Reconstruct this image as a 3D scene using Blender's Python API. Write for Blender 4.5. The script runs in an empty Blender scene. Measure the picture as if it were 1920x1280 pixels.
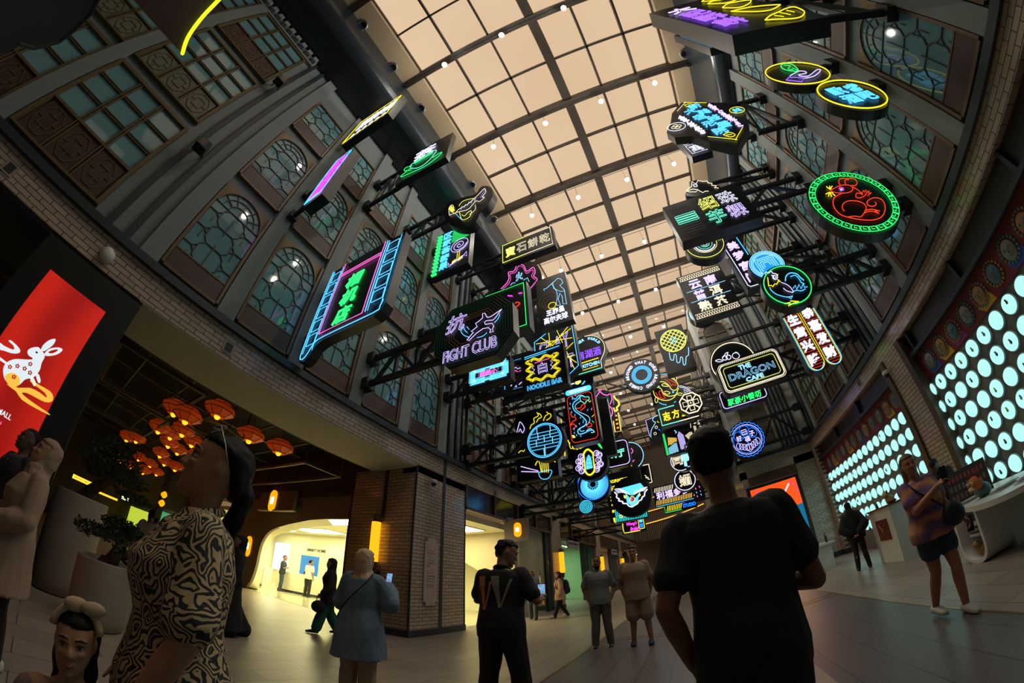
import bpy, math, random
from math import sin, cos, pi, radians, hypot, sqrt, atan2
from mathutils import Vector, Matrix, Euler
random.seed(7)
SC = bpy.context.scene
COL = SC.collection
# ------------------------------------------------------------------ camera (fisheye lens, image taken as 1920x1280)
FL, K3 = 677.445, -0.092392
YAW, PITCH, ROLL, EYE = radians(24.6844), radians(127.4667), radians(-2.1138), 1.33
cd = bpy.data.cameras.new('camera')
cam = bpy.data.objects.new('camera', cd)
COL.objects.link(cam)
SC.camera = cam
cd.type = 'PANO'
cd.panorama_type = 'FISHEYE_LENS_POLYNOMIAL'
cd.sensor_width = 36
cd.sensor_fit = 'HORIZONTAL'
cd.fisheye_fov = radians(220)
PP = 1920 / 36
cd.fisheye_polynomial_k0 = 0
cd.fisheye_polynomial_k1 = -PP / FL
cd.fisheye_polynomial_k2 = 0
cd.fisheye_polynomial_k3 = -PP / FL * K3 * (PP / 1000) ** 2
cd.fisheye_polynomial_k4 = 0
cd.clip_start = 0.03
cd.clip_end = 300
cam.matrix_world = Matrix.Translation((0, 0, EYE)) @ Matrix.Rotation(YAW, 4, 'Z') @ Matrix.Rotation(PITCH, 4, 'X') @ Matrix.Rotation(ROLL, 4, 'Z')
CR = cam.matrix_world.to_3x3()
# ------------------------------------------------------------------ sky, exposure
SC.view_settings.view_transform = 'Standard'
SC.view_settings.look = 'None'
SC.view_settings.exposure = 0.0
SC.view_settings.gamma = 1.0
SC.view_settings.use_curve_mapping = False
SC.cycles.use_denoising = True
SC.cycles.max_bounces = 6
SC.cycles.diffuse_bounces = 3
SC.cycles.glossy_bounces = 3
SC.cycles.transparent_max_bounces = 12
SC.cycles.sample_clamp_indirect = 4.0
SC.cycles.caustics_reflective = False
SC.cycles.caustics_refractive = False
W = bpy.data.worlds.new('dusk_sky')
SC.world = W
W.use_nodes = True
wn = W.node_tree.nodes
wl = W.node_tree.links
bg = wn['Background']
tc = wn.new('ShaderNodeTexCoord')
nz = wn.new('ShaderNodeTexNoise')
nz.inputs['Scale'].default_value = 2.2
nz.inputs['Detail'].default_value = 3
rp = wn.new('ShaderNodeValToRGB')
rp.color_ramp.elements[0].position = 0.3
rp.color_ramp.elements[0].color = (0.72, 0.50, 0.32, 1)
rp.color_ramp.elements[1].position = 0.7
rp.color_ramp.elements[1].color = (0.80, 0.585, 0.395, 1)
wl.new(tc.outputs['Generated'], nz.inputs['Vector'])
wl.new(nz.outputs['Fac'], rp.inputs['Fac'])
sz = wn.new('ShaderNodeSeparateXYZ')
wl.new(tc.outputs['Generated'], sz.inputs[0])
el = wn.new('ShaderNodeValToRGB')            # the dusk sky darkens towards the horizon
el.color_ramp.elements[0].position = 0.22
el.color_ramp.elements[0].color = (0.16, 0.13, 0.10, 1)
el.color_ramp.elements[1].position = 0.72
el.color_ramp.elements[1].color = (1, 1, 1, 1)
wl.new(sz.outputs['Z'], el.inputs['Fac'])
mu = wn.new('ShaderNodeMix')
mu.data_type = 'RGBA'
mu.blend_type = 'MULTIPLY'
mu.inputs['Factor'].default_value = 1.0
wl.new(rp.outputs['Color'], mu.inputs['A'])
wl.new(el.outputs['Color'], mu.inputs['B'])
wl.new(mu.outputs['Result'], bg.inputs['Color'])
bg.inputs['Strength'].default_value = 1.06
BULB_W = 95.0      # each roof bulb, watts
# ------------------------------------------------------------------ measuring helpers: where a sight line meets a wall, a floor or a sign plane
def ray(px, py):
 p = (px - 960.0, py - 640.0)
 r = max(hypot(*p), 1e-9)
 th = r / FL * (1 + K3 * (r / 1000) ** 2)
 s = sin(th) / r
 return CR @ Vector((p[0] * s, -p[1] * s, -cos(th)))
EYEV = Vector((0, 0, EYE))
def on_z(px, py, z=0.0):
 d = ray(px, py)
 return d * ((z - EYE) / d.z) + EYEV
def on_x(px, py, x):
 d = ray(px, py)
 return d * (x / d.x) + EYEV
def on_y(px, py, y):
 d = ray(px, py)
 return d * (y / d.y) + EYEV
# ------------------------------------------------------------------ materials
MATS = {}
def lin(c):
 return tuple(((v / 255) / 12.92 if v / 255 <= 0.04045 else ((v / 255 + 0.055) / 1.055) ** 2.4) for v in c)
def new_mat(name):
 m = bpy.data.materials.new(name)
 m.use_nodes = True
 return m, m.node_tree.nodes, m.node_tree.links, m.node_tree.nodes['Principled BSDF']
def M(name, rgb=(128, 128, 128), rough=0.6, metal=0.0, var=0.12, scale=6.0, bump=0.0, spec=0.5):
 """plain surface with a little procedural variation"""
 if name in MATS:
  return MATS[name]
 m, n, l, b = new_mat(name)
 c = lin(rgb)
 b.inputs['Roughness'].default_value = rough
 b.inputs['Metallic'].default_value = metal
 b.inputs['Specular IOR Level'].default_value = spec
 tc = n.new('ShaderNodeTexCoord')
 t = n.new('ShaderNodeTexNoise')
 t.inputs['Scale'].default_value = scale
 t.inputs['Detail'].default_value = 4
 r = n.new('ShaderNodeValToRGB')
 r.color_ramp.elements[0].color = tuple(v * (1 - var) for v in c) + (1,)
 r.color_ramp.elements[1].color = tuple(min(1, v * (1 + var)) for v in c) + (1,)
 l.new(tc.outputs['Object'], t.inputs['Vector'])
 l.new(t.outputs['Fac'], r.inputs['Fac'])
 l.new(r.outputs['Color'], b.inputs['Base Color'])
 if bump:
  u = n.new('ShaderNodeBump')
  u.inputs['Strength'].default_value = bump
  u.inputs['Distance'].default_value = 0.02
  l.new(t.outputs['Fac'], u.inputs['Height'])
  l.new(u.outputs['Normal'], b.inputs['Normal'])
 MATS[name] = m
 return m
def G(name, rgb, strength=1.0):
 """something that gives off light"""
 key = 'glow_' + name
 if key in MATS:
  return MATS[key]
 m, n, l, b = new_mat(key)
 c = lin(rgb)
 b.inputs['Base Color'].default_value = tuple(v * 0.3 for v in c) + (1,)
 b.inputs['Roughness'].default_value = 0.4
 b.inputs['Emission Color'].default_value = c + (1,)
 b.inputs['Emission Strength'].default_value = strength
 MATS[key] = m
 return m
def brick(name, c1, c2, mortar, bw, bh, axis, rough=0.17, ms=0.008, bump=0.4, offset=0.5):
 """brick or tile pattern laid out in metres; axis = the wall's facing"""
 if name in MATS:
  return MATS[name]
 m, n, l, b = new_mat(name)
 g = n.new('ShaderNodeNewGeometry')
 s = n.new('ShaderNodeSeparateXYZ')
 cb = n.new('ShaderNodeCombineXYZ')
 l.new(g.outputs['Position'], s.inputs[0])
 a, c = {'x': ('Y', 'Z'), 'y': ('X', 'Z'), 'z': ('X', 'Y'), 'zy': ('Y', 'X')}[axis]
 l.new(s.outputs[a], cb.inputs['X'])
 l.new(s.outputs[c], cb.inputs['Y'])
 t = n.new('ShaderNodeTexBrick')
 t.inputs['Color1'].default_value = lin(c1) + (1,)
 t.inputs['Color2'].default_value = lin(c2) + (1,)
 t.inputs['Mortar'].default_value = lin(mortar) + (1,)
 t.inputs['Scale'].default_value = 1
 t.inputs['Brick Width'].default_value = bw
 t.inputs['Row Height'].default_value = bh
 t.inputs['Mortar Size'].default_value = ms
 t.inputs['Mortar Smooth'].default_value = 0.1
 t.offset = offset
 l.new(cb.outputs[0], t.inputs['Vector'])
 l.new(t.outputs['Color'], b.inputs['Base Color'])
 b.inputs['Roughness'].default_value = rough
 u = n.new('ShaderNodeBump')
 u.inputs['Strength'].default_value = bump
 u.inputs['Distance'].default_value = 0.01
 u.invert = True
 l.new(t.outputs['Fac'], u.inputs['Height'])
 l.new(u.outputs['Normal'], b.inputs['Normal'])
 MATS[name] = m
 return m
# ------------------------------------------------------------------ mesh building
class MB:
 def __init__(self):
  self.v = []
  self.f = []
  self.isl = []
 def clusters(self):
  """the pieces that stand apart, each as a builder of its own"""
  k = len(self.isl)
  bb = []
  for v0, v1, f0, f1 in self.isl:
   vs = self.v[v0:v1]
   bb.append([min(p[i] for p in vs) for i in range(3)] + [max(p[i] for p in vs) for i in range(3)])
  par = list(range(k))
  def root(i):
   while par[i] != i:
    i = par[i]
   return i
  for i in range(k):
   for j in range(i):
    g = max(max(bb[i][a] - bb[j][a + 3], bb[j][a] - bb[i][a + 3], 0) for a in range(3))
    s = max(max(bb[q][a + 3] - bb[q][a] for a in range(3)) for q in (i, j))
    if g < 0.4 * s:
     par[root(i)] = root(j)
  out = {}
  for i, (v0, v1, f0, f1) in enumerate(self.isl):
   out.setdefault(root(i), MB()).add(self.v[v0:v1], [tuple(a - v0 for a in f) for f in self.f[f0:f1]])
  return list(out.values())
 def add(self, vs, fs):
  o = len(self.v)
  vs = list(vs)
  fs = list(fs)
  self.isl.append((o, o + len(vs), len(self.f), len(self.f) + len(fs)))
  self.v.extend(tuple(p) for p in vs)
  self.f.extend(tuple(i + o for i in f) for f in fs)
  return self
 def box(self, x0, y0, z0, x1, y1, z1):
  vs = [(x0, y0, z0), (x1, y0, z0), (x1, y1, z0), (x0, y1, z0), (x0, y0, z1), (x1, y0, z1), (x1, y1, z1), (x0, y1, z1)]
  return self.add(vs, [(0, 3, 2, 1), (4, 5, 6, 7), (0, 1, 5, 4), (1, 2, 6, 5), (2, 3, 7, 6), (3, 0, 4, 7)])
 def bar(self, a, b, w, h=None, up=(0, 0, 1)):
  """rectangular bar from a to b"""
  h = h or w
  a, b = Vector(a), Vector(b)
  d = (b - a).normalized()
  u = Vector(up)
  if abs(d.dot(u)) > 0.99:
   u = Vector((0, 1, 0))
  s = d.cross(u).normalized() * (w / 2)
  t = s.cross(d).normalized() * (h / 2)
  vs = [a - s - t, a + s - t, a + s + t, a - s + t, b - s - t, b + s - t, b + s + t, b - s + t]
  return self.add(vs, [(0, 3, 2, 1), (4, 5, 6, 7), (0, 1, 5, 4), (1, 2, 6, 5), (2, 3, 7, 6), (3, 0, 4, 7)])
 def tube(self, pts, r, n=6, closed=False):
  """round tube along a path; r may be a number or one radius per point"""
  P = [Vector(p) for p in pts]
  k = len(P)
  if k < 2:
   return self
  R = r if isinstance(r, (list, tuple)) else [r] * k
  T = []
  for i in range(k):
   if closed:
    d = P[(i + 1) % k] - P[i - 1]
   else:
    d = P[min(i + 1, k - 1)] - P[max(i - 1, 0)]
   T.append(d.normalized() if d.length > 1e-9 else Vector((0, 0, 1)))
  ref = Vector((0, 0, 1)) if abs(T[0].z) < 0.9 else Vector((1, 0, 0))
  nrm = (ref - T[0] * ref.dot(T[0])).normalized()
  vs = []
  for i in range(k):
   nrm = nrm - T[i] * nrm.dot(T[i])
   if nrm.length < 1e-6:
    nrm = T[i].orthogonal()
   nrm.normalize()
   bi = T[i].cross(nrm)
   for j in range(n):
    a = 2 * pi * j / n
    vs.append(P[i] + (nrm * cos(a) + bi * sin(a)) * R[i])
  fs = []
  for i in range(k if closed else k - 1):
   for j in range(n):
    a, b = i * n + j, i * n + (j + 1) % n
    c = ((i + 1) % k) * n
    fs.append((a, b, c + (j + 1) % n, c + j))
  if not closed:
   fs.append(tuple(range(n))[::-1])
   fs.append(tuple(range((k - 1) * n, k * n)))
  return self.add(vs, fs)
 def loft(self, rings, cap=True):
  n = len(rings[0])
  vs = [p for r in rings for p in r]
  fs = []
  for i in range(len(rings) - 1):
   for j in range(n):
    fs.append((i * n + j, i * n + (j + 1) % n, (i + 1) * n + (j + 1) % n, (i + 1) * n + j))
  if cap:
   fs.append(tuple(range(n))[::-1])
   fs.append(tuple(range((len(rings) - 1) * n, len(rings) * n)))
  return self.add(vs, fs)
 def prism(self, poly, axis, a, b):
  """polygon (2-D) pushed from a to b along an axis: 'y' -> poly is (x,z); 'x' -> (y,z); 'z' -> (x,y)"""
  def P(p, t):
   return {'y': (p[0], t, p[1]), 'x': (t, p[0], p[1]), 'z': (p[0], p[1], t)}[axis]
  n = len(poly)
  vs = [P(p, a) for p in poly] + [P(p, b) for p in poly]
  fs = [tuple(range(n)), tuple(range(2 * n - 1, n - 1, -1))]
  fs += [(i, i + n, (i + 1) % n + n, (i + 1) % n) for i in range(n)]
  return self.add(vs, fs)
 def lathe(self, prof, c=(0, 0, 0), n=20, axis='z'):
  rings = []
  for r, h in prof:
   ring = []
   for j in range(n):
    a = 2 * pi * j / n
    p = (r * cos(a), r * sin(a), h)
    if axis == 'x':
     p = (p[2], p[0], p[1])
    elif axis == 'y':
     p = (p[0], p[2], p[1])
    ring.append((p[0] + c[0], p[1] + c[1], p[2] + c[2]))
   rings.append(ring)
  return self.loft(rings)
 def ball(self, c, rx, ry=None, rz=None, n=12, m=8, mat=None):
  ry = ry or rx
  rz = rz or rx
  c = Vector(c)
  rings = []
  for i in range(m + 1):
   t = pi * i / m
   ring = []
   for j in range(n):
    a = 2 * pi * j / n
    p = Vector((rx * sin(t) * cos(a), ry * sin(t) * sin(a), -rz * cos(t)))
    if i in (0, m):
     p = Vector((0.02 * rx * cos(a), 0.02 * ry * sin(a), p.z))
    if mat:
     p = mat @ p
    ring.append(c + p)
   rings.append(ring)
  return self.loft(rings)
 def build(self, name, mat, parent=None, smooth=False, kind=None, label=None, cat=None, group=None):
  me = bpy.data.meshes.new(name)
  off = parent_origin(parent)
  if off.length_squared:
   me.from_pydata([(p[0] - off.x, p[1] - off.y, p[2] - off.z) for p in self.v], [], self.f)
  else:
   me.from_pydata(self.v, [], self.f)
  me.update()
  if mat:
   me.materials.append(mat)
  if smooth:
   me.polygons.foreach_set('use_smooth', [True] * len(me.polygons))
  o = bpy.data.objects.new(name, me)
  COL.objects.link(o)
  if parent:
   o.parent = parent
  tag(o, label, cat, group, kind)
  return o
ORIG = {}
def parent_origin(p):
 v = Vector((0, 0, 0))
 while p is not None:
  v = v + p.location
  p = p.parent
 return v
def tag(o, label=None, cat=None, group=None, kind=None):
 if label:
  o['label'] = label
 if cat:
  o['category'] = cat
 if group:
  o['group'] = group
 if kind:
  o['kind'] = kind
 return o
def thing(name, label, cat, loc=(0, 0, 0), group=None, rz=0):
 o = bpy.data.objects.new(name, None)
 COL.objects.link(o)
 o.empty_display_size = 0.1
 o.location = loc
 o.rotation_euler = (0, 0, rz)
 return tag(o, label, cat, group)
def struct(name, mb, mat, parent=None, smooth=False):
 return mb.build(name, mat, parent, smooth, kind='structure' if parent is None else None)
def copy_tree(o, parent=None):
 c = o.copy()
 COL.objects.link(c)
 if parent:
  c.parent = parent
 for ch in list(o.children):
  copy_tree(ch, c)
 return c
def spline(pts, n=6, closed=False):
 """smooth curve through points"""
 P = [Vector(p) for p in pts]
 k = len(P)
 if k < 3:
  return P
 out = []
 for i in range(k if closed else k - 1):
  if closed:
   a, b, c, d = P[i - 1], P[i], P[(i + 1) % k], P[(i + 2) % k]
  else:
   a, b, c, d = P[max(i - 1, 0)], P[i], P[i + 1], P[min(i + 2, k - 1)]
  for j in range(n):
   t = j / n
   out.append(0.5 * ((2 * b) + (c - a) * t + (2 * a - 5 * b + 4 * c - d) * t * t + (3 * b - a - 3 * c + d) * t ** 3))
 if not closed:
  out.append(P[-1])
 return out
# ================================================================== THE SETTING
XW = 5.9                       # the corridor's two long walls stand at x = -5.9 and x = 5.86
PLASTER = M('plaster', (122, 130, 128), 0.75, var=0.1, scale=1.5, bump=0.05)
PLASTER2 = M('ribbed_plaster', (134, 142, 138), 0.7, var=0.08, scale=3)
TAN = M('tan_render', (150, 128, 92), 0.75, var=0.1, scale=2)
WOOD = M('dark_wood_panel', (74, 50, 42), 0.55, var=0.25, scale=9)
JAMB = M('brown_frame', (104, 76, 44), 0.5, var=0.15)
OLIVE = M('olive_frame', (96, 82, 52), 0.5, var=0.15)
SLATE = M('slate_trim', (42, 52, 58), 0.45, var=0.1)
PANE = M('teal_glass', (112, 156, 162), 0.045, var=0.12, scale=1.2, spec=0.6)
LEAD = M('lead_bars', (58, 52, 46), 0.5)
STEEL = M('roof_steel', (54, 43, 33), 0.5)
CREAM = M('cream_soffit', (196, 172, 140), 0.7, var=0.06)
FASCIA = M('dark_fascia', (40, 48, 56), 0.3, var=0.1, spec=0.6)
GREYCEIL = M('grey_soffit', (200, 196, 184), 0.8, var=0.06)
BLACK = M('black_panel', (16, 16, 17), 0.5)
BRICK = brick('glazed_brick', (188, 168, 150), (172, 153, 136), (96, 82, 74), 0.30, 0.09, 'x')
BRICKY = brick('glazed_brick_return', (188, 168, 150), (172, 153, 136), (96, 82, 74), 0.30, 0.09, 'y')
STONE = brick('floor_planks', (152, 141, 128), (137, 127, 116), (84, 77, 71), 1.2, 0.4, 'zy', rough=0.38, ms=0.006, bump=0.1, offset=0.35)
STONE2 = brick('floor_planks_dark', (100, 95, 93), (90, 86, 85), (60, 57, 56), 1.2, 0.4, 'zy', rough=0.34, ms=0.006, bump=0.1, offset=0.35)
BRASS = M('brass_inlay', (170, 130, 70), 0.3, metal=0.8)
CHROME = M('brushed_metal', (150, 150, 150), 0.3, metal=0.8)
WHITE = M('white_lacquer', (214, 214, 208), 0.35, var=0.04)
BLACKM = M('black_metal', (24, 30, 33), 0.45, var=0.15)
# ---- floor: pale planks at both sides, a darker strip down the middle, two thin inlays
b = MB()
for x0, x1 in ((-26, -1.95), (2.62, 7)):
 b.box(x0, -14, -0.2, x1, 50, 0)
struct('floor', b, STONE)
b = MB().box(-1.95, -14, -0.2, 2.62, 50, 0)
struct('floor', b, STONE2)
b = MB()
for x in (-1.95, 0.62, 2.62):
 b.box(x - 0.015, -6, 0, x + 0.015, 40, 0.004)
for y in (7.75, 8.0):
 b.box(-1.95, y - 0.012, 0, 2.62, y + 0.012, 0.005)
struct('trim_1', b, BRASS)
b = MB().box(0.66, -6, 0, 1.05, 40, 0.003)
struct('trim_2', b, STONE)
# ---- upper walls
b = MB().box(-6.4, -9.5, 4.73, -6.05, 45, 13.9)
struct('wall_left', b, PLASTER)
b = MB().box(6.02, -9.5, 4.73, 6.4, 15.9, 13.0)
struct('wall_right', b, PLASTER)
b = MB().box(2.8, 15.75, 4.73, 6.4, 16.2, 13.0).box(2.8, 16.2, 4.73, 3.2, 45, 13.0)
struct('wall_right', b, M('pale_plaster', (184, 184, 178), 0.75, var=0.06))
# ---- lower walls (glazed brick), openings left out
LB = MB()
LB.box(-6.4, -9.5, 4.16, -5.9, -0.1, 4.73)
LB.box(-6.4, -0.1, 4.17, -5.9, 6.87, 4.73)
LB.box(-6.4, 6.87, 4.0, -5.9, 9.15, 4.73)
LB.box(-6.4, 9.15, 4.25, -5.9, 45, 4.73)
LB.box(-5.96, 6.87, 0.16, -5.9, 9.15, 4.2)
for y0, y1 in ((16.3, 17.7), (24.8, 26.2), (33.0, 34.4), (40.5, 42)):
 LB.box(-6.9, y0, 0.16, -5.9, y1, 4.25)
struct('wall_left', LB, BRICK)
b = MB().box(-8.2, 6.87, 0.16, -5.96, 9.15, 4.2)
struct('pillar', b, BRICKY)
b = MB().box(-8.22, 6.84, 0, -5.87, 9.17, 0.16)
for y0, y1 in ((16.3, 17.7), (24.8, 26.2), (33.0, 34.4), (40.5, 42)):
 b.box(-6.92, y0 - 0.02, 0, -5.87, y1 + 0.02, 0.16)
struct('baseboard_left', b, SLATE)
RB = MB()
RB.box(5.86, -9.5, 4.3, 6.3, 15.9, 4.73)
RB.box(5.86, 7.62, 0.2, 6.3, 8.67, 4.3)
RB.box(5.86, 15.3, 0.2, 6.3, 15.75, 4.3)
struct('wall_right', RB, BRICK)
b = MB()
b.box(4.98, 15.7, 0.2, 6.3, 16.1, 4.3)
b.box(2.65, 15.7, 0.2, 2.9, 16.1, 4.3)
b.box(2.65, 15.7, 4.0, 6.3, 16.1, 4.73)
struct('wall_back', b, BRICKY)
b = MB()
b.box(2.65, 16.1, 0.2, 2.75, 45, 4.73)
struct('wall_right', b, BRICK)
b = MB()
b.box(5.83, 7.6, 0, 6.3, 8.7, 0.2).box(5.83, 15.28, 0, 6.3, 15.7, 0.2).box(2.63, 15.67, 0, 6.3, 16, 0.2).box(2.63, 16, 0, 2.75, 45, 0.2)
struct('baseboard_right', b, SLATE)
# bronze verticals on the right pier, black line on the left pier and corners
b = MB()
for y in (7.42, 8.42):
 b.box(5.80, y, 0, 6.1, y + 0.2, 4.3)
struct('trim_3', b, M('bronze_cladding', (86, 70, 56), 0.4, metal=0.2))
b = MB()
b.box(-5.93, 7.98, 0.16, -5.885, 8.10, 4.73)
b.box(-5.93, 6.85, 0.16, -5.885, 6.885, 4.2)
b.box(-5.93, 9.1, 0.16, -5.885, 9.15, 4.25)
b.box(-6.98, 6.84, 2.9, -6.88, 6.88, 4.16)
b.box(-6.98, 6.84, 0.16, -6.88, 6.88, 1.5)
struct('trim_4', b, SLATE)
# slate ledge between the brick storey and the windows
b = MB()
b.box(-5.98, -9.5, 4.66, -5.80, 45, 4.80)
struct('trim_5', b, SLATE)
b = MB()
b.box(5.76, -9.5, 4.66, 5.98, 15.8, 4.80)
b.box(2.62, 15.58, 4.66, 5.8, 15.8, 4.80).box(2.62, 15.58, 4.66, 2.8, 45, 4.80)
struct('trim_6', b, SLATE)
# ---- ribbed strips between the facades
def strips(ys, x, side, z1, name, ribs=True):
 b = MB()
 for y in ys:
  b.box(min(x, x - side * 0.09), y - 0.05, 4.8, max(x, x - side * 0.09), y + 0.05, z1)
 struct(name, b, SLATE)
strips((-1.28, -0.9, -0.52), -6.05, -1, 13.9, 'trim_7')
strips((7.93, 8.3, 8.68, 9.0), -6.05, -1, 13.9, 'trim_8')
strips((16.4, 16.8, 17.2), -6.05, -1, 13.9, 'trim_9')
strips((26.0, 26.4, 26.8, 33, 33.4), -6.05, -1, 13.9, 'trim_10')
strips((7.9, 8.2, 8.5, 8.8), 6.02, 1, 13.0, 'trim_11')
strips((14.9, 15.3), 6.02, 1, 13.0, 'trim_12')
b = MB()
for x in (4.75, 4.95, 5.15, 5.35, 5.55):
 b.box(x - 0.04, 15.6, 4.8, x + 0.04, 15.75, 13)
struct('trim_13', b, SLATE)
# ---- windows (each its own object, the pattern of its bars is one part)
WIN = [0]
def wname():
 WIN[0] += 1
 return 'window_%d' % WIN[0]
def lattice(w, z0, z1, arch):
 """leaded bars: long octagons side by side, with spokes and rings in the arch"""
 b = MB()
 t, y = 0.016, -0.045
 r = w / 2
 zs = z1 - r if arch else z1
 def seg(a, c):
  b.bar((a[0], y, a[1]), (c[0], y, c[1]), t, 0.02, up=(0, 1, 0))
 n = max(2, round((zs - z0) / 0.46))
 h = (zs - z0) / n
 q = w / 4
 c = 0.10
 for k in range(n):
  za, zb = z0 + k * h, z0 + (k + 1) * h
  zm = (za + zb) / 2
  for sg in (-1, 1):
   seg((sg * q, za + c), (sg * q, zb - c))
   seg((sg * q, zb - c), (sg * (q - c), zb))
   seg((sg * q, za + c), (sg * (q - c), za))
   seg((sg * q, zm - c * 0.9), (sg * (q + c), zm))
   seg((sg * q, zm + c * 0.9), (sg * (q + c), zm))
   seg((sg * (q + c), zm), (sg * r, zm))
   seg((sg * (q + c), za), (sg * (q + c), zm) if k % 2 else (sg * (q + c), za + c))
  if k:
   seg((-q + c, za), (q - c, za))
   seg((0, za - c), (0, za + c))
  if k % 2 == 0:
   seg((0, za + c if k else za), (0, zb - c))
 if arch:
  seg((-r, zs), (r, zs))
  for rad in (0.45 * r, 0.74 * r):
   pts = [(rad * cos(a), zs + rad * sin(a)) for a in [pi * i / 12 for i in range(13)]]
   for i in range(12):
    seg(pts[i], pts[i + 1])
  for i in range(1, 6):
   a = pi * i / 6
   seg((0.45 * r * cos(a), zs + 0.45 * r * sin(a)), (r * cos(a), zs + r * sin(a)))
  seg((0, zs), (0, zs + 0.45 * r))
 return b
def arched_window(w=1.25, h=2.42, sill=0.42, arch=True):
 """local: x along the wall, -y outward, z up; base middle at the origin"""
 hw = w / 2
 b = MB()
 b.box(-hw, -0.02, 0, hw, 0.0, h)                      # tan ground behind the arch
 root = b.build(wname(), TAN, kind='structure')
 g = hw - 0.07
 if arch:
  zs = h - 0.04 - g
  poly = [(-g, sill), (g, sill)] + [(g * cos(a), zs + g * sin(a)) for a in [pi * i / 20 for i in range(21)]]
 else:
  zs = h - 0.06
  poly = [(-g, sill), (g, sill), (g, zs), (-g, zs)]
 MB().prism(poly, 'y', -0.034, -0.021).build('pane', PANE, root)
 lattice(2 * g, sill, (h - 0.04) if arch else zs, arch).build('lattice', LEAD, root)
 MB().box(-g, -0.07, 0.03, g, -0.021, sill).build('panel', WOOD, root)
 b = MB()
 for s in (-1, 1):
  b.box(min(s * hw, s * (hw - 0.06)), -0.1, 0, max(s * hw, s * (hw - 0.06)), -0.021, h)
 b.box(-hw + 0.06, -0.09, -0.03, hw - 0.06, -0.021, 0.025)
 b.box(-g, -0.08, sill - 0.012, g, -0.021, sill + 0.018)
 if arch:
  ring = [(g * cos(a), zs + g * sin(a)) for a in [pi * i / 20 for i in range(21)]]
  for i in range(20):
   b.bar((ring[i][0], -0.05, ring[i][1]), (ring[i + 1][0], -0.05, ring[i + 1][1]), 0.03, 0.05, up=(0, 1, 0))
 else:
  b.box(-g, -0.09, h - 0.06, g, -0.021, h)
 b.build('frame', JAMB, root)
 return root
def grid_window(w=2.06, h=2.6, sill=0.9, cols=3, rows=3, ornate=True, panel=None):
 hw = w / 2
 b = MB()
 b.box(-hw, -0.10, 0, -hw + 0.07, 0, h).box(hw - 0.07, -0.10, 0, hw, 0, h)
 b.box(-hw + 0.07, -0.10, h - 0.09, hw - 0.07, 0, h).box(-hw + 0.07, -0.10, 0, hw - 0.07, 0, 0.05)
 b.box(-hw + 0.07, -0.09, sill - 0.03, hw - 0.07, 0, sill + 0.03)
 iw = w - 0.14
 for i in range(1, cols):
  x = -hw + 0.07 + iw * i / cols
  for d in (-0.03, 0.03):
   b.box(x + d - 0.012, -0.08, 0.05, x + d + 0.012, 0, h - 0.09)
 for j in range(1, rows):
  z = sill + 0.03 + (h - 0.12 - sill) * j / rows
  for d in (-0.025, 0.025):
   b.box(-hw + 0.07, -0.075, z + d - 0.011, hw - 0.07, 0, z + d + 0.011)
 root = b.build(wname(), OLIVE, kind='structure')
 MB().box(-hw + 0.07, -0.03, sill + 0.03, hw - 0.07, -0.015, h - 0.09).build('pane', PANE, root)
 for i in range(cols):
  xa = -hw + 0.07 + iw * i / cols + 0.045
  xb = -hw + 0.07 + iw * (i + 1) / cols - 0.045
  p = MB().box(xa, -0.05, 0.07, xb, -0.01, sill - 0.05).build('panel', panel or WOOD, root)
  if ornate:
   o = MB()
   cx, cz, rx, rz = (xa + xb) / 2, (0.07 + sill - 0.05) / 2, (xb - xa) * 0.40, (sill - 0.14) * 0.42
   k = 0.42
   oc = [(-1, -k), (-k, -1), (k, -1), (1, -k), (1, k), (k, 1), (-k, 1), (-1, k)]
   sq = [(-0.5, -0.45), (0.5, -0.45), (0.5, 0.45), (-0.5, 0.45)]
   def L(a, c):
    o.bar((cx + a[0] * rx, -0.056, cz + a[1] * rz), (cx + c[0] * rx, -0.056, cz + c[1] * rz), 0.014, 0.012, up=(0, 1, 0))
   for q in (oc, sq):
    for j in range(len(q)):
     L(q[j], q[(j + 1) % len(q)])
   L((0, 0.45), (0, 1)); L((0, -1), (0, -0.45)); L((-1, 0), (-0.5, 0)); L((0.5, 0), (1, 0))
   o.build('ornament', OLIVE, p)
 return root
def put(root, name, loc, rz):
 root.name = name
 root.location = loc
 root.rotation_euler = (0, 0, rz)
 root['kind'] = 'structure'
TEMPL = {}
def place_window(kind, loc, rz):
 if kind not in TEMPL:
  if kind == 'arch_low':
   r = arched_window(1.25, 2.44, 0.42)
  elif kind == 'arch_mid':
   r = arched_window(1.25, 2.32, 0.46)
  elif kind == 'square':
   r = arched_window(1.25, 1.95, 0.53, False)
  elif kind == 'grid':
   r = grid_window()
  elif kind == 'gridgreen':
   r = grid_window(panel=M('sage_panel', (108, 112, 92), 0.6))
  elif kind == 'gridred':
   r = grid_window(1.9, 2.5, 0.75, 4, 4, False, M('oxblood_panel', (86, 44, 40), 0.5))
  elif kind == 'gridplain':
   r = grid_window(1.5, 2.4, 0.7, 4, 3, False)
  TEMPL[kind] = r
 else:
  r = copy_tree(TEMPL[kind])
  WIN[0] += 1
 put(r, 'window_%d' % WIN[0], loc, rz)
TIERS = (('arch_low', 4.97), ('arch_mid', 7.75), ('square', 10.47))
for i in range(5):                                        # arched facade, left and right mirror each other
 y = -0.22 + 1.655 * i + 0.625
 for k, z in TIERS:
  place_window(k, (-6.04, y, z), pi / 2)
  place_window(k, (6.01, y, z), -pi / 2)
for i in range(2):                                        # behind, on the right
 y = -0.22 - 1.655 * (i + 1) + 0.625
 for k, z in TIERS:
  place_window(k, (6.01, y, z), -pi / 2)
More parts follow.
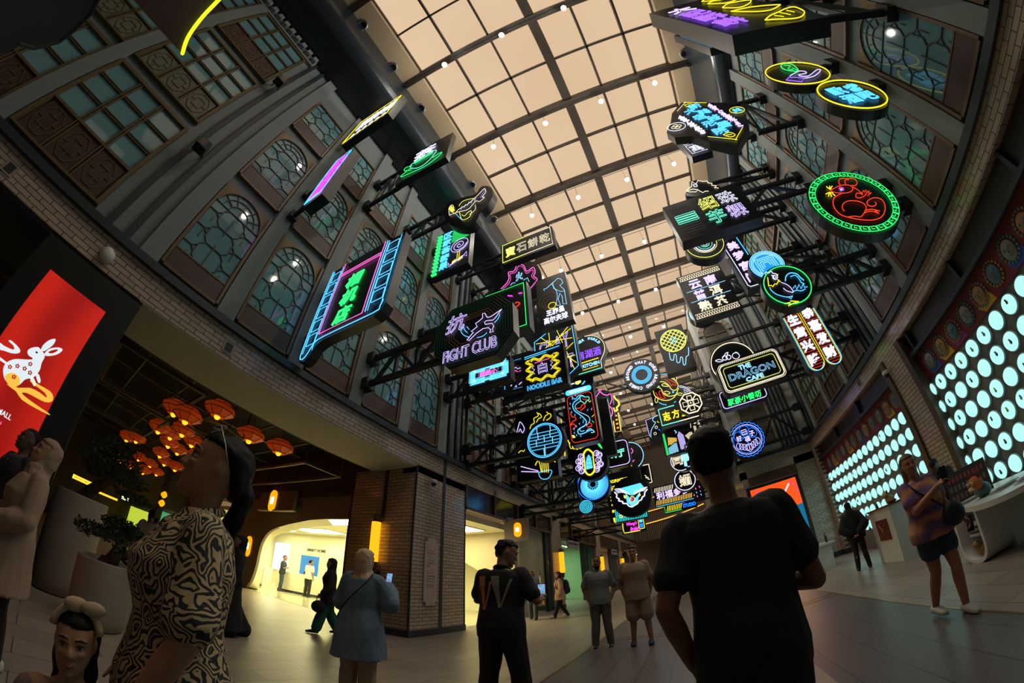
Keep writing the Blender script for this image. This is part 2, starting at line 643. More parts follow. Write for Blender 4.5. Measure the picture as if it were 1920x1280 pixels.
for i in range(5):                                        # second arched facade further down the left
 y = 17.6 + 1.655 * i + 0.625
 for k, z in TIERS:
  place_window(k, (-6.04, y, z), pi / 2)
for k, y in enumerate((-2.63, -5.03, -7.43)):             # gridded facade nearest the camera, left
 for t, z in (('grid', 4.97), ('gridgreen', 7.87), ('grid', 10.78)):
  place_window(t, (-6.04, y, z), pi / 2)
for y in (10.15, 12.5, 14.9, 27.9, 29.9, 31.9):
 for z in (4.97, 7.75, 10.5):
  place_window('gridred', (-6.04, y, z), pi / 2)
for y in (9.75, 11.6, 13.45):
 for z in (4.97, 7.75, 10.4):
  place_window('gridplain', (6.01, y, z), -pi / 2)
for y in (18, 20.5, 23, 25.5):
 for z in (4.97, 7.75, 10.4):
  place_window('gridplain', (2.79, y, z), -pi / 2)
# ---- pilasters between the window columns
PIL = []
def pilaster(x, side, y0, y1, z1=13.9):
 b = MB().box(min(x, x - side * 0.13), y0, 4.8, max(x, x - side * 0.13), y1, z1)
 struct('pilaster', b, PLASTER)
for i in range(-1, 5):
 y0 = -0.22 + 1.655 * i + 1.27
 pilaster(-6.05, -1, y0, y0 + 0.365)
 pilaster(6.02, 1, y0, y0 + 0.365, 13.0)
for i in range(-1, 5):
 y0 = 17.6 + 1.655 * i + 1.27
 pilaster(-6.05, -1, y0, y0 + 0.365)
for y0, y1 in ((-4.0, -3.7), (-6.4, -6.1), (11.14, 11.52), (13.5, 13.9), (15.9, 16.25)):
 pilaster(-6.05, -1, y0, y1)
for y0, y1 in ((8.92, 8.98), (10.55, 10.8), (12.4, 12.65), (14.3, 14.6)):
 pilaster(6.02, 1, y0, y1, 13.0)
# stepped cornice with dentils above the gridded facade
b = MB()
b.box(-6.05, -9.5, 13.45, -5.93, -1.35, 13.9)
for k in range(26):
 y = -9.3 + k * 0.31
 b.box(-5.93, y, 13.55, -5.78, y + 0.17, 13.8)
struct('trim_14', b, PLASTER2)
# ---- the arched window on the wall that steps out and faces up the corridor
def villa_window(x, z, h):
 b = MB()
 n = 9
 for i in range(n):                     # stone voussoirs
  a0, a1 = pi * i / n + 0.02, pi * (i + 1) / n - 0.02
  q = [(0.62 * cos(a0), 0.62 * sin(a0)), (0.88 * cos(a0), 0.88 * sin(a0)), (0.88 * cos(a1), 0.88 * sin(a1)), (0.62 * cos(a1), 0.62 * sin(a1))]
  b.prism([(x + p[0], z + h + p[1]) for p in q], 'y', 15.62, 15.75)
 b.box(x - 0.7, 15.66, z, x - 0.58, 15.75, z + h).box(x + 0.58, 15.66, z, x + 0.7, 15.75, z + h)
 WIN[0] += 1
 r = b.build('window_%d' % WIN[0], M('voussoir_stone', (150, 140, 124), 0.7), kind='structure')
 fan = [(x + 0.58 * cos(pi * i / 12), z + h + 0.58 * sin(pi * i / 12)) for i in range(13)]
 MB().prism(fan, 'y', 15.71, 15.75).build('fanlight', M('dim_glass', (70, 66, 60), 0.2), r)
 for s in (-1, 1):
  f = MB()
  xa, xb = (x - 0.57, x - 0.02) if s < 0 else (x + 0.02, x + 0.57)
  for p, q in (((xa, z), (xa, z + h)), ((xb, z), (xb, z + h)), ((xa, z + 0.03), (xb, z + 0.03)), ((xa, z + h - 0.03), (xb, z + h - 0.03))):
   f.bar((p[0], 15.69, p[1]), (q[0], 15.69, q[1]), 0.06, 0.06, up=(0, 1, 0))
  for k in range(1, 4):
   f.bar((xa, 15.70, z + h * k / 4), (xb, 15.70, z + h * k / 4), 0.025, 0.025, up=(0, 1, 0))
  f.bar(((xa + xb) / 2, 15.70, z), ((xa + xb) / 2, 15.70, z + h), 0.025, 0.025, up=(0, 1, 0))
  sash = f.build('sash', OLIVE, r)
  MB().box(xa, 15.715, z, xb, 15.745, z + h).build('pane', M('dim_pane', (96, 100, 92), 0.2, spec=0.8), sash)
villa_window(3.75, 8.5, 2.6)
villa_window(3.95, 5.2, 2.0)
# ---- skylight: purlins, cross beams, ridge, glass
ZR = 15.8
x_of = lambda t: t * (ZR - EYE)
RX = [x_of(t) for t in (-0.258, -0.165, -0.067, 0.042, 0.14, 0.238, 0.331)]
Y0, Y1 = -5.75, 45
b = MB()
b.box(RX[0], Y0, ZR + 0.10, RX[-1], Y1, ZR + 0.115)
gl, n, l, pb = new_mat('skylight_glass')
for x in list(n):
 if x.type != 'OUTPUT_MATERIAL':
  n.remove(x)
out = [x for x in n if x.type == 'OUTPUT_MATERIAL'][0]
tr = n.new('ShaderNodeBsdfTransparent'); tr.inputs[0].default_value = (0.97, 0.97, 0.96, 1)
gs = n.new('ShaderNodeBsdfGlossy'); gs.inputs['Roughness'].default_value = 0.03
lw = n.new('ShaderNodeLayerWeight'); lw.inputs['Blend'].default_value = 0.5
fr = n.new('ShaderNodeMath'); fr.operation = 'POWER'; fr.inputs[1].default_value = 6.0
l.new(lw.outputs['Facing'], fr.inputs[0])
mx = n.new('ShaderNodeMixShader')
l.new(fr.outputs[0], mx.inputs[0]); l.new(tr.outputs[0], mx.inputs[1]); l.new(gs.outputs[0], mx.inputs[2]); l.new(mx.outputs[0], out.inputs[0])
sk = b.build('skylight', gl, kind='structure')
for i, x in enumerate(RX):
 w, h = (0.34, 0.42) if i == 3 else (0.075, 0.2)
 MB().box(x - w / 2, Y0, ZR - h * 0.5, x + w / 2, Y1, ZR + 0.09).build('ridge_beam' if i == 3 else 'mullion', STEEL, sk)
yb = 0.079 * (ZR - EYE)
dy = 0.2365 * (ZR - EYE)
for k in range(-2, 13):
 y = yb + dy * k
 MB().box(RX[0] - 0.9, y - 0.13, ZR - 0.38, RX[-1] + 0.75, y + 0.13, ZR - 0.02).build('cross_beam', STEEL, sk)
 MB().box(RX[0], y + dy / 2 - 0.035, ZR - 0.1, RX[-1], y + dy / 2 + 0.035, ZR + 0.09).build('glazing_bar', STEEL, sk)
# cream band with downlights, rounded dark fascia, dark soffit
b = MB()
b.box(-4.62, Y0, ZR - 0.35, RX[0], Y1, ZR + 0.2)
b.box(RX[-1], Y0, ZR - 0.35, 5.62, Y1, ZR + 0.2)
struct('ceiling', b, CREAM)
for s, xa, xw, zw in ((-1, -4.45, -6.4, 13.9), (1, 5.48, 6.4, 13.0)):
 r = 0.55 if s < 0 else 0.42
 zt = ZR - 0.35
 prof = []
 xi = xa
 arc = [(xi + s * (r - r * cos(a)), zw + r - r * sin(a)) for a in [pi / 2 * i / 8 for i in range(9)]]
 prof = [(xi, zt)] + arc + [(xw, zw), (xw, zw + 0.5), (xi + s * (r + 0.3), zt)]
 b = MB().prism(prof, 'y', Y0, Y1)
 struct('ceiling', b, FASCIA, smooth=False)
b = MB()
for k in range(20):
 y = -4.0 + k * 2.4
 b.box(-6.0, y - 0.006, 13.88, -4.95, y + 0.006, 13.9)
b.box(-5.5, Y0, 13.88, -5.49, Y1, 13.9)
struct('trim_15', b, M('panel_joint', (66, 72, 78), 0.5))
# roof over the rest, behind the camera and beyond the glazing
b = MB()
b.box(-6.4, -9.5, ZR + 0.1, 6.4, Y0, ZR + 0.3)
b.box(-6.4, Y0, ZR + 0.2, RX[0] - 0.3, Y1, ZR + 0.4).box(RX[-1] + 0.3, Y0, ZR + 0.2, 6.4, Y1, ZR + 0.4)
struct('ceiling', b, FASCIA)
b = MB().box(-6.4, -9.9, 0, 7, -9.5, 16.1)
struct('wall_front', b, PLASTER)
# ---- far end: slatted timber bulkhead with warm light lines
b = MB()
b.box(-6.4, 45, 4.6, 3.2, 45.4, 16.1).box(-6.4, 48, 0, 3.2, 48.3, 5)
struct('wall_back', b, M('far_bulkhead', (84, 72, 58), 0.7))
b = MB()
for k in range(36):
 x = -5.8 + k * 0.24
 b.box(x, 44.8, 4.7, x + 0.1, 45, 11)
struct('trim_16', b, M('timber_slats', (120, 96, 66), 0.6))
# ---- left hall behind the big opening
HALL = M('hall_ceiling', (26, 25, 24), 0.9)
b = MB()
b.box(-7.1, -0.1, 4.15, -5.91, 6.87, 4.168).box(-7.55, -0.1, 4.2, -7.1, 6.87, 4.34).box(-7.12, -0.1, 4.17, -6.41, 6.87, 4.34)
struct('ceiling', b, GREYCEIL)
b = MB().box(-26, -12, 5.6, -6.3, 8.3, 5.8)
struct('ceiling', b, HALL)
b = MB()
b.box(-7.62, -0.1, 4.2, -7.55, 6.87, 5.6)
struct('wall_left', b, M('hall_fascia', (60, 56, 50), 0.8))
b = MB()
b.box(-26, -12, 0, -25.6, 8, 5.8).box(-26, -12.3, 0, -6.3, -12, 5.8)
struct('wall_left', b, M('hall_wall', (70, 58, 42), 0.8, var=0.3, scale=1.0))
# near pier left of the opening with the dark soffit beyond it
b = MB()
b.box(-6.9, -1.78, 0, -5.935, -0.04, 4.16)
struct('pillar', b, BLACK)
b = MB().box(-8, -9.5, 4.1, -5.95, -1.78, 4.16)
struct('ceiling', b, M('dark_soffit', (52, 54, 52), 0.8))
# ---- corner store: front facing up the hall with its swooping edge, bright inside
STOREW = M('store_white', (226, 222, 196), 0.5, var=0.03)
STOREB = M('store_beige', (190, 176, 146), 0.6, var=0.04)
FRONTG = M('shopfront_grey', (128, 112, 94), 0.6, var=0.06)
Qx = lambda a, c: on_y(440 + 0.2188 * a, 920 + 0.2188 * c, 7.8)
curve = [(p.x, p.z) for p in [Qx(*q) for q in ((640, 250), (430, 295), (300, 345), (235, 430), (205, 520), (180, 640), (140, 760), (100, 815))]]
curve = [(p[0], p[1]) for p in spline([(c[0], c[1], 0) for c in curve], 5)]
left = [(-9.3, 3.08), (-9.3, 3.05)] + [(-10.5, 3.05)] + curve + [(-15.6, 0.0), (-18.5, 0.0), (-18.5, 3.08)]
struct('wall_back', MB().prism(left, 'y', 7.8, 7.92), FRONTG)
# the swoop's inner reveal
b = MB()
ring_a = [(-10.5, 3.05)] + curve + [(-15.6, 0.0)]
KF = 8.4 / 7.8
inner = [((p[0] + 0.35 + 0.45 * max(0, 1 - p[1] / 3)) * KF, max(EYE + (p[1] - 0.22 - EYE) * KF, 0)) for p in ring_a]
vs = [(p[0], 7.8, p[1]) for p in ring_a] + [(p[0], 8.4, p[1]) for p in inner]
n = len(ring_a)
b.add(vs, [(i, i + 1, n + i + 1, n + i) for i in range(n - 1)])
struct('trim_17', b, STOREW, smooth=True)
b = MB()
b.box(-18.5, 7.78, 3.08, -8.2, 8.0, 3.8)
struct('wall_back', b, FRONTG)
b = MB().box(-26, 7.7, 3.8, -8.2, 8.1, 5.6)
struct('wall_back', b, M('brown_bulkhead', (76, 52, 38), 0.7))
b = MB().box(-9.32, 7.72, 0, -9.02, 8.0, 3.8).box(-9.02, 7.76, 0, -8.2, 8.0, 3.8)
struct('trim_18', b, M('dark_jamb', (48, 40, 36), 0.5))
b = MB()
b.box(-26, 15.9, 0, -6.3, 16.2, 4.2).box(-24, 8, 0, -23.7, 16.2, 4.2).box(-23.7, 13.5, 0, -15.4, 13.7, 3.3)
struct('wall_back', b, STOREW)
b = MB().box(-26, 7.95, 3.3, -6.35, 16.0, 3.5)
struct('ceiling', b, STOREW)
b = MB().box(-24, 7.95, 0.0, -6.3, 16.0, 0.006)
struct('floor', b, M('store_floor', (210, 204, 172), 0.08, var=0.05, scale=0.8))
# beige bulkhead with a sweeping lower edge, seen through the second opening
sw = spline([(-6.4, 0.0, 0), (-6.75, 0.3, 0), (-7.0, 0.9, 0), (-7.6, 1.7, 0), (-9.0, 2.35, 0), (-11.5, 2.75, 0), (-14.5, 2.95, 0)], 5)
struct('wall_back', MB().prism([(p.x, p.y) for p in sw] + [(-14.5, 3.3), (-6.2, 3.3), (-6.2, 0)], 'y', 13.0, 13.15), STOREB)
b = MB().box(-6.3, 13.15, 0, -6.1, 15.7, 3.5)
struct('wall_left', b, STOREB)
b = MB().box(-6.4, 15.7, 0, -5.98, 16.3, 3.5)
struct('trim_19', b, SLATE)
def ceiling_light(x0, y0, x1, y1, z, rgb, st, label, group=None):
 t = thing('ceiling_light', label, 'light', ((x0 + x1) / 2, (y0 + y1) / 2, z), group)
 MB().box(x0, y0, z - 0.02, x1, y1, z).build('diffuser', G('panel_%d_%d_%d_%g' % (rgb + (st,)), rgb, st), t)
 e = 0.04
 b = MB()
 for q in ((x0 - e, y0 - e, x1 + e, y0), (x0 - e, y1, x1 + e, y1 + e), (x0 - e, y0, x0, y1), (x1, y0, x1 + e, y1)):
  b.box(q[0], q[1], z - 0.03, q[2], q[3], z)
 b.build('frame', WHITE, t)
for k, (x0, x1) in enumerate(((-22, -19.5), (-18, -15), (-13.5, -10.5))):
 for j, (y0, y1) in enumerate(((8.8, 10), (11.2, 12.4))):
  ceiling_light(x0, y0, x1, y1, 3.298, (255, 246, 180), 17.0, 'flush white ceiling light panel inside the bright corner store', 'light panels on the store ceiling')
ceiling_light(-9.6, 9.6, -7.0, 12.2, 3.298, (255, 244, 184), 10.0, 'flush ceiling light panel just inside the second store opening by the pillar')
# transom panels over the second opening
def transom(y0, y1, z0, z1, n):
 b = MB()
 b.box(-5.99, y0, z0 - 0.05, -5.84, y1, z0 + 0.04)
 w = (y1 - y0) / n
 for i in range(n + 1):
  y = y0 + i * w
  b.box(-6.0, y - 0.05, z0 + 0.04, -5.86, y + 0.05, z1)
 struct('trim_20', b, M('bronze_frame', (92, 72, 58), 0.4, metal=0.2))
 b = MB().box(-6.1, y0, z0, -5.95, y1, z1)
 struct('trim_21', b, M('smoked_glass', (58, 48, 36), 0.15, spec=0.8))
transom(9.15, 16.3, 3.52, 4.25, 4)
# ---- further shops on the left
GREEN = M('pale_green_wall', (176, 200, 170), 0.5)
for y0, y1, rgb, st in ((17.7, 24.8, (205, 255, 195), 4.5), (26.2, 33.0, (255, 215, 190), 3.0), (34.4, 40.5, (255, 190, 110), 2.0)):
 transom(y0, y1, 3.42, 4.25, 4)
 b = MB()
 b.box(-10.6, y0, 0, -10.4, y1, 4).box(-10.6, y0 - 0.15, 0, -6.3, y0, 4).box(-10.6, y1, 0, -6.3, y1 + 0.15, 4)
 struct('wall_left', b, GREEN if y0 < 20 else STOREB)
 struct('ceiling', MB().box(-10.6, y0, 3.42, -6.3, y1, 3.6), STOREW)
 struct('trim_22', MB().box(-6.3, y1 - 2.6, 0, -5.98, y1 - 2.3, 3.42).box(-6.3, y0, 0, -5.98, y0 + 0.25, 3.42).box(-6.3, y1 - 0.9, 0, -5.98, y1, 3.42), SLATE)
 ceiling_light(-9.6, y0 + 1.2, -7.2, y1 - 1.5, 3.418, rgb, st, 'glowing ceiling panel in the %s shop past the corner store' % ('first' if y0 < 20 else 'second' if y0 < 30 else 'third'))
sw = spline([(17.9, 2.9, 0), (19.5, 2.5, 0), (20.6, 1.9, 0), (21.6, 2.6, 0), (22.6, 3.3, 0)], 5)
struct('wall_left', MB().prism([(p.x, p.y) for p in sw] + [(22.6, 3.42), (17.9, 3.42)], 'x', -7.4, -7.3), M('grey_swoop', (120, 122, 112), 0.6))
# ---- right hand stalls: panel behind the round lamps, red band above, dark soffit
PANELG = M('stall_panel', (112, 104, 98), 0.6, var=0.05)
RED = M('red_band', (104, 22, 20), 0.6, var=0.25, scale=3)
for y0, y1 in ((-6, 7.62), (8.67, 15.3)):
 struct('wall_right', MB().box(6.06, y0, 0, 6.3, y1, 3.16), PANELG)
 struct('wall_right', MB().box(6.03, y0, 3.16, 6.3, y1, 3.78), RED)
 b = MB().box(5.9, y0, 3.78, 6.3, y1, 3.86)
 k = 0
 y = y0
 while y < y1 - 0.3:
  b.box(5.95, y, 3.86, 6.06, y + 0.07, 4.3)
  y += 2.2
 struct('trim_23', b, SLATE)
 struct('trim_24', MB().box(6.06, y0, 3.86, 6.3, y1, 4.3), M('dark_transom', (54, 46, 38), 0.4))
# ================================================================== NEON SIGNS
NEON = {
 'white': ((226, 228, 255), 1.25), 'lav': ((204, 186, 255), 1.4), 'pink': ((255, 105, 205), 1.4), 'cyan': ((84, 190, 255), 1.5),
 'blue': ((24, 120, 255), 1.6), 'teal': ((50, 225, 225), 1.25), 'green': ((50, 255, 120), 1.3), 'yellow': ((255, 232, 40), 1.25),
 'red': ((255, 64, 34), 1.3), 'orange': ((255, 176, 60), 1.2), 'cream': ((255, 240, 206), 1.1), 'gold': ((255, 206, 90), 1.2),
 'dimgreen': ((30, 120, 90), 0.7), 'dimgrey': ((80, 80, 90), 0.5), 'lemon': ((246, 250, 120), 1.2), 'mint': ((120, 255, 215), 1.2),
 'sky': ((150, 215, 255), 1.3), 'ochre': ((150, 96, 40), 0.3), 'deepgreen': ((14, 110, 70), 0.16), 'purple': ((150, 90, 255), 1.5), 'magenta': ((255, 70, 235), 1.4),
}
def neon_mat(c):
 rgb, st = NEON[c]
 st *= 1.12 if st > 0.9 else 1.0
 return G('neon_' + c, rgb, st)
CAB = M('sign_cabinet', (30, 38, 42), 0.4, var=0.1)
FACE = M('sign_face', (9, 11, 18), 0.35, var=0.2)
GLY = {}
def glyphs(body, offset=0.0, shear=0.0, spacing=1.0):
 key = (body, offset, shear, spacing)
 if key not in GLY:
  c = bpy.data.curves.new('lettering', 'FONT')
  c.body = body
  c.resolution_u = 2
  c.offset = offset
  c.shear = shear
  c.space_character = spacing
  c.align_x = 'CENTER'
  o = bpy.data.objects.new('lettering', c)
  COL.objects.link(o)
  bpy.context.view_layer.update()
  me = bpy.data.meshes.new_from_object(o.evaluated_get(bpy.context.evaluated_depsgraph_get()))
  vs = [(v.co.x, v.co.y) for v in me.vertices]
  fs = [tuple(p.vertices) for p in me.polygons]
  bpy.data.objects.remove(o)
  bpy.data.curves.remove(c)
  bpy.data.meshes.remove(me)
  # weld doubles, then walk the outline
  ix, remap, uv = {}, [], []
  for v in vs:
   k = (round(v[0], 4), round(v[1], 4))
   if k not in ix:
    ix[k] = len(uv)
    uv.append(v)
   remap.append(ix[k])
  fs = [tuple(remap[i] for i in f) for f in fs]
  fs = [f for f in fs if len(set(f)) == len(f)]
  cnt = {}
  for f in fs:
   for i in range(len(f)):
    e = (f[i], f[(i + 1) % len(f)])
    cnt[e] = cnt.get(e, 0) + 1
  nxt = {}
  for (a, b) in cnt:
   if (b, a) not in cnt:
    nxt.setdefault(a, []).append(b)
  loops = []
  while nxt:
   a = next(iter(nxt))
   loop = [a]
   while True:
    if a not in nxt:
     break
    b = nxt[a].pop()
    if not nxt[a]:
     del nxt[a]
    if b == loop[0]:
     break
    loop.append(b)
    a = b
   if len(loop) > 2:
    loops.append([uv[i] for i in loop])
  xs = [v[0] for v in uv] or [0, 1]
  ys = [v[1] for v in uv] or [0, 1]
  GLY[key] = (uv, fs, loops, (min(xs), max(xs), min(ys), max(ys)))
 return GLY[key]
ALLSIGNS = []
class Sign:
 def __init__(self, label, Y, frame, th=0.26, name='neon_sign', cat='sign', group=None):
  th *= 0.6 if Y < 7 else 0.8
  self.Y, self.th, self.parts, self.label, self.name, self.cat, self.group = Y, th, {}, label, name, cat, group
  self.cabs = []
  self.thin = 0.55 if Y < 12 else 0.66
  self.fr = frame
  self.b = None
  ALLSIGNS.append(self)
 def pt(self, p):
  x0, y0, k = self.fr
  q = on_y(x0 + k * p[0], y0 + k * p[1], self.Y)
  return (q.x, q.z)
 def part(self, pname, mat):
  key = (pname, mat)
  if key not in self.parts:
   self.parts[key] = MB()
  return self.parts[key]
 def _cab(self, poly):
  m = self.part('cabinet', 'CAB')
  m.prism(poly, 'y', self.Y + 0.012, self.Y + self.th)
  self.part('face', 'FACE').prism(poly, 'y', self.Y, self.Y + 0.012)
  self.cabs.append(poly)
 def rect(self, pts, r=0.0, pad=0.0):
  P = [self.pt(p) for p in pts]
  x0, x1 = min(p[0] for p in P), max(p[0] for p in P)
  z0, z1 = min(p[1] for p in P), max(p[1] for p in P)
  if len(P) == 4:
   xs = sorted(p[0] for p in P); zs = sorted(p[1] for p in P)
   x0, x1, z0, z1 = (xs[0] + xs[1]) / 2, (xs[2] + xs[3]) / 2, (zs[0] + zs[1]) / 2, (zs[2] + zs[3]) / 2
  x0 -= pad; x1 += pad; z0 -= pad; z1 += pad
  self.box = (x0, z0, x1, z1)
  self._cab(rrect(x0, z0, x1, z1, r))
  return self
 def poly(self, pts, smooth=0):
  P = [self.pt(p) for p in pts]
  if smooth:
   P = [(q.x, q.y) for q in spline([(p[0], p[1], 0) for p in P], smooth, True)]
  self._cab(P)
  xs = [p[0] for p in P]; zs = [p[1] for p in P]
  self.box = (min(xs), min(zs), max(xs), max(zs))
  return self
 def disc(self, c, r, n=40):
  C = self.pt(c)
  self.c, self.r = C, r
  self._cab([(C[0] + r * cos(2 * pi * i / n), C[1] + r * sin(2 * pi * i / n)) for i in range(n)])
  self.box = (C[0] - r, C[1] - r, C[0] + r, C[1] + r)
  return self
 # drawing in metres on the face ------------------------------------------------
 def mline(self, P, col, r=0.016, closed=False, smooth=0, part='neon_tube', n=5, lift=0.03):
  if smooth:
   P = [(q.x, q.y) for q in spline([(p[0], p[1], 0) for p in P], smooth, closed)]
  r *= self.thin
  self.part(part, col).tube([(p[0], self.Y - lift, p[1]) for p in P], r, n, closed)
  return self
 def mring(self, c, r, col, t=0.016, n=32, a0=0, a1=360, part='neon_ring', rz=None):
  full = a1 - a0 >= 360
  k = max(4, int(n * (a1 - a0) / 360))
  rz = rz or r
  P = [(c[0] + r * cos(radians(a0 + (a1 - a0) * i / k)), c[1] + rz * sin(radians(a0 + (a1 - a0) * i / k))) for i in range(k if full else k + 1)]
  return self.mline(P, col, t, full, part=part)
 def mfill(self, P, col, part='lit_panel', d=0.02):
  self.part(part, col).prism(P, 'y', self.Y - d, self.Y - 0.002)
  return self
 def mtext(self, body, box, col, out=0.0, offset=0.0, shear=0.0, part='lettering', spacing=1.0, lift=0.03, rot=None):
  """lettering fitted into box (x0,z0,x1,z1); out>0 draws it as outline tubes of that radius"""
  out *= self.thin
  uv, fs, loops, bb = glyphs(body, offset * (0.5 if self.Y < 7 else 0.8), shear, spacing)
  if not uv:
   return self
  sx = (box[2] - box[0]) / max(bb[1] - bb[0], 1e-6)
  sz = (box[3] - box[1]) / max(bb[3] - bb[2], 1e-6)
  T = lambda v: (box[0] + (v[0] - bb[0]) * sx, box[1] + (v[1] - bb[2]) * sz)
  if rot:
   c, ang = rot
   T0 = T
   T = lambda v: (lambda p: (c[0] + (p[0] - c[0]) * cos(ang) - (p[1] - c[1]) * sin(ang), c[1] + (p[0] - c[0]) * sin(ang) + (p[1] - c[1]) * cos(ang)))(T0(v))
  if part == 'lettering':
   part = 'character' if len(body) == 1 else 'lettering'
   self.nt = getattr(self, 'nt', 0) + 1
   m = self.parts.setdefault((part, col, self.nt), MB())
  else:
   m = self.part(part, col)
  if out:
   for lp in loops:
    P = [T(v) for v in lp]
    Q = [P[0]]
    for p in P[1:]:
     if hypot(p[0] - Q[-1][0], p[1] - Q[-1][1]) > out * 0.8:
      Q.append(p)
    if len(Q) > 2:
     m.tube([(p[0], self.Y - lift, p[1]) for p in Q], out, 4, True)
  else:
   n = len(uv)
   P = [T(v) for v in uv]
   m.add([(p[0], self.Y - lift, p[1]) for p in P] + [(p[0], self.Y - 0.002, p[1]) for p in P],
                  [f for f in fs] + [tuple(i + n for i in reversed(f)) for f in fs] +
                  [(e[0], e[0] + n, e[1] + n, e[1]) for e in outline_edges(fs)])
  return self
 # drawing in picture measurements -------------------------------------------------
 def line(self, pts, col, r=0.016, closed=False, smooth=0, part='neon_tube', n=5):
  return self.mline([self.pt(p) for p in pts], col, r, closed, smooth, part, n)
 def fill(self, pts, col, part='lit_panel', smooth=0):
  P = [self.pt(p) for p in pts]
  if smooth:
   P = [(q.x, q.y) for q in spline([(p[0], p[1], 0) for p in P], smooth, True)]
  return self.mfill(P, col, part)
 def ring(self, c, r, col, t=0.016, **k):
  return self.mring(self.pt(c), r, col, t, **k)
 def tbox(self, a, b):
  A, B = self.pt(a), self.pt(b)
  return (min(A[0], B[0]), min(A[1], B[1]), max(A[0], B[0]), max(A[1], B[1]))
 def text(self, body, a, b, col, out=0.0, **k):
  return self.mtext(body, self.tbox(a, b), col, out, **k)
 def inset(self, d, col, r=0.016, rr=0.0, part='border_tube'):
  x0, z0, x1, z1 = self.box
  return self.mline(rrect(x0 + d, z0 + d, x1 - d, z1 - d, rr), col, r, True, part=part)
 def done(self):
  bx = self.box
  t = thing(self.name, self.label, self.cat, ((bx[0] + bx[2]) / 2, self.Y + self.th / 2, bx[1]), self.group)
  for key, m in self.parts.items():
   pn, mt = key[0], key[1]
   mat = CAB if mt == 'CAB' else FACE if mt == 'FACE' else neon_mat(mt)
   if mt in ('CAB', 'FACE') or len(key) == 3 or pn in ('stripe_tube', 'bar_tube', 'dim_outline', 'stud'):
    m.build(pn, mat, t)
   else:
    for q in m.clusters():
     q.build(pn, mat, t)
  self.root = t
  return self
def outline_edges(fs):
 s = set()
 for f in fs:
  for i in range(len(f)):
   s.add((f[i], f[(i + 1) % len(f)]))
 return [e for e in s if (e[1], e[0]) not in s]
def rrect(x0, z0, x1, z1, r=0.0, n=5):
 if r <= 0:
  return [(x0, z0), (x1, z0), (x1, z1), (x0, z1)]
 P = []
 for cx, cz, a in ((x1 - r, z0 + r, -90), (x1 - r, z1 - r, 0), (x0 + r, z1 - r, 90), (x0 + r, z0 + r, 180)):
  for i in range(n + 1):
   t = radians(a + 90 * i / n)
   P.append((cx + r * cos(t), cz + r * sin(t)))
 return P
BR_N = [0]
def bracket(side, y, zt, zb, xe, label, n=3, diag=True):
 """two-chord bracket carrying signs out from the wall"""
 xw = -6.0 if side < 0 else 5.96
 t = thing('wall_bracket', label, 'bracket', (xw, y, zb), 'dark steel brackets that carry the neon signs')
 s = -side
 w = 0.11
 for z in ((zt, zb) if zt != zb else (zt,)):
  MB().bar((xw + s * 0.12, y, z), (xe, y, z), w, w).build('chord', BLACKM, t)
  MB().box(min(xw, xw + s * 0.28), y - 0.13, z - 0.13, max(xw, xw + s * 0.28), y + 0.13, z + 0.13).build('mounting_block', BLACKM, t)
 if zt != zb:
  L = abs(xe - xw) - 0.5
  for i in range(n):
   xa, xb = xw + s * (0.4 + L * i / n), xw + s * (0.4 + L * (i + 1) / n)
   a, b2 = ((xa, y, zb), (xb, y, zt)) if i % 2 == 0 else ((xa, y, zt), (xb, y, zb))
   MB().bar(a, b2, 0.075, 0.075).build('brace', BLACKM, t)
   MB().bar((xb, y, zb), (xb, y, zt), 0.07, 0.07).build('post', BLACKM, t)
 return t
FA, FB, FC, FD = (500, 400, .28902), (780, 400, .28902), (1150, 300, .28902), (1400, 300, .3125)
FE, FF, FG, FH = (920, 660, .18745), (1060, 820, .15625), (1130, 560, .2656), (1220, 280, .26567)
FI, FJ, FK, FL_ = (820, 500, .20316), (600, 160, .234375), (1220, 0, .25), (980, 700, .125)
FM, FN, FO, FP = (1180, 680, .10937), (1180, 780, .1406), (1060, 840, .13284), (400, 0, .336)
FR = (1120, 900, .125)
# ---------------------------------------------------------------- left side, nearest first
s = Sign('small rectangular sign of purple neon scribble edged in cyan, seen steeply from below', 1.2, FP, 0.4)
s._cab(rrect(-4.95, 7.22, -4.36, 9.32)); s.box = (-4.95, 7.22, -4.36, 9.32)
s.inset(0.05, 'cyan', 0.02)
for i, ch in enumerate('鼎泰龍鳳'):
 s.mtext(ch, (-4.84, 8.72 - i * 0.45, -4.47, 9.12 - i * 0.45), 'magenta', 0.014, offset=0.01)
s.mline([(-4.84, 7.3), (-4.5, 7.34)], 'green', 0.015)
s.done()
s = Sign('tall slanting sign edged in yellow neon with dense white characters, high on the left wall', 1.2, FJ, 0.4)
s._cab(rrect(-5.78, 11.4, -4.0, 13.4)); s.box = (-5.78, 11.4, -4.0, 13.4)
s.inset(0.05, 'yellow', 0.022)
for i, ch in enumerate('麻辣火鍋'):
 s.mtext(ch, (-5.55 + i * 0.37, 12.2, -5.2 + i * 0.37, 13.1), 'white', 0.0, offset=0.02)
for i in range(6):
 s.mfill([(-5.5 + i * 0.24, 11.6), (-5.42 + i * 0.24, 11.6), (-5.42 + i * 0.24, 11.85), (-5.5 + i * 0.24, 11.85)], 'white')
s.done()
s = Sign('square dark tea sign with a white character above a green neon cup and saucer', 2.83, FJ, 0.3)
s._cab(rrect(-4.65, 10.3, -2.98, 12.2)); s.box = (-4.65, 10.3, -2.98, 12.2)
s.mtext('茶', (-4.25, 11.3, -3.5, 11.95), 'white', 0.02, offset=0.005)
s.line([(735, 670), (740, 635), (925, 525), (905, 575), (850, 630), (790, 665), (735, 670)], 'mint', 0.016, smooth=4)
s.line([(760, 630), (905, 545)], 'green', 0.03)
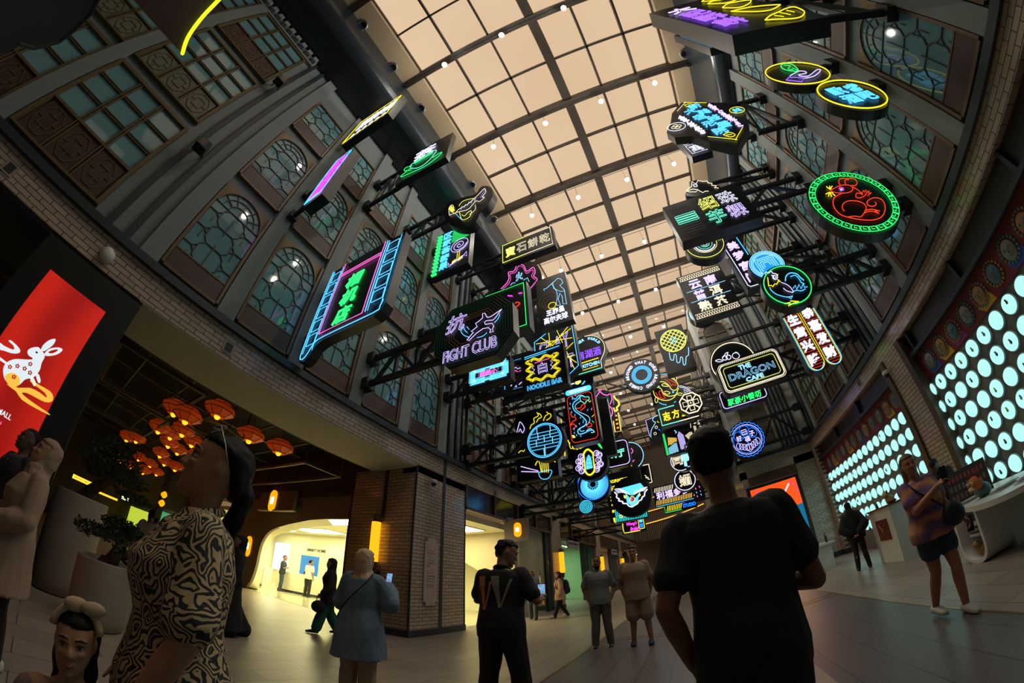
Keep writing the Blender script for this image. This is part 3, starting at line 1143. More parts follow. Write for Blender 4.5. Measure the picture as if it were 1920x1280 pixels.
s.line([(740, 650), (690, 665), (680, 690), (735, 682)], 'green', 0.016, smooth=4)
s.line([(735, 665), (650, 735), (700, 720), (840, 655), (940, 585), (978, 540), (905, 585)], 'green', 0.016, smooth=5)
s.done()
bracket(-1, 2.98, 11.7, 10.4, -4.6, 'upper left bracket behind the tea cup sign')
s = Sign('large filmstrip shaped sign with green characters and cyan sprocket holes', 2.83, FA, 0.34)
xL, xR, zB, zT = -5.72, -3.56, 4.80, 7.32
s._cab([(-5.72, 7.3), (-5.72, 4.95), (-5.66, 4.8), (-5.5, 4.78), (-5.38, 4.86), (-5.27, 5.05), (-5.05, 5.12), (-3.75, 5.12), (-3.6, 5.18), (-3.54, 5.35), (-3.54, 7.3)][::-1])
s.box = (-5.72, 4.78, -3.54, 7.3)
for xa, xb, lo in ((-5.68, -5.30, 4.85), (-4.0, -3.6, 5.2)):
 s.mline([(xa + 0.02, 7.26), (xa + 0.02, lo + 0.1)], 'cyan', 0.018)
 s.mline([(xa + 0.08, 7.22), (xa + 0.08, lo + 0.1)], 'cyan', 0.012)
 s.mline([(xb, 7.22), (xb, lo + 0.1)], 'cyan', 0.012)
 z = 7.1
 while z > lo + 0.42:
  s.mline(rrect(xa + 0.1, z - 0.26, xb - 0.02, z, 0.03, 2), 'cyan', 0.013, True)
  z -= 0.345
s.mline([(-5.66, 4.95), (-5.62, 4.84), (-5.5, 4.83), (-5.42, 4.9), (-5.3, 5.1), (-5.05, 5.17), (-3.75, 5.17), (-3.62, 5.26), (-3.58, 5.4)], 'cyan', 0.018, smooth=3)
s.mline([(-5.25, 7.28), (-5.25, 5.3), (-4.05, 5.3), (-4.05, 7.28)], 'pink', 0.016)
s.mline([(-5.25, 6.86), (-4.05, 6.86)], 'pink', 0.014)
s.mline([(-5.25, 6.93), (-4.05, 6.93)], 'pink', 0.014)
for i, ch in enumerate('相机店'):
 s.mtext(ch, (-4.92, 6.31 - i * 0.47, -4.46, 6.69 - i * 0.47), 'green', 0.0, offset=0.012, shear=0.15)
s.done()
bracket(-1, 3.02, 6.66, 5.45, -5.5, 'stub bracket behind the green and cyan filmstrip sign', 1, False)
s = Sign('octagonal black kung fu sign with a white neon fighter, reading FIGHT CLUB', 4.5, FI, 0.42)
oct_ = lambda d: [(-3.76 + d, 5.38 + d * .5), (-3.36 + d * .5, 4.95 + d), (-2.38 - d * .5, 4.95 + d), (-2.03 - d, 5.36 + d * .5), (-2.03 - d, 6.05 - d * .5), (-2.35 - d * .5, 6.45 - d), (-3.42 + d * .5, 6.45 - d), (-3.76 + d, 6.05 - d * .5)]
s._cab(oct_(0)); s.box = (-3.76, 4.95, -2.03, 6.45)
for k in range(9):
 s.mline(oct_(0.03 + k * 0.055), 'deepgreen' if k < 6 else 'ochre', 0.006, True, part='dim_outline')
s.mtext('抗', (-3.5, 5.78, -3.02, 6.22), 'lav', 0.013, offset=0.01, shear=0.2)
fighter = [(600, 400), (545, 438), (500, 468), (465, 475), (445, 435), (425, 440), (425, 480), (385, 515), (360, 530), (375, 560), (320, 605), (340, 612), (280, 685), (300, 688), (370, 620), (430, 578), (480, 570), (500, 590), (490, 615), (525, 605), (515, 585), (528, 555), (515, 530), (450, 540), (442, 520), (460, 505), (520, 500), (542, 480), (600, 400)]
s.line(fighter, 'lav', 0.013)
s.line([(225, 560), (228, 610), (255, 640), (300, 658)], 'cyan', 0.012, smooth=3)
s.line([(250, 565), (262, 595), (285, 615)], 'cyan', 0.012, smooth=3)
s.line([(280, 560), (300, 585)], 'cyan', 0.012)
s.line([(375, 662), (430, 645), (465, 615)], 'cyan', 0.012, smooth=3)
s.line([(532, 525), (565, 490), (585, 445)], 'cyan', 0.012, smooth=3)
s.mtext('FIGHT CLUB', (-3.5, 5.10, -2.35, 5.36), 'lav', 0.010, offset=0.02)
s.done()
bracket(-1, 4.72, 6.1, 5.4, -3.7, 'long bracket that carries the fight club sign')
s = Sign('black leaf shaped sign with a white and yellow crayfish in neon', 4.5, FJ, 0.4)
s.poly([(1000, 1060), (1010, 960), (1130, 900), (1240, 870), (1290, 810), (1360, 810), (1385, 870), (1340, 960), (1290, 1010), (1230, 1110), (1130, 1140), (1050, 1120)], 4)
s.line([(1040, 1045), (1035, 990), (1060, 960), (1075, 985), (1060, 1010), (1085, 1030), (1110, 1000), (1180, 960), (1240, 910), (1290, 860), (1320, 830), (1330, 860), (1300, 900), (1320, 900), (1280, 935), (1250, 930), (1200, 990), (1150, 1010), (1100, 1020), (1040, 1045)], 'cream', 0.014, smooth=2)
s.line([(1115, 970), (1150, 930), (1235, 908)], 'lemon', 0.012, smooth=3)
s.line([(1120, 1020), (1140, 1080), (1200, 1060), (1215, 1010), (1190, 1020), (1160, 1050), (1140, 1040)], 'lemon', 0.013, smooth=3)
s.line([(1090, 1030), (1110, 1055), (1140, 1080)], 'cyan', 0.013, smooth=3)
s.line([(1245, 960), (1245, 1000), (1200, 1040)], 'cream', 0.012, smooth=3)
s.fill([(1035, 990), (1055, 965), (1080, 1000), (1050, 1015)], 'yellow')
for k in range(5):
 s.line([(1130 + k * 27, 1000 - k * 17), (1142 + k * 27, 972 - k * 17)], 'lav', 0.010)
for k in range(3):
 s.line([(1285 + k * 12, 905 - k * 22), (1300 + k * 12, 885 - k * 22)], 'purple', 0.011)
s.done()
bracket(-1, 4.72, 11.3, 10.6, -4.0, 'high bracket behind the crayfish sign')
s = Sign('candy shop sign with purple lollipop and green stripes, cyan characters down the side', 6.1, FA, 0.42)
s._cab(rrect(-5.68, 10.12, -4.22, 12.5)); s.box = (-5.68, 10.12, -4.22, 12.5)
for k in range(12):
 s.mline([(-5.62, 10.2 + k * 0.19), (-5.44, 10.2 + k * 0.19)], 'green', 0.11, part='stripe_tube', n=4)
for k in range(10):
 s.mline([(-4.98, 11.62 + k * 0.085), (-4.28, 11.62 + k * 0.085)], 'green', 0.018, part='stripe_tube', n=4)
for i, ch in enumerate('区家荟糖果'):
 s.mtext(ch, (-5.38, 12.02 - i * 0.43, -5.02, 12.38 - i * 0.43), 'cyan', 0.0, offset=0.012)
sp = [(-4.62 + (0.02 + 0.011 * k) * cos(k * 0.5), 11.25 + (0.02 + 0.011 * k) * sin(k * 0.5)) for k in range(26)]
s.mline(sp, 'lav', 0.018)
s.mring((-4.62, 11.25), 0.34, 'lav', 0.018)
s.mline([(-4.66, 10.9), (-4.66, 10.45)], 'yellow', 0.018).mline([(-4.58, 10.9), (-4.58, 10.45)], 'yellow', 0.018)
s.mline([(-5.0, 10.5), (-4.9, 10.35), (-4.4, 10.58), (-4.28, 10.45), (-4.3, 10.7), (-4.45, 10.5), (-4.95, 10.28), (-5.0, 10.5)], 'lav', 0.014)
s.mfill([(-4.85, 10.4), (-4.72, 10.46), (-4.72, 10.56), (-4.85, 10.5)], 'yellow').mfill([(-4.62, 10.42), (-4.45, 10.5), (-4.47, 10.6), (-4.62, 10.52)], 'yellow')
s.done()
bracket(-1, 6.3, 11.8, 10.4, -5.6, 'bracket stub holding the lollipop candy sign', 1)
s = Sign('narrow dark sign framed in green neon with pink dashes and a red hook', 6.1, FI, 0.5)
s._cab(rrect(-3.6, 6.75, -2.33, 8.32)); s.box = (-3.6, 6.75, -2.33, 8.32)
s.inset(0.07, 'green', 0.018)
s.line([(655, 272), (697, 275)], 'magenta', 0.03).line([(755, 252), (787, 246)], 'magenta', 0.03)
s.line([(722, 345), (740, 332), (762, 338), (760, 355), (735, 375), (728, 405)], 'red', 0.02, smooth=3)
s.done()
bracket(-1, 6.35, 8.0, 7.3, -3.5, 'bracket behind the green framed sign')
s = Sign('wide horizontal sign with four outlined characters in a lemon and lilac frame', 7.7, FB, 0.35)
s._cab(rrect(-3.86, 11.42, -1.74, 12.6, 0.06)); s.box = (-3.86, 11.42, -1.74, 12.6)
s.mline([(-2.9, 12.52), (-3.78, 12.52), (-3.78, 11.5), (-2.9, 11.5)], 'lemon', 0.022)
s.mline([(-2.9, 12.52), (-1.82, 12.52), (-1.82, 11.5), (-2.9, 11.5)], 'cream', 0.02)
for i, ch in enumerate('寶石餅乾'):
 s.mtext(ch, (-3.66 + i * 0.46, 11.74, -3.27 + i * 0.46, 12.26), 'lemon' if i < 1 else 'cream', 0.0 if i == 0 else 0.013, offset=0.008)
s.done()
s = Sign('golf sign on a dark panel, cyan neon golfer swinging above two lines of characters', 7.7, FB, 0.3)
s._cab(rrect(-2.62, 7.92, -1.6, 9.95)); s.box = (-2.62, 7.92, -1.6, 9.95)
s.line([(835, 505), (830, 495), (848, 490), (905, 440), (920, 425), (945, 430), (955, 455), (935, 470), (965, 500), (970, 540), (980, 590), (955, 590), (950, 540), (935, 520), (925, 560), (940, 600), (918, 600), (912, 585), (920, 545), (915, 510), (895, 480), (880, 460)], 'sky', 0.014)
s.line([(890, 450), (895, 490), (940, 510), (968, 505)], 'sky', 0.012)
s.ring((885, 600), 0.12, 'yellow', 0.016)
for k in range(3):
 s.ring((865 + k * 3, 570 + k * 8), 0.32 - k * 0.08, 'ochre', 0.008, part='dim_outline')
s.mtext('王胙昌', (-2.38, 8.32, -1.82, 8.54), 'white', 0, offset=0.01)
s.mtext('高尔夫球', (-2.48, 8.04, -1.74, 8.27), 'white', 0, offset=0.01)
s.done()
bracket(-1, 7.9, 9.3, 8.7, -2.6, 'long bracket reaching out to the golf sign', 5)
s = Sign('flame shaped pink neon sign with a cyan character for fire', 8.9, FB, 0.4)
s.poly([(510, 430), (560, 500), (700, 545), (800, 500), (815, 400), (770, 320), (680, 310), (600, 345)], 3)
s.line([(553, 492), (590, 455), (605, 420), (602, 385), (640, 375), (660, 332), (700, 340), (720, 378), (762, 352), (775, 385), (765, 410), (788, 430), (760, 470), (735, 498)], 'pink', 0.026, smooth=4)
s.line([(562, 497), (600, 462), (616, 425), (612, 395), (648, 385), (668, 345), (695, 352), (718, 392), (755, 368), (762, 385), (752, 412), (775, 432)], 'pink', 0.014, smooth=4)
s.text('火', (650, 445), (692, 375), 'sky', 0.018, offset=0.01)
s.line([(615, 470), (625, 455), (645, 452)], 'sky', 0.018).line([(700, 435), (725, 420), (735, 445)], 'sky', 0.018)
s.done()
s = Sign('black sign edged in cyan bars tucked behind the flame sign, pale strokes on it', 10.2, FB, 0.4)
s._cab(rrect(-5.45, 12.3, -3.6, 14.0 - 0.5)); s.box = (-5.45, 12.3, -3.6, 13.5)
s.line([(535, 268), (535, 310)], 'cyan', 0.035).line([(537, 335), (537, 385)], 'cyan', 0.035).line([(725, 295), (735, 335)], 'cyan', 0.03)
s.line([(555, 370), (600, 340), (630, 345), (700, 318)], 'white', 0.03, smooth=2)
s.done()
s = Sign('small horizontal cyan fretwork sign with three pink characters in the middle', 7.7, FI, 0.35)
s._cab(rrect(-5.0, 6.6, -3.62, 7.35)); s.box = (-5.0, 6.6, -3.62, 7.35)
for (x0, z0, x1, z1) in ((-4.9, 7.08, -4.45, 7.24), (-4.25, 7.08, -3.75, 7.24), (-4.9, 6.7, -4.45, 6.86), (-4.25, 6.7, -3.75, 6.86), (-4.94, 6.78, -4.78, 7.16), (-3.85, 6.78, -3.69, 7.16), (-4.5, 7.14, -4.2, 7.2), (-4.5, 6.74, -4.2, 6.8)):
 s.mfill(rrect(x0, z0, x1, z1), 'cyan')
 s.mline(rrect(x0 - 0.02, z0 - 0.02, x1 + 0.02, z1 + 0.02), 'sky', 0.011, True)
for x, z in ((-4.78, 7.14), (-3.86, 7.14), (-4.78, 6.8), (-3.86, 6.8)):
 s.mring((x, z), 0.035, 'yellow', 0.014, 12)
s.mline(rrect(-4.64, 6.88, -4.0, 7.07), 'sky', 0.012, True)
s.mtext('國樂小', (-4.6, 6.9, -4.04, 7.05), 'pink', 0, offset=0.015)
s.done()
bracket(-1, 7.87, 7.26, 6.62, -4.95, 'bracket with two blocks holding the cyan fretwork sign', 1, False)
s = Sign('lattice sign cut at one corner, yellow bars crossing behind lilac letters', 9.4, FB, 0.36)
s._cab([(-3.5, 7.15), (-2.45, 7.15), (-2.0, 7.45), (-2.0, 9.2), (-2.95, 9.2), (-3.5, 8.92)]); s.box = (-3.5, 7.15, -2.0, 9.2)
s.mline([(-3.46, 7.2), (-2.47, 7.2), (-2.05, 7.48), (-2.05, 9.15), (-2.93, 9.15), (-3.46, 8.88)], 'cyan', 0.022, True)
for a, c in (((-3.4, 7.5), (-2.1, 8.4)), ((-3.4, 8.0), (-2.2, 9.1)), ((-3.4, 8.8), (-2.1, 8.6)), ((-2.6, 9.1), (-2.2, 7.4)), ((-3.2, 9.0), (-2.1, 7.6)), ((-3.4, 7.8), (-2.1, 7.9)), ((-2.9, 9.1), (-2.9, 8.3)), ((-3.4, 8.35), (-2.1, 9.0))):
 s.mline([a, c], 'yellow', 0.018)
for i, ch in enumerate('CLAY'):
 s.mtext(ch, (-3.3 + i * 0.28, 8.25 + 0.02 * i, -3.07 + i * 0.28, 8.75 + 0.05 * i), 'lav', 0.016, offset=0.01)
for i, ch in enumerate('POT'):
 s.mtext(ch, (-2.95 + i * 0.28, 7.5, -2.72 + i * 0.28, 8.0), 'lav', 0.016, offset=0.01)
s.done()
s = Sign('noodle bar sign with wavy yellow noodles framing a lilac character', 8.9, FB, 0.4)
s._cab(rrect(-3.78, 6.68, -2.33, 8.15)); s.box = (-3.78, 6.68, -2.33, 8.15)
s.mline([(-3.66, 8.0), (-2.45, 8.06)], 'cyan', 0.022).mline([(-3.66, 7.93), (-2.9, 7.97)], 'cyan', 0.018)
for q in range(4):
 d = q * 0.035
 for xo, sg in ((-3.52, -1), (-2.62, 1)):
  s.mline([(xo + sg * (0.08 * sin(t * 1.35) + d - 0.06), 7.85 - t * 0.062) for t in range(14)], 'yellow', 0.011, smooth=2)
 s.mline([(-3.45 + t * 0.07, 7.76 + 0.05 * sin(t * 1.1) + d * 0.8) for t in range(12)], 'yellow', 0.011, smooth=2)
 s.mline([(-3.45 + t * 0.07, 7.02 + 0.05 * sin(t * 1.1) + d * 0.8) for t in range(12)], 'yellow', 0.011, smooth=2)
s.mtext('白', (-3.22, 7.25, -2.93, 7.62), 'lav', 0.016, offset=0.015)
s.mline([(-3.35, 7.6), (-3.42, 7.52), (-3.34, 7.44), (-3.42, 7.36), (-3.34, 7.28)], 'lav', 0.014).mline([(-2.8, 7.6), (-2.73, 7.52), (-2.81, 7.44), (-2.73, 7.36), (-2.81, 7.28)], 'lav', 0.014)
s.mline([(-3.32, 7.68), (-2.82, 7.70)], 'pink', 0.016)
s.mtext('NOODLE BAR', (-3.62, 6.75, -2.5, 6.92), 'cyan', 0.011, offset=0.02)
s.done()
bracket(-1, 9.1, 7.6, 7.0, -3.7, 'bracket behind the yellow noodle sign', 3)
s = Sign('dark sign mostly hidden behind the noodle sign, with pink waves and a silver character', 9.75, FI, 0.3)
s._cab(rrect(-4.86, 7.28 - 0.15, -3.75, 8.9)); s.box = (-4.86, 7.13, -3.75, 8.9)
s.line([(625, 1105), (627, 1157), (788, 1112)], 'cyan', 0.022).line([(703, 868), (775, 848)], 'cyan', 0.02)
for k in range(3):
 s.line([(712, 940 + k * 30), (730, 930 + k * 30), (745, 945 + k * 30), (775, 930 + k * 30)], ('lav', 'pink', 'sky')[k], 0.02, smooth=3)
s.line([(710, 930), (712, 985)], 'magenta', 0.025)
s.text('银', (680, 1125), (735, 1080), 'lav', 0.018)
s.line([(755, 1090), (783, 1065)], 'lav', 0.025)
s.done()
s = Sign('round topped kitchen sign with arched white words over lilac characters', 11.0, FB, 0.4)
c0 = (-1.98, 9.05)
P = [(c0[0] + 0.72 * cos(radians(a)), c0[1] + 0.72 * sin(radians(a))) for a in range(0, 181, 12)]
s._cab([(-2.75, 8.1), (-1.5, 8.1), (-1.5, 8.45)] + P + [(-2.75, 8.6)]); s.box = (-2.75, 8.1, -1.26, 9.77)
s.mline([(c0[0] + 0.67 * cos(radians(a)), c0[1] + 0.67 * sin(radians(a))) for a in range(90, -31, -12)] + [(-1.56, 8.45), (-1.56, 8.18)], 'cream', 0.022)
s.mline([(-1.56, 8.16), (-2.7, 8.14)], 'mint', 0.022)
for i, ch in enumerate('OTHER WORLD'):
 a = radians(150 - i * 12.5)
 r_ = 0.54
 x, z = c0[0] + r_ * cos(a), c0[1] + r_ * sin(a)
 if ch != ' ':
  s.mtext(ch, (x - 0.045, z - 0.055, x + 0.045, z + 0.055), 'sky', 0, offset=0.02, rot=((x, z), a - pi / 2))
for i, ch in enumerate('南湖酒'):
 s.mtext(ch, (-2.35 + i * 0.32 - 0.06, 8.72, -2.07 + i * 0.32 - 0.06, 9.08), 'purple', 0.015, offset=0.0)
s.mline([(-2.3, 8.58), (-1.62, 8.6)], 'yellow', 0.03).mline([(-2.55, 8.26), (-1.68, 8.28)], 'yellow', 0.018)
s.mtext('KITCHEN', (-2.25, 8.36, -1.62, 8.5), 'sky', 0, offset=0.02)
s.done()
s = Sign('half round cyan bowl sign with a yellow blob and small white letters', 11.8, FE, 0.4)
c0 = s.pt((860, 300))
s._cab([(c0[0] + 0.66 * cos(radians(a)), c0[1] + 0.62 * sin(radians(a))) for a in range(180, 361, 10)] + [(c0[0] + 0.66, c0[1] + 0.3), (c0[0] - 0.66, c0[1] + 0.3)])
s.box = (c0[0] - 0.66, c0[1] - 0.62, c0[0] + 0.66, c0[1] + 0.3)
s.line([(745, 330), (780, 360), (840, 370), (900, 345), (945, 290)], 'cyan', 0.04, smooth=4)
s.line([(760, 300), (880, 262), (905, 270), (940, 245), (965, 255)], 'lav', 0.018, smooth=3)
s.fill([(845, 290), (900, 270), (905, 300), (870, 325), (848, 320)], 'lemon')
s.text('SHA', (780, 335), (840, 305), 'white', 0, offset=0.02)
s.done()
s = Sign('tall rounded restaurant sign with a blue neon dragon winding down a red frame', 11.0, FE, 0.45)
s._cab(rrect(-3.08, 5.55, -2.02, 7.72, 0.12)); s.box = (-3.08, 5.55, -2.02, 7.72)
s.mline(rrect(-3.0, 5.62, -2.1, 7.36, 0.14), 'red', 0.014, True, part='border_tube')
s.mfill(rrect(-3.03, 7.42, -2.08, 7.62, 0.09), 'cyan', part='name_bar')
s.mtext('RESTAURANT', (-2.88, 7.47, -2.24, 7.57), 'white', 0, offset=0.03, lift=0.035)
F0 = s.fr
s.fr = FL_
s.line([(870, 345), (820, 400), (770, 440), (755, 500), (790, 570), (860, 620), (930, 680), (960, 730), (930, 790), (870, 820), (830, 860), (850, 910), (920, 900), (1000, 860), (1050, 850)], 'cyan', 0.028, smooth=4)
s.line([(870, 420), (810, 460), (790, 510), (830, 570), (920, 610), (990, 650), (1010, 700), (980, 760), (900, 800), (860, 840), (880, 870), (930, 860)], 'sky', 0.016, smooth=4)
for k in range(15):
 t = k / 14
 p = spline([(800, 330, 0), (730, 430, 0), (720, 540, 0), (780, 620, 0), (900, 680, 0), (920, 730, 0), (840, 770, 0), (780, 840, 0), (800, 920, 0), (880, 940, 0)], 8)
 q = p[int(t * (len(p) - 1))]
 s.line([(q.x, q.y - 14), (q.x - 12, q.y), (q.x + 2, q.y + 12)], 'cyan', 0.014)
s.line([(735, 350), (790, 390), (830, 345), (880, 330), (930, 350)], 'cyan', 0.022, smooth=3)
s.line([(860, 350), (900, 340), (940, 360), (990, 350), (1000, 395), (960, 415), (940, 455), (900, 430), (870, 410), (860, 350)], 'mint', 0.02, smooth=2)
s.line([(900, 385), (940, 400), (965, 388)], 'red', 0.016).line([(985, 410), (1010, 435), (1025, 410)], 'lemon', 0.014)
s.line([(800, 525), (870, 520), (890, 480), (925, 465), (940, 500), (900, 540), (870, 565)], 'red', 0.022, smooth=3)
s.line([(725, 600), (740, 650), (790, 660), (800, 700), (760, 720), (720, 780), (765, 760), (800, 800), (755, 835)], 'red', 0.022, smooth=3)
s.line([(960, 800), (985, 755), (1020, 745), (1040, 790), (1005, 800), (980, 815)], 'red', 0.02, smooth=3)
s.line([(1040, 520), (1035, 555)], 'lav', 0.012).line([(1075, 620), (1040, 655)], 'lemon', 0.012).line([(1045, 710), (1070, 745)], 'green', 0.014).line([(985, 535), (970, 565)], 'cyan', 0.012)
s.fill([(740, 930), (770, 925), (795, 960), (755, 968)], 'lemon')
s.line([(960, 865), (1010, 830), (1050, 850), (1080, 880), (1030, 890)], 'sky', 0.02, smooth=3)
s.fr = F0
s.done()
bracket(-1, 11.3, 7.3, 6.5, -3.05, 'bracket reaching to the blue dragon sign', 4)
s = Sign('round cyan double happiness lattice sign on a black drum', 8.9, FE, 0.35)
s.disc((540, 882), 0.58)
c0 = s.c
s.ring((540, 882), 0.50, 'cyan', 0.024, n=40)
s.mring(c0, 0.46, 'cyan', 0.014, n=40)
for z, xa, xb in ((0.24, -0.38, 0.38), (0.14, -0.42, 0.42), (0.05, -0.44, 0.44), (-0.05, -0.44, 0.44), (-0.14, -0.42, 0.42), (-0.24, -0.38, 0.38)):
 s.mline([(c0[0] + xa, c0[1] + z), (c0[0] + xb, c0[1] + z)], 'cyan', 0.015)
for x, za, zb in ((-0.2, 0.24, 0.41), (0.2, 0.24, 0.41), (0, -0.24, -0.45), (-0.18, 0.05, 0.24), (0.18, 0.05, 0.24), (0, -0.05, 0.14), (-0.24, -0.14, 0.05), (0.24, -0.14, 0.05), (-0.03, -0.24, -0.45), (0.0, -0.14, -0.24)):
 s.mline([(c0[0] + x, c0[1] + za), (c0[0] + x, c0[1] + zb)], 'sky', 0.015)
s.done()
bracket(-1, 9.1, 5.35, 4.82, -3.75, 'low bracket carrying the round cyan lattice sign')
s = Sign('tall black sign with yellow noodles lifted from a cyan bowl by lilac chopsticks', 10.5, FE, 0.4)
s._cab(rrect(-4.82, 4.48, -3.4, 6.82)); s.box = (-4.82, 4.48, -3.4, 6.82)
s.line([(305, 1145), (480, 1190)], 'lav', 0.024).line([(310, 1195), (480, 1200)], 'lav', 0.024)
s.line([(450, 1135), (465, 1100), (490, 1100), (510, 1200)], 'yellow', 0.022, smooth=3)
for k in range(4):
 s.line([(515 + k * 20, 1090), (520 + k * 20, 1205)], 'yellow', 0.02)
s.line([(485, 1205), (490, 1240), (520, 1270), (570, 1268), (600, 1235), (608, 1180), (485, 1205)], 'cyan', 0.02, smooth=3)
s.line([(395, 770), (410, 730), (440, 710), (435, 665), (480, 640), (465, 605)], 'yellow', 0.02, smooth=3)
s.line([(460, 705), (480, 670), (512, 650), (495, 620), (470, 615)], 'yellow', 0.02, smooth=3)
s.line([(530, 690), (550, 640), (580, 620), (560, 600)], 'yellow', 0.02, smooth=3).line([(560, 685), (600, 655), (605, 625), (585, 615)], 'yellow', 0.02, smooth=3)
s.line([(265, 805), (285, 730), (300, 700), (340, 760), (320, 810), (300, 770), (285, 800)], 'lav', 0.022, smooth=3)
s.line([(275, 865), (310, 900), (345, 895), (310, 860)], 'lav', 0.022, smooth=3)
s.line([(280, 1010), (310, 985), (330, 995), (355, 965)], 'yellow', 0.018, smooth=3).line([(615, 1080), (650, 1100)], 'yellow', 0.025)
s.done()
bracket(-1, 10.75, 6.3, 5.2, -4.8, 'bracket behind the chopsticks and bowl sign', 1)
s = Sign('yellow steamer basket sign with a green sprig, behind the blue dragon', 13.0, FE, 0.35)
s._cab(rrect(-3.78, 5.6, -1.9, 8.0)); s.box = (-3.78, 5.6, -1.9, 8.0)
s.line([(775, 880), (790, 910), (850, 925), (930, 890), (940, 880)], 'yellow', 0.03, smooth=3)
for k in range(5):
 s.line([(785 + k * 32, 905 + 6 * (k % 3)), (800 + k * 30, 962 + 6 * (k % 3)), (822 + k * 28, 960), (815 + k * 30, 905)], 'yellow', 0.02, smooth=2)
s.line([(985, 880), (990, 925)], 'yellow', 0.02).line([(742, 950), (745, 1040)], 'yellow', 0.03).line([(705, 660), (712, 735)], 'yellow', 0.02)
s.line([(742, 700), (750, 745)], 'purple', 0.03)
s.line([(1035, 890), (1060, 895), (1080, 930), (1115, 965), (1090, 920), (1065, 885), (1035, 890)], 'green', 0.03, smooth=3)
s.done()
s = Sign('round sign with a blue pagoda in a yellow frame between lilac clouds', 12.3, FF, 0.45)
s.disc((295, 300), 0.64)
s.line([(222, 200), (240, 165), (270, 145), (300, 160), (328, 185)], 'yellow', 0.05, smooth=3)
s.line([(240, 405), (265, 440), (300, 450), (335, 425), (355, 390)], 'yellow', 0.05, smooth=3)
s.line([(222, 190), (242, 410)], 'yellow', 0.035).line([(330, 180), (352, 390)], 'yellow', 0.035)
s.fill([(280, 205), (305, 235), (318, 290), (330, 365), (250, 385), (248, 290), (262, 235)], 'cyan', 'pagoda')
for (z0, z1) in ((245, 250), (290, 296), (335, 340)):
 s.line([(245, z0), (325, z1 - 12)], 'blue', 0.014)
for cx, cy in ((190, 230), (160, 290), (185, 340), (160, 370), (200, 405), (185, 290), (375, 190), (410, 210), (400, 270), (425, 320), (390, 345), (380, 385)):
 s.ring((cx, cy), 0.10, 'lav', 0.02, n=14)
 s.ring((cx + 8, cy), 0.05, 'lav', 0.016, n=10)
s.done()
s = Sign('blue spiral fan sign with radiating slats, under the pagoda drum', 14.0, FF, 0.4)
s.disc((338, 590), 0.66)
c0 = s.pt((332, 562))
for k in range(56):
 a = radians(140 + k * 260 / 55)
 L = 0.56 + 0.05 * cos(a)
 s.mline([(c0[0] + 0.22 * cos(a), c0[1] + 0.22 * sin(a)), (c0[0] + L * cos(a), c0[1] + L * sin(a) * 0.98 - 0.05)], 'cyan', 0.017, n=4)
for k in range(14):
 a = radians(k * 360 / 14)
 s.mline([(c0[0] + 0.12 * cos(a), c0[1] + 0.12 * sin(a)), (c0[0] + 0.2 * cos(a), c0[1] + 0.2 * sin(a))], 'cyan', 0.022)
s.mring(c0, 0.62, 'blue', 0.02, a0=140, a1=400)
s.done()
s = Sign('small round dotted cyan sign below the blue fan', 13.0, FF, 0.3)
s.disc((250, 830), 0.28)
for k in range(5):
 s.mring(s.c, 0.04 + k * 0.048, 'teal' if k % 2 else 'cyan', 0.016, n=24)
s.done()
bracket(-1, 13.2, 4.2, 3.78 + 1.4, -3.5, 'lowest bracket on the left, beside the dotted cyan sign', 2)
s = Sign('hourglass shaped pink sign with green characters, to the right of the blue dragon', 14.0, FL_, 0.35)
s.poly([(1060, 400), (1160, 250), (1330, 290), (1350, 430), (1330, 480), (1375, 580), (1330, 690), (1220, 730), (1100, 690)], 3)
s.line([(1090, 380), (1130, 315), (1165, 280), (1210, 315), (1270, 330), (1320, 310), (1340, 390), (1310, 470)], 'pink', 0.03, smooth=3)
s.ring((1160, 255), 0.05, 'pink', 0.02, n=12)
s.line([(1125, 545), (1150, 490), (1210, 465), (1290, 485), (1345, 550), (1335, 640), (1270, 690), (1200, 695), (1150, 670)], 'pink', 0.034, smooth=4)
s.text('义', (1110, 460), (1190, 380), 'dimgrey', 0.018).text('天', (1205, 440), (1295, 350), 'dimgreen', 0.022)
s.text('抻', (1150, 640), (1290, 530), 'dimgreen', 0.022)
s.done()
s = Sign('small grey box sign with a white outlined shoe, under the pink hourglass sign', 15.2, FL_, 0.4)
s._cab([s.pt(p) for p in ((1140, 720), (1330, 650), (1370, 960), (1150, 1000))]); s.box = (-2.2, 6.1, -1.2, 7.8)
s.line([(1170, 780), (1280, 740), (1285, 775), (1175, 810)], 'dimgrey', 0.03, closed=True).line([(1175, 850), (1230, 825), (1290, 800), (1300, 850), (1180, 890)], 'white', 0.018)
for k in range(5):
 s.line([(1190 + k * 28, 975 - k * 9), (1196 + k * 28, 945 - k * 14)], 'sky', 0.02)
s.done()
s = Sign('golden sign of scalloped cloud over a vertical plaque, beside the pink hourglass', 16.0, FE, 0.35)
s._cab([s.pt(p) for p in ((1215, 450), (1270, 430), (1300, 520), (1280, 600), (1315, 800), (1235, 815), (1205, 640))]); s.box = (-1.9, 6.1, -1.2, 8.5)
s.line([(1230, 440), (1250, 470), (1275, 490), (1285, 530), (1260, 560), (1270, 580), (1245, 590), (1230, 560)], 'gold', 0.07, smooth=3)
s.line([(1222, 640), (1245, 800), (1305, 790), (1275, 605)], 'gold', 0.04)
for k in range(4):
 s.line([(1245 + k * 6, 640 + k * 40), (1265 + k * 6, 635 + k * 40)], 'orange', 0.06)
s.done()
s = Sign('rounded cinema hall sign with two bright mint characters in a lilac frame', 16.0, FF, 0.4)
s._cab(rrect(-2.95, 5.95, -1.72, 7.25, 0.2)); s.box = (-2.95, 5.95, -1.72, 7.25)
s.inset(0.07, 'lav', 0.024, 0.2)
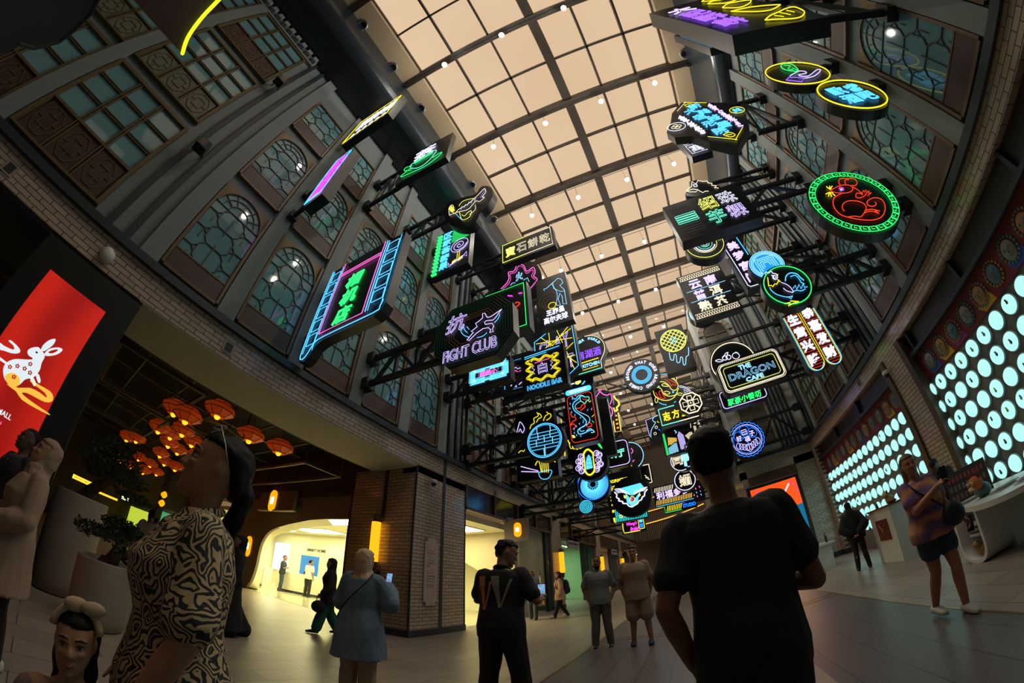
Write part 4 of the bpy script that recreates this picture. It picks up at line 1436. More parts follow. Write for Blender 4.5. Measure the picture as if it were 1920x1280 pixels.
s.text('戏', (495, 265), (590, 155), 'mint', 0, offset=0.03).text('厅', (600, 250), (705, 130), 'mint', 0, offset=0.03)
s.done()
s = Sign('round pale blue wave sign with pink swirls, half hidden by the cinema hall sign', 18.6, FF, 0.35)
s.disc((765, 225), 0.82)
s.mring(s.c, 0.76, 'sky', 0.03, a0=-60, a1=110)
s.line([(755, 200), (790, 195), (812, 160), (790, 130)], 'pink', 0.03, smooth=3).line([(745, 300), (790, 305), (830, 270)], 'pink', 0.03, smooth=3)
s.line([(655, 360), (690, 350)], 'orange', 0.05).line([(720, 345), (740, 340)], 'yellow', 0.04).line([(790, 340), (800, 338)], 'yellow', 0.04)
s.done()
s = Sign('acupuncture clinic sign with thick yellow lettering on black', 18.0, FF, 0.5)
s._cab(rrect(*[-3.25, 5.02, -1.62, 6.3, 0.1])); s.box = (-3.25, 5.02, -1.62, 6.3)
s.mtext('ACUPUNCTURE', (-3.2, 5.78, -2.3, 5.94), 'yellow', 0, offset=0.03)
s.mtext('医药', (-3.15, 5.15, -2.25, 5.7), 'yellow', 0.024, offset=0.03)
s.line([(580, 360), (615, 385)], 'cyan', 0.03)
s.done()
s = Sign('small black sign in a pale bent frame with a swirl of whipped cream', 19.5, FN, 0.4)
s._cab(rrect(*(lambda q: (q[0] - 0.7, q[1], q[2], q[3]))(s.tbox((150, 890), (285, 640))))); q = s.tbox((150, 890), (285, 640)); s.box = (q[0] - 0.7, q[1], q[2], q[3])
s.line([(95, 680), (240, 645), (262, 665), (298, 850), (300, 880), (270, 888)], 'cream', 0.03, smooth=2)
s.line([(205, 790), (225, 800), (222, 825), (250, 815), (250, 840), (275, 840)], 'cream', 0.028, smooth=3)
s.done()
s = Sign('big round sign of a blue and white lion dance mask', 16.5, FF, 0.5)
s.disc((790, 705), 0.92)
s.fill([(660, 610), (900, 545), (940, 590), (870, 640), (830, 690), (770, 690), (700, 640)], 'cyan', 'mask')
s.fill([(720, 660), (770, 720), (800, 780), (840, 725), (900, 650), (860, 790), (800, 825), (740, 780)], 'cyan', 'mask')
for sg, pts in ((0, [(590, 655), (620, 690), (615, 720), (650, 740), (640, 760), (690, 770), (690, 790), (740, 795), (760, 820), (800, 832), (830, 815), (870, 790), (880, 765), (915, 745), (925, 715), (950, 700), (955, 660), (985, 620)]),):
 s.line(pts, 'white', 0.045, smooth=3)
for k in range(4):
 s.line([(590 + k * 12, 625 + k * 14), (650 + k * 10, 615 + k * 14), (720 + k * 6, 650 + k * 8)], 'white', 0.026, smooth=3)
 s.line([(985 - k * 12, 595 + k * 14), (925 - k * 10, 610 + k * 12), (850 - k * 4, 660 + k * 6)], 'white', 0.026, smooth=3)
s.fill([(720, 640), (765, 660), (770, 690), (735, 670)], 'yellow', 'brow').fill([(870, 615), (825, 645), (815, 680), (855, 655)], 'yellow', 'brow')
s.fill([(700, 690), (730, 700), (725, 735), (705, 725)], 'yellow', 'cheek').fill([(890, 660), (870, 690), (880, 715), (905, 690)], 'yellow', 'cheek')
s.line([(775, 760), (785, 720), (800, 705), (825, 720), (835, 755), (800, 775), (775, 760)], 'orange', 0.04, smooth=3)
s.line([(800, 725), (800, 755)], 'purple', 0.05)
s.done()
s = Sign('striped teal sign with a row of five yellow stars under the lion mask', 18.0, FF, 0.35)
s._cab(rrect(-3.18, 3.76, -1.6, 4.95)); s.box = (-3.18, 3.76, -1.6, 4.95)
for k in range(19):
 x = -3.12 + k * 0.081
 s.mline([(x, 3.8), (x, 4.85)], 'teal', 0.026, n=4)
for k in range(5):
 cx, cz = -2.88 + k * 0.225, 4.05 + 0.0 * k
 P = [(cx + (0.1 if i % 2 == 0 else 0.05) * sin(pi * i / 5), cz + (0.1 if i % 2 == 0 else 0.05) * cos(pi * i / 5)) for i in range(10)]
 s.mline(P, 'yellow', 0.022, True, lift=0.06)
s.mfill([(-3.1, 4.45), (-2.8, 4.4), (-2.7, 4.7), (-3.05, 4.8)], 'lav', d=0.05)
s.done()
s = Sign('black sign edged with thick yellow dashes left of the striped star sign', 19.2, FF, 0.35)
q = s.tbox((545, 1020), (600, 650))
s._cab(rrect(q[0], q[1], q[2] + 0.9, q[3])); s.box = (q[0], q[1], q[2] + 0.9, q[3])
s.line([(545, 660), (553, 720)], 'yellow', 0.09).line([(557, 745), (560, 765)], 'yellow', 0.08).line([(568, 800), (578, 900)], 'yellow', 0.09).line([(585, 955), (595, 1005), (615, 1020)], 'yellow', 0.09)
s.done()
s = Sign('bridal shop sign with magenta script in a rough yellow border, lowest of all', 20.0, FF, 0.35)
s._cab(rrect(-3.25, 3.36, -2.0, 4.15)); s.box = (-3.25, 3.36, -2.0, 4.15)
s.mtext("Wong's", (-2.98, 3.72, -2.42, 3.96), 'magenta', 0, shear=0.3, offset=0.03)
s.mtext('Bridal', (-2.82, 3.46, -2.36, 3.68), 'magenta', 0, shear=0.3, offset=0.03)
s.mline([(-3.18, 3.95), (-3.19, 3.6), (-3.15, 3.42), (-2.5, 3.42), (-2.3, 3.42)], 'yellow', 0.035)
s.mline(rrect(-2.34, 3.5, -2.06, 4.1, 0.05), 'yellow', 0.026, True)
s.mfill(rrect(-2.29, 3.56, -2.12, 3.78), 'blue').mfill(rrect(-2.29, 3.84, -2.12, 4.02), 'cyan')
s.done()
for y, z in ((14.2, 5.0), (16.7, 4.9), (18.3, 5.9)):
 bracket(-1, y, z + 0.7, z, -3.0, 'dark bracket among the far left signs, %s' % {14.2: 'behind the blue fan', 16.7: 'behind the lion mask', 18.3: 'behind the acupuncture sign'}[y], 3)
# ---------------------------------------------------------------- right side signs
def mdisc(s, c, r):
 s.c, s.r = c, r
 s._cab([(c[0] + r * cos(2 * pi * i / 44), c[1] + r * sin(2 * pi * i / 44)) for i in range(44)])
 s.box = (c[0] - r, c[1] - r, c[0] + r, c[1] + r)
s = Sign('big dark pastry sign at the top edge, yellow shell outlines over purple characters', 1.4, FK, 0.5)
s._cab(rrect(2.64, 6.30, 4.32, 9.6)); s.box = (2.64, 6.30, 4.32, 9.6)
for i, ch in enumerate('大記酥餅'):
 s.mtext(ch, (2.78, 8.55 - i * 0.6, 3.24, 9.05 - i * 0.6), 'purple' if i else 'lav', 0.018, offset=0.005)
s.line([(860, 165), (900, 130), (960, 105), (1010, 80), (1075, 65), (1140, 90), (1155, 110), (1130, 140), (1060, 155), (960, 158), (860, 165)], 'yellow', 0.018, smooth=3)
s.line([(930, 130), (1000, 140)], 'yellow', 0.013).line([(970, 108), (1050, 125)], 'yellow', 0.013).line([(1020, 92), (1080, 105)], 'yellow', 0.013)
s.line([(605, 98), (700, 75), (800, 60), (960, 48), (965, 55), (900, 88), (780, 100), (605, 98)], 'yellow', 0.018, smooth=3)
s.line([(540, 70), (580, 40), (650, 25), (740, 12), (755, 22), (720, 50), (650, 70), (540, 70)], 'yellow', 0.018, smooth=3)
s.line([(430, 40), (470, 20), (560, 5), (640, 0), (640, 10), (560, 35), (430, 40)], 'yellow', 0.018, smooth=3)
s.line([(385, 22), (420, 2), (500, -14), (520, 0), (470, 15), (385, 22)], 'yellow', 0.018, smooth=3)
s.done()
bracket(1, 1.52, 8.2, 6.6, 4.3, 'bracket holding the big pastry sign near the top edge', 2)
s = Sign('slim dark sign with a cyan bracket line just under the pastry sign', 2.8, FK, 0.35)
s._cab(rrect(4.25, 10.6, 4.8, 12.9)); s.box = (4.25, 10.6, 4.8, 12.9)
s.mline([(4.42, 12.7), (4.36, 12.65), (4.36, 10.75), (4.5, 10.72)], 'sky', 0.03)
for i in range(3):
 s.mtext('美食街'[i], (4.45, 11.9 - i * 0.42, 4.7, 12.2 - i * 0.42), ('green', 'lav', 'pink')[i], 0.012)
s.done()
s = Sign('round yellow ringed sign with a purple hand holding a green leaf', 2.8, FK, 0.26)
mdisc(s, (4.73, 7.76), 0.64)
s.mring(s.c, 0.62, 'yellow', 0.022, 44)
s.line([(975, 505), (995, 490), (1060, 492), (1110, 540), (1060, 542), (1000, 530), (975, 505)], 'green', 0.018, smooth=3)
s.line([(1000, 500), (1050, 505), (1030, 525), (1070, 535)], 'green', 0.012, smooth=3).line([(1060, 520), (1110, 540)], 'green', 0.012)
s.line([(1040, 590), (1150, 595), (1135, 625), (1015, 612), (1040, 590)], 'purple', 0.017)
s.line([(1045, 580), (1110, 545), (1160, 548), (1165, 560), (1110, 572), (1130, 582), (1185, 580), (1245, 535), (1275, 538), (1230, 580), (1155, 598)], 'lav', 0.017, smooth=3)
s.done()
s = Sign('round yellow ringed sign with four blue characters, beside the hand and leaf', 2.8, FK, 0.3)
mdisc(s, (4.96, 6.49), 0.635)
s.mring(s.c, 0.60, 'yellow', 0.024, 44)
for i, ch in enumerate('歐睿酒吧'):
 x = 4.62 + (i % 2) * 0.37
 z = 6.52 - (i // 2) * 0.36
 s.mtext(ch, (x, z, x + 0.32, z + 0.31), 'cyan', 0.017, offset=0.01)
s.done()
bracket(1, 2.89, 8.0, 8.0, 5.2, 'stub arm holding the hand and leaf sign')
bracket(1, 2.89, 6.7, 6.7, 5.5, 'stub arm holding the yellow ringed characters')
s = Sign('six sided cosmetic clinic sign, blue characters between slanting pink and white words', 4.5, FK, 0.36)
P = [s.pt(p) for p in ((160, 850), (230, 770), (570, 770), (620, 800), (700, 810), (740, 955), (650, 1112), (440, 1065), (300, 1020), (180, 1030), (120, 990), (150, 920))]
s._cab(P); s.box = (3.05, 8.5, 4.62, 11.75)
U, V = s.pt((300, 800)), s.pt((600, 990))
for i, ch in enumerate('新大美容整形醫院'):
 t = (i // 2) / 4.0
 cx, cz = U[0] + (V[0] - U[0]) * t + (0.08 if i % 2 == 0 else -0.16), U[1] + (V[1] - U[1]) * t - (0.1 if i % 2 == 0 else 0.34)
 s.mtext(ch, (cx - 0.17, cz - 0.17, cx + 0.17, cz + 0.17), 'cyan', 0.02, offset=0.005)
for body, a, c, col in (('ARIA CARIENTAL', (435, 785), (680, 945), 'lav'), ('AESTHETICS', (215, 875), (400, 1000), 'white')):
 A, B = s.pt(a), s.pt(c)
 n = len(body)
 for i, ch in enumerate(body):
  if ch == ' ':
   continue
  x, z = A[0] + (B[0] - A[0]) * (i + 0.5) / n, A[1] + (B[1] - A[1]) * (i + 0.5) / n
  h = 0.085
  s.mtext(ch, (x - h * 0.8, z - h, x + h * 0.8, z + h), col, 0, offset=0.02, rot=((x, z), atan2(B[1] - A[1], B[0] - A[0]) + pi / 2 - 0.35))
s.line([(250, 775), (420, 778)], 'yellow', 0.016).line([(200, 840), (265, 770)], 'cream', 0.014)
s.line([(690, 962), (635, 1058)], 'yellow', 0.016).line([(430, 1032), (650, 1055)], 'lemon', 0.014)
s.line([(255, 795), (290, 785), (325, 795), (280, 808), (255, 795)], 'yellow', 0.014, smooth=3)
s.line([(545, 1018), (590, 1000), (635, 1018), (600, 1035), (545, 1018)], 'yellow', 0.016, smooth=3).line([(570, 1020), (610, 1015)], 'yellow', 0.014)
c0 = s.pt((648, 832))
s.mring(c0, 0.2, 'yellow', 0.016, 24); s.mtext('美', (c0[0] - 0.12, c0[1] - 0.12, c0[0] + 0.12, c0[1] + 0.12), 'cyan', 0.014)
c0 = s.pt((195, 957))
s.mring(c0, 0.24, 'white', 0.016, 24)
for k in range(4):
 a = k * pi / 2
 s.mring((c0[0] + 0.08 * cos(a), c0[1] + 0.08 * sin(a)), 0.06, 'cream', 0.014, 10)
s.done()
bracket(1, 4.7, 11.0, 9.2, 4.55, 'bracket behind the six sided clinic sign', 2)
s = Sign('small dark flat sign with two white framed characters under the clinic sign', 6.1, FK, 0.4)
s._cab(rrect(3.42, 11.25, 4.12, 12.75)); s.box = (3.42, 11.25, 4.12, 12.75)
for i, ch in enumerate('公寓'):
 s.mline(rrect(3.5, 12.05 - i * 0.66, 4.02, 12.62 - i * 0.66), 'white', 0.016, True)
 s.mtext(ch, (3.56, 12.12 - i * 0.66, 3.96, 12.55 - i * 0.66), 'white', 0.013)
s.done()
bracket(1, 6.3, 11.75, 11.75, 4.1, 'thin arm above the rat sign going to the two framed characters')
s = Sign('large round sign of a red neon rat inside a green fretwork ring', 4.5, FH, 0.34)
mdisc(s, (4.70, 5.82), 0.9)
for k in range(30):                                   # square meander round the rim
 a0 = 2 * pi * k / 30
 w = 2 * pi / 30
 q = [(0.00, 0.86), (0.86, 0.86), (0.86, 0.74), (0.30, 0.74), (0.30, 0.80), (0.62, 0.80)]
 s.mline([(s.c[0] + r_ * cos(a0 + t * w), s.c[1] + r_ * sin(a0 + t * w)) for t, r_ in q], 'green', 0.014)
 s.mline([(s.c[0] + r_ * cos(a0 + t * w), s.c[1] + r_ * sin(a0 + t * w)) for t, r_ in ((0.0, 0.86), (0.0, 0.74), (0.18, 0.74))], 'green', 0.014)
s.line([(1270, 298), (1300, 280), (1345, 262), (1400, 262), (1425, 285), (1405, 310), (1340, 318), (1280, 308), (1270, 298)], 'red', 0.013, smooth=4)
s.line([(1335, 260), (1325, 235), (1340, 215), (1375, 215), (1395, 225)], 'red', 0.013, smooth=4)
s.line([(1375, 258), (1370, 230), (1400, 213), (1440, 220), (1455, 245), (1440, 265), (1415, 262)], 'red', 0.013, smooth=4)
s.line([(1425, 275), (1465, 298), (1495, 330), (1480, 320), (1450, 320), (1448, 345), (1475, 352), (1510, 335), (1525, 310)], 'red', 0.013, smooth=3)
s.line([(1490, 318), (1500, 298), (1510, 312), (1515, 295), (1528, 310), (1540, 300), (1535, 318), (1555, 315), (1530, 335)], 'red', 0.012)
s.line([(1345, 320), (1300, 345), (1285, 380), (1300, 430), (1340, 470), (1400, 490), (1480, 505), (1560, 508), (1620, 490), (1648, 450), (1650, 400), (1630, 365), (1590, 350), (1550, 358), (1525, 380), (1535, 405), (1570, 410), (1590, 395), (1580, 380)], 'red', 0.014, smooth=4)
s.line([(1365, 445), (1350, 420), (1360, 390), (1400, 372), (1460, 375), (1505, 395), (1520, 425), (1505, 455)], 'red', 0.013, smooth=4)
s.line([(1395, 485), (1440, 480), (1480, 485), (1510, 455), (1560, 445), (1610, 462), (1580, 440), (1615, 445), (1560, 432), (1510, 440)], 'red', 0.013, smooth=3)
s.ring((1345, 287), 0.045, 'magenta', 0.013, n=14); s.fill([(1338, 283), (1352, 281), (1352, 291), (1339, 293)], 'sky', 'eye')
for a, c in (((1265, 290), (1240, 270)), ((1268, 288), (1262, 268)), ((1270, 290), (1280, 268)), ((1262, 312), (1235, 325)), ((1265, 314), (1255, 340)), ((1272, 312), (1275, 342)), ((1280, 312), (1300, 335))):
 s.line([a, ((a[0] + c[0]) / 2 - 4, (a[1] + c[1]) / 2), c], 'yellow', 0.018, smooth=2)
s.done()
bracket(1, 4.68, 6.1, 6.1, 5.5, 'upper stub arm behind the round rat sign')
bracket(1, 4.68, 5.5, 5.5, 5.5, 'lower stub arm behind the round rat sign')
s = Sign('white neon wolf head on a black cut-out above the cake sign', 7.0, FH, 0.35)
s.poly([(242, 315), (275, 270), (272, 228), (300, 222), (340, 216), (420, 240), (490, 262), (470, 300), (400, 310), (330, 330), (270, 330)], 2)
s.line([(252, 298), (290, 265), (292, 232), (318, 250), (335, 225), (370, 232), (400, 228), (405, 242), (435, 245), (430, 258), (465, 262), (450, 275), (480, 278)], 'cream', 0.022)
s.line([(252, 298), (300, 285), (335, 290), (320, 305), (275, 305), (252, 298)], 'cream', 0.02)
s.line([(335, 292), (370, 310), (385, 300), (410, 300)], 'cream', 0.02).line([(300, 255), (325, 250), (330, 265), (310, 268)], 'white', 0.026, closed=True)
s.done()
s = Sign('wide dark cake shop sign with four large outlined characters and stacked bars', 6.15, FH, 0.5)
s._cab(rrect(1.72, 7.85, 3.9, 9.36)); s.box = (1.72, 7.85, 3.9, 9.36)
for k in range(14):
 lit = 5 <= k < 9
 z = 9.2 - k * 0.09
 s.mline(rrect(1.86, z - 0.032, 2.42, z + 0.032, 0.03, 3), 'mint' if lit else 'dimgrey', 0.012 if lit else 0.005, True, part='bar_tube')
for i, (ch, col) in enumerate((('绍', 'lemon'), ('珠', 'white'), ('芋', 'mint'), ('粿', 'lav'))):
 x, z = 2.62 + (i % 2) * 0.56, 8.68 - (i // 2) * 0.6
 s.mtext(ch, (x, z, x + 0.47, z + 0.5), col, 0.018, offset=0.012)
s.done()
bracket(1, 6.4, 9.2, 8.6, 3.88, 'long bracket behind the cake shop sign', 2)
s = Sign('half round black sign of concentric pale rings below the cake shop sign', 7.7, FH, 0.35)
mdisc(s, (2.72, 9.1), 0.62)
s.mring(s.c, 0.56, 'lemon', 0.016, 36); s.mring(s.c, 0.36, 'lemon', 0.014, 30); s.mring(s.c, 0.13, 'mint', 0.016, 18); s.mring(s.c, 0.07, 'white', 0.014, 14)
s.mring(s.c, 0.30, 'lav', 0.04, 24, 180, 330); s.mring(s.c, 0.22, 'mint', 0.012, 24)
for k in range(30):
 a = 2 * pi * k / 30
 s.mring((s.c[0] + 0.46 * cos(a), s.c[1] + 0.46 * sin(a)), 0.05, 'lemon' if k < 8 else 'dimgrey', 0.007, 8, part='dim_outline' if k >= 8 else 'neon_ring')
s.done()
bracket(1, 7.9, 9.9, 9.3, 3.3, 'bracket behind the concentric ring sign', 3)
s = Sign('tall sign with characters running down between a white and a blue edge line', 8.6, FH, 0.35)
s._cab(rrect(3.5, 7.72, 4.18, 9.95)); s.box = (3.5, 7.72, 4.18, 9.95)
s.mline([(3.56, 9.6), (3.56, 7.88), (3.62, 7.8), (4.0, 7.8)], 'white', 0.022)
s.mline([(4.12, 9.85), (4.12, 9.0)], 'cyan', 0.024).mline([(3.62, 9.86), (3.8, 9.88)], 'white', 0.022)
for i, ch in enumerate('美梦宫门'):
 s.mtext(ch, (3.66, 9.38 - i * 0.47, 4.02, 9.74 - i * 0.47), 'lav', 0.0, offset=0.02)
s.done()
bracket(1, 8.8, 8.9, 8.1, 4.15, 'bracket that holds the tall edge lined sign', 2)
s = Sign('pale blue round medallion sign with a maze pattern, behind the rooster', 7.6, FH, 0.32)
mdisc(s, (3.95, 7.58), 0.52)
s.mfill([(s.c[0] + 0.48 * cos(2 * pi * i / 40), s.c[1] + 0.48 * sin(2 * pi * i / 40)) for i in range(40)], 'blue', 'disc', 0.01)
for r_ in (0.48, 0.43, 0.38):
 s.mring(s.c, r_, 'sky', 0.018, 36)
for k in range(36):
 a = 2 * pi * k / 36
 s.mline([(s.c[0] + 0.38 * cos(a), s.c[1] + 0.38 * sin(a)), (s.c[0] + 0.43 * cos(a), s.c[1] + 0.43 * sin(a))], 'sky', 0.012, n=4)
for k in range(4):
 s.mline(rrect(s.c[0] - 0.27 + k * 0.06, s.c[1] - 0.25 + k * 0.06, s.c[0] + 0.27 - k * 0.06, s.c[1] + 0.25 - k * 0.06, 0.02, 2)[2:], 'sky', 0.018)
s.done()
s = Sign('round black sign with a blue neon rooster in a green ring', 6.1, FH, 0.36)
mdisc(s, (3.31, 5.68), 0.56)
s.mring(s.c, 0.5, 'green', 0.02, 40)
s.line([(805, 885), (815, 870), (830, 880), (850, 865), (860, 880), (885, 885), (895, 910), (880, 925), (862, 915), (870, 900), (850, 895)], 'white', 0.016, smooth=2)
s.ring((872, 905), 0.04, 'white', 0.013, n=12); s.line([(885, 890), (900, 890)], 'yellow', 0.016)
s.line([(825, 910), (832, 970), (850, 965), (860, 975), (875, 955), (890, 958), (900, 935), (915, 940), (895, 925)], 'yellow', 0.018)
s.line([(840, 980), (850, 1000), (890, 1030), (960, 1048), (1000, 1040)], 'cyan', 0.016, smooth=3)
s.line([(920, 945), (960, 960), (990, 985), (1005, 1015), (960, 1005), (935, 985)], 'lav', 0.016, smooth=3)
s.line([(950, 935), (955, 900), (985, 878), (1030, 885), (1055, 910), (1080, 930)], 'cyan', 0.02, smooth=3)
s.line([(985, 905), (1020, 895), (1050, 925), (1060, 945), (1085, 955)], 'cyan', 0.016, smooth=3)
s.line([(1005, 985), (1020, 965), (1030, 995), (1045, 960), (1060, 990), (1075, 955), (1085, 980), (1105, 975)], 'cyan', 0.018)
s.line([(1000, 1010), (1030, 1000), (1060, 1005), (1090, 990)], 'cyan', 0.016, smooth=2)
s.line([(965, 1045), (990, 1060), (1000, 1040)], 'cyan', 0.016).line([(945, 1095), (985, 1085), (970, 1110), (1010, 1090), (1045, 1080), (985, 1075)], 'yellow', 0.02)
s.done()
bracket(1, 6.3, 6.0, 5.45, 3.8, 'long bracket that carries the rooster sign', 4)
s = Sign('double arched sign with eight white characters in two columns on red bars', 8.75, FG, 0.34)
x0, x1, x2 = 4.06, 4.56, 5.06
out = [(x1, 5.06)] + [(x1 + 0.25 + 0.25 * cos(radians(a)), 5.02 + 0.25 * sin(radians(a))) for a in range(190, 361, 17)] + [(x2, 6.7), (x1, 6.7), (x0, 6.62)] + [(x0 + 0.25 + 0.25 * cos(radians(a)), 5.02 - 0.02 + 0.25 * sin(radians(a))) for a in range(180, 351, 17)]
s._cab(out); s.box = (x0, 4.75, x2, 6.7)
for i in range(2):
 xa = x0 + i * 0.5
 u = [(xa + 0.03, 6.55), (xa + 0.03, 5.02)] + [(xa + 0.25 + 0.22 * cos(radians(a)), 5.02 + 0.22 * sin(radians(a))) for a in range(180, 361, 18)] + [(xa + 0.47, 6.55)]
 s.mline(u, 'yellow', 0.014)
 if i == 0:
  s.mline([(p[0] - 0.03, p[1]) for p in u[:12]], 'cyan', 0.02)
 else:
  s.mline([(p[0] + 0.03, p[1]) for p in u[2:]], 'cyan', 0.02)
 for k in range(22):
  z = 6.55 - k * 0.079
  if z > 4.86:
   s.mline([(xa + 0.05, z), (xa + 0.45, z)], 'red', 0.008, part='bar_tube', n=4)
 for j, ch in enumerate(('生意兴隆', '恭喜发财')[i]):
  s.mtext(ch, (xa + 0.08, 6.24 - j * 0.43 + i * 0.06, xa + 0.42, 6.57 - j * 0.43 + i * 0.06), 'white', 0.0, offset=0.03, lift=0.05)
s.done()
bracket(1, 8.95, 6.1, 5.45, 5.05, 'short bracket behind the double arched sign', 1, False)
s = Sign('square black tea sign with six white characters between two patterned bands', 10.0, FH, 0.34)
s._cab(rrect(1.93, 8.16, 3.6, 10.25)); s.box = (1.93, 8.16, 3.6, 10.25)
for z in (8.25, 9.98):
 s.mline(rrect(2.0, z, 3.53, z + 0.18), 'cream', 0.014, True)
 for k in range(17):
  s.mline([(2.02 + k * 0.088, z + 0.02), (2.02 + k * 0.088 + 0.044, z + 0.16), (2.02 + k * 0.088 + 0.088, z + 0.02)], 'cream', 0.018)
for z in (9.43, 8.96):
 s.mline([(2.05, z), (3.5, z)], 'sky', 0.015)
for i, ch in enumerate('云南普洱熟茶'):
 x, z = 2.25 + (i % 2) * 0.58, 9.5 - (i // 2) * 0.5
 s.mtext(ch, (x, z, x + 0.42, z + 0.4), 'lav' if i < 3 else 'cream', 0.0, offset=0.022)
s.done()
s = Sign('sliver of a round pale blue sign behind the six character tea sign', 11.5, FH, 0.3)
mdisc(s, (2.6, 9.55), 0.55)
s.mfill([(s.c[0] + 0.5 * cos(2 * pi * i / 40), s.c[1] + 0.5 * sin(2 * pi * i / 40)) for i in range(40)], 'sky', 'disc', 0.01)
s.done()
bracket(1, 10.2, 9.7, 9.0, 3.58, 'long bracket behind the six character tea sign', 5)
s = Sign('dark square sign with a round yellow waffle dripping blue', 13.0, FG, 0.5)
s._cab(rrect(0.68, 8.25, 1.9, 10.38)); s.box = (0.68, 8.25, 1.9, 10.38)
c0 = (1.33, 9.68)
s.mring(c0, 0.53, 'lemon', 0.03, 36)
for k in range(-3, 4):
 d = k * 0.15
 L = sqrt(max(0.53 ** 2 - d * d, 0)) * 0.98
 for a in (radians(45), radians(-45)):
  ux, uz = cos(a), sin(a)
  s.mline([(c0[0] - uz * d - ux * L, c0[1] + ux * d - uz * L), (c0[0] - uz * d + ux * L, c0[1] + ux * d + uz * L)], 'lemon', 0.024, n=4)
s.mline(rrect(c0[0] - 0.1, c0[1] - 0.1, c0[0] + 0.1, c0[1] + 0.1), 'cyan', 0.03, True, lift=0.05)
s.line([(605, 345), (607, 400), (590, 410), (585, 465), (570, 465), (565, 420), (550, 415), (545, 450), (525, 450), (520, 400), (505, 398), (500, 435), (480, 430), (470, 380)], 'sky', 0.024, smooth=2)
s.done()
s = Sign('round sign reading WHAT GOES AROUND COMES AROUND about a blue ring', 15.0, FG, 0.4)
mdisc(s, (-0.37, 9.67), 0.86)
for r_ in (0.46, 0.41, 0.36, 0.31):
 s.mring(s.c, r_, 'cyan', 0.02, 36)
body = 'WHAT GOES AROUND COMES AROUND '
for i, ch in enumerate(body):
 a = radians(100 - i * 360 / len(body))
 if ch != ' ':
  x, z = s.c[0] + 0.68 * cos(a), s.c[1] + 0.68 * sin(a)
  s.mtext(ch, (x - 0.055, z - 0.075, x + 0.055, z + 0.075), 'white', 0, offset=0.03, rot=((x, z), a - pi / 2))
s.done()
bracket(1, 13.3, 9.2, 9.2, 1.85, 'long bar under the waffle sign')
s = Sign('square sign of two yellow neon koi circling with red fins', 16.0, FM, 0.4)
s._cab(rrect(-0.2, 8.1, 1.2, 9.75)); s.box = (-0.2, 8.1, 1.2, 9.75)
s.line([(490, 345), (560, 325), (630, 350), (680, 400), (720, 455), (780, 475), (825, 440), (835, 380), (800, 320), (740, 275), (680, 265)], 'lemon', 0.024, smooth=4)
s.line([(800, 320), (815, 260), (795, 232)], 'lemon', 0.02, smooth=2).line([(790, 315), (765, 270), (765, 240)], 'lemon', 0.02, smooth=2)
s.line([(410, 470), (420, 520), (440, 570), (500, 615), (580, 645), (670, 645), (750, 610), (800, 550), (820, 500), (845, 440)], 'lemon', 0.024, smooth=4)
s.line([(410, 470), (440, 430), (500, 425), (545, 450), (565, 490), (600, 545), (680, 575), (760, 565), (810, 545)], 'lemon', 0.024, smooth=4)
s.line([(595, 505), (640, 490), (700, 520), (650, 545), (600, 520)], 'lemon', 0.02, smooth=3).line([(555, 385), (590, 360), (650, 380), (670, 405), (590, 405), (555, 385)], 'lemon', 0.02, smooth=3)
s.line([(455, 590), (440, 650), (465, 690), (490, 650), (485, 610)], 'lemon', 0.02, smooth=3).line([(815, 530), (860, 520), (915, 530)], 'lemon', 0.02, smooth=2).line([(820, 545), (860, 560), (900, 555)], 'lemon', 0.02, smooth=2)
s.line([(605, 290), (640, 305), (690, 350), (715, 405), (740, 380), (800, 395), (790, 350), (740, 320), (680, 290)], 'red', 0.02, smooth=2)
s.line([(450, 510), (480, 560), (500, 600), (540, 600), (580, 620), (615, 600), (570, 545), (560, 490), (520, 490), (510, 530), (540, 580)], 'red', 0.02, smooth=2)
s.fill([(495, 395), (520, 395), (520, 415), (495, 415)], 'cyan', 'dot').fill([(735, 490), (765, 490), (765, 515), (735, 515)], 'cyan', 'dot')
s.line([(505, 680), (560, 710), (640, 725)], 'cyan', 0.024, smooth=2).line([(535, 205), (600, 195), (680, 197)], 'cyan', 0.024).line([(765, 685), (800, 665)], 'cyan', 0.024)
s.done()
s = Sign('black round sign with a white double arc, peeking between koi and octagon', 17.0, FM, 0.3)
mdisc(s, (1.15, 8.95), 0.66)
s.mring(s.c, 0.62, 'white', 0.02, a0=-20, a1=80); s.mring(s.c, 0.55, 'white', 0.02, a0=-20, a1=80)
s.line([(930, 455), (950, 520), (1000, 500)], 'white', 0.022, closed=True)
s.done()
s = Sign('white octagonal fretwork sign glowing beside the mint framed sign', 15.0, FM, 0.35)
c0 = (1.40, 7.66)
R8 = lambda r_: [(c0[0] + r_ * cos(radians(22.5 + 45 * i)), c0[1] + r_ * sin(radians(22.5 + 45 * i))) for i in range(8)]
s._cab(R8(0.56)); s.box = (0.88, 7.14, 1.92, 8.18)
s.mline(R8(0.49), 'cream', 0.045, True); s.mring(c0, 0.02, 'cream', 0.03, 8)
for dx, dz in ((0, 0), (0.24, 0), (-0.24, 0), (0, 0.24), (0, -0.24)):
 s.mline(rrect(c0[0] + dx - 0.1, c0[1] + dz - 0.1, c0[0] + dx + 0.1, c0[1] + dz + 0.1), 'cream', 0.03, True)
for a in range(4):
 t = radians(45 + 90 * a)
 s.mline([(c0[0] + 0.15 * cos(t), c0[1] + 0.15 * sin(t)), (c0[0] + 0.46 * cos(t), c0[1] + 0.46 * sin(t))], 'cream', 0.035)
s.done()
s = Sign('horizontal sign with yellow characters in a mint to white neon frame', 15.6, FM, 0.35)
s._cab(rrect(-0.1, 7.15, 1.7, 8.08)); s.box = (-0.1, 7.15, 1.7, 8.08)
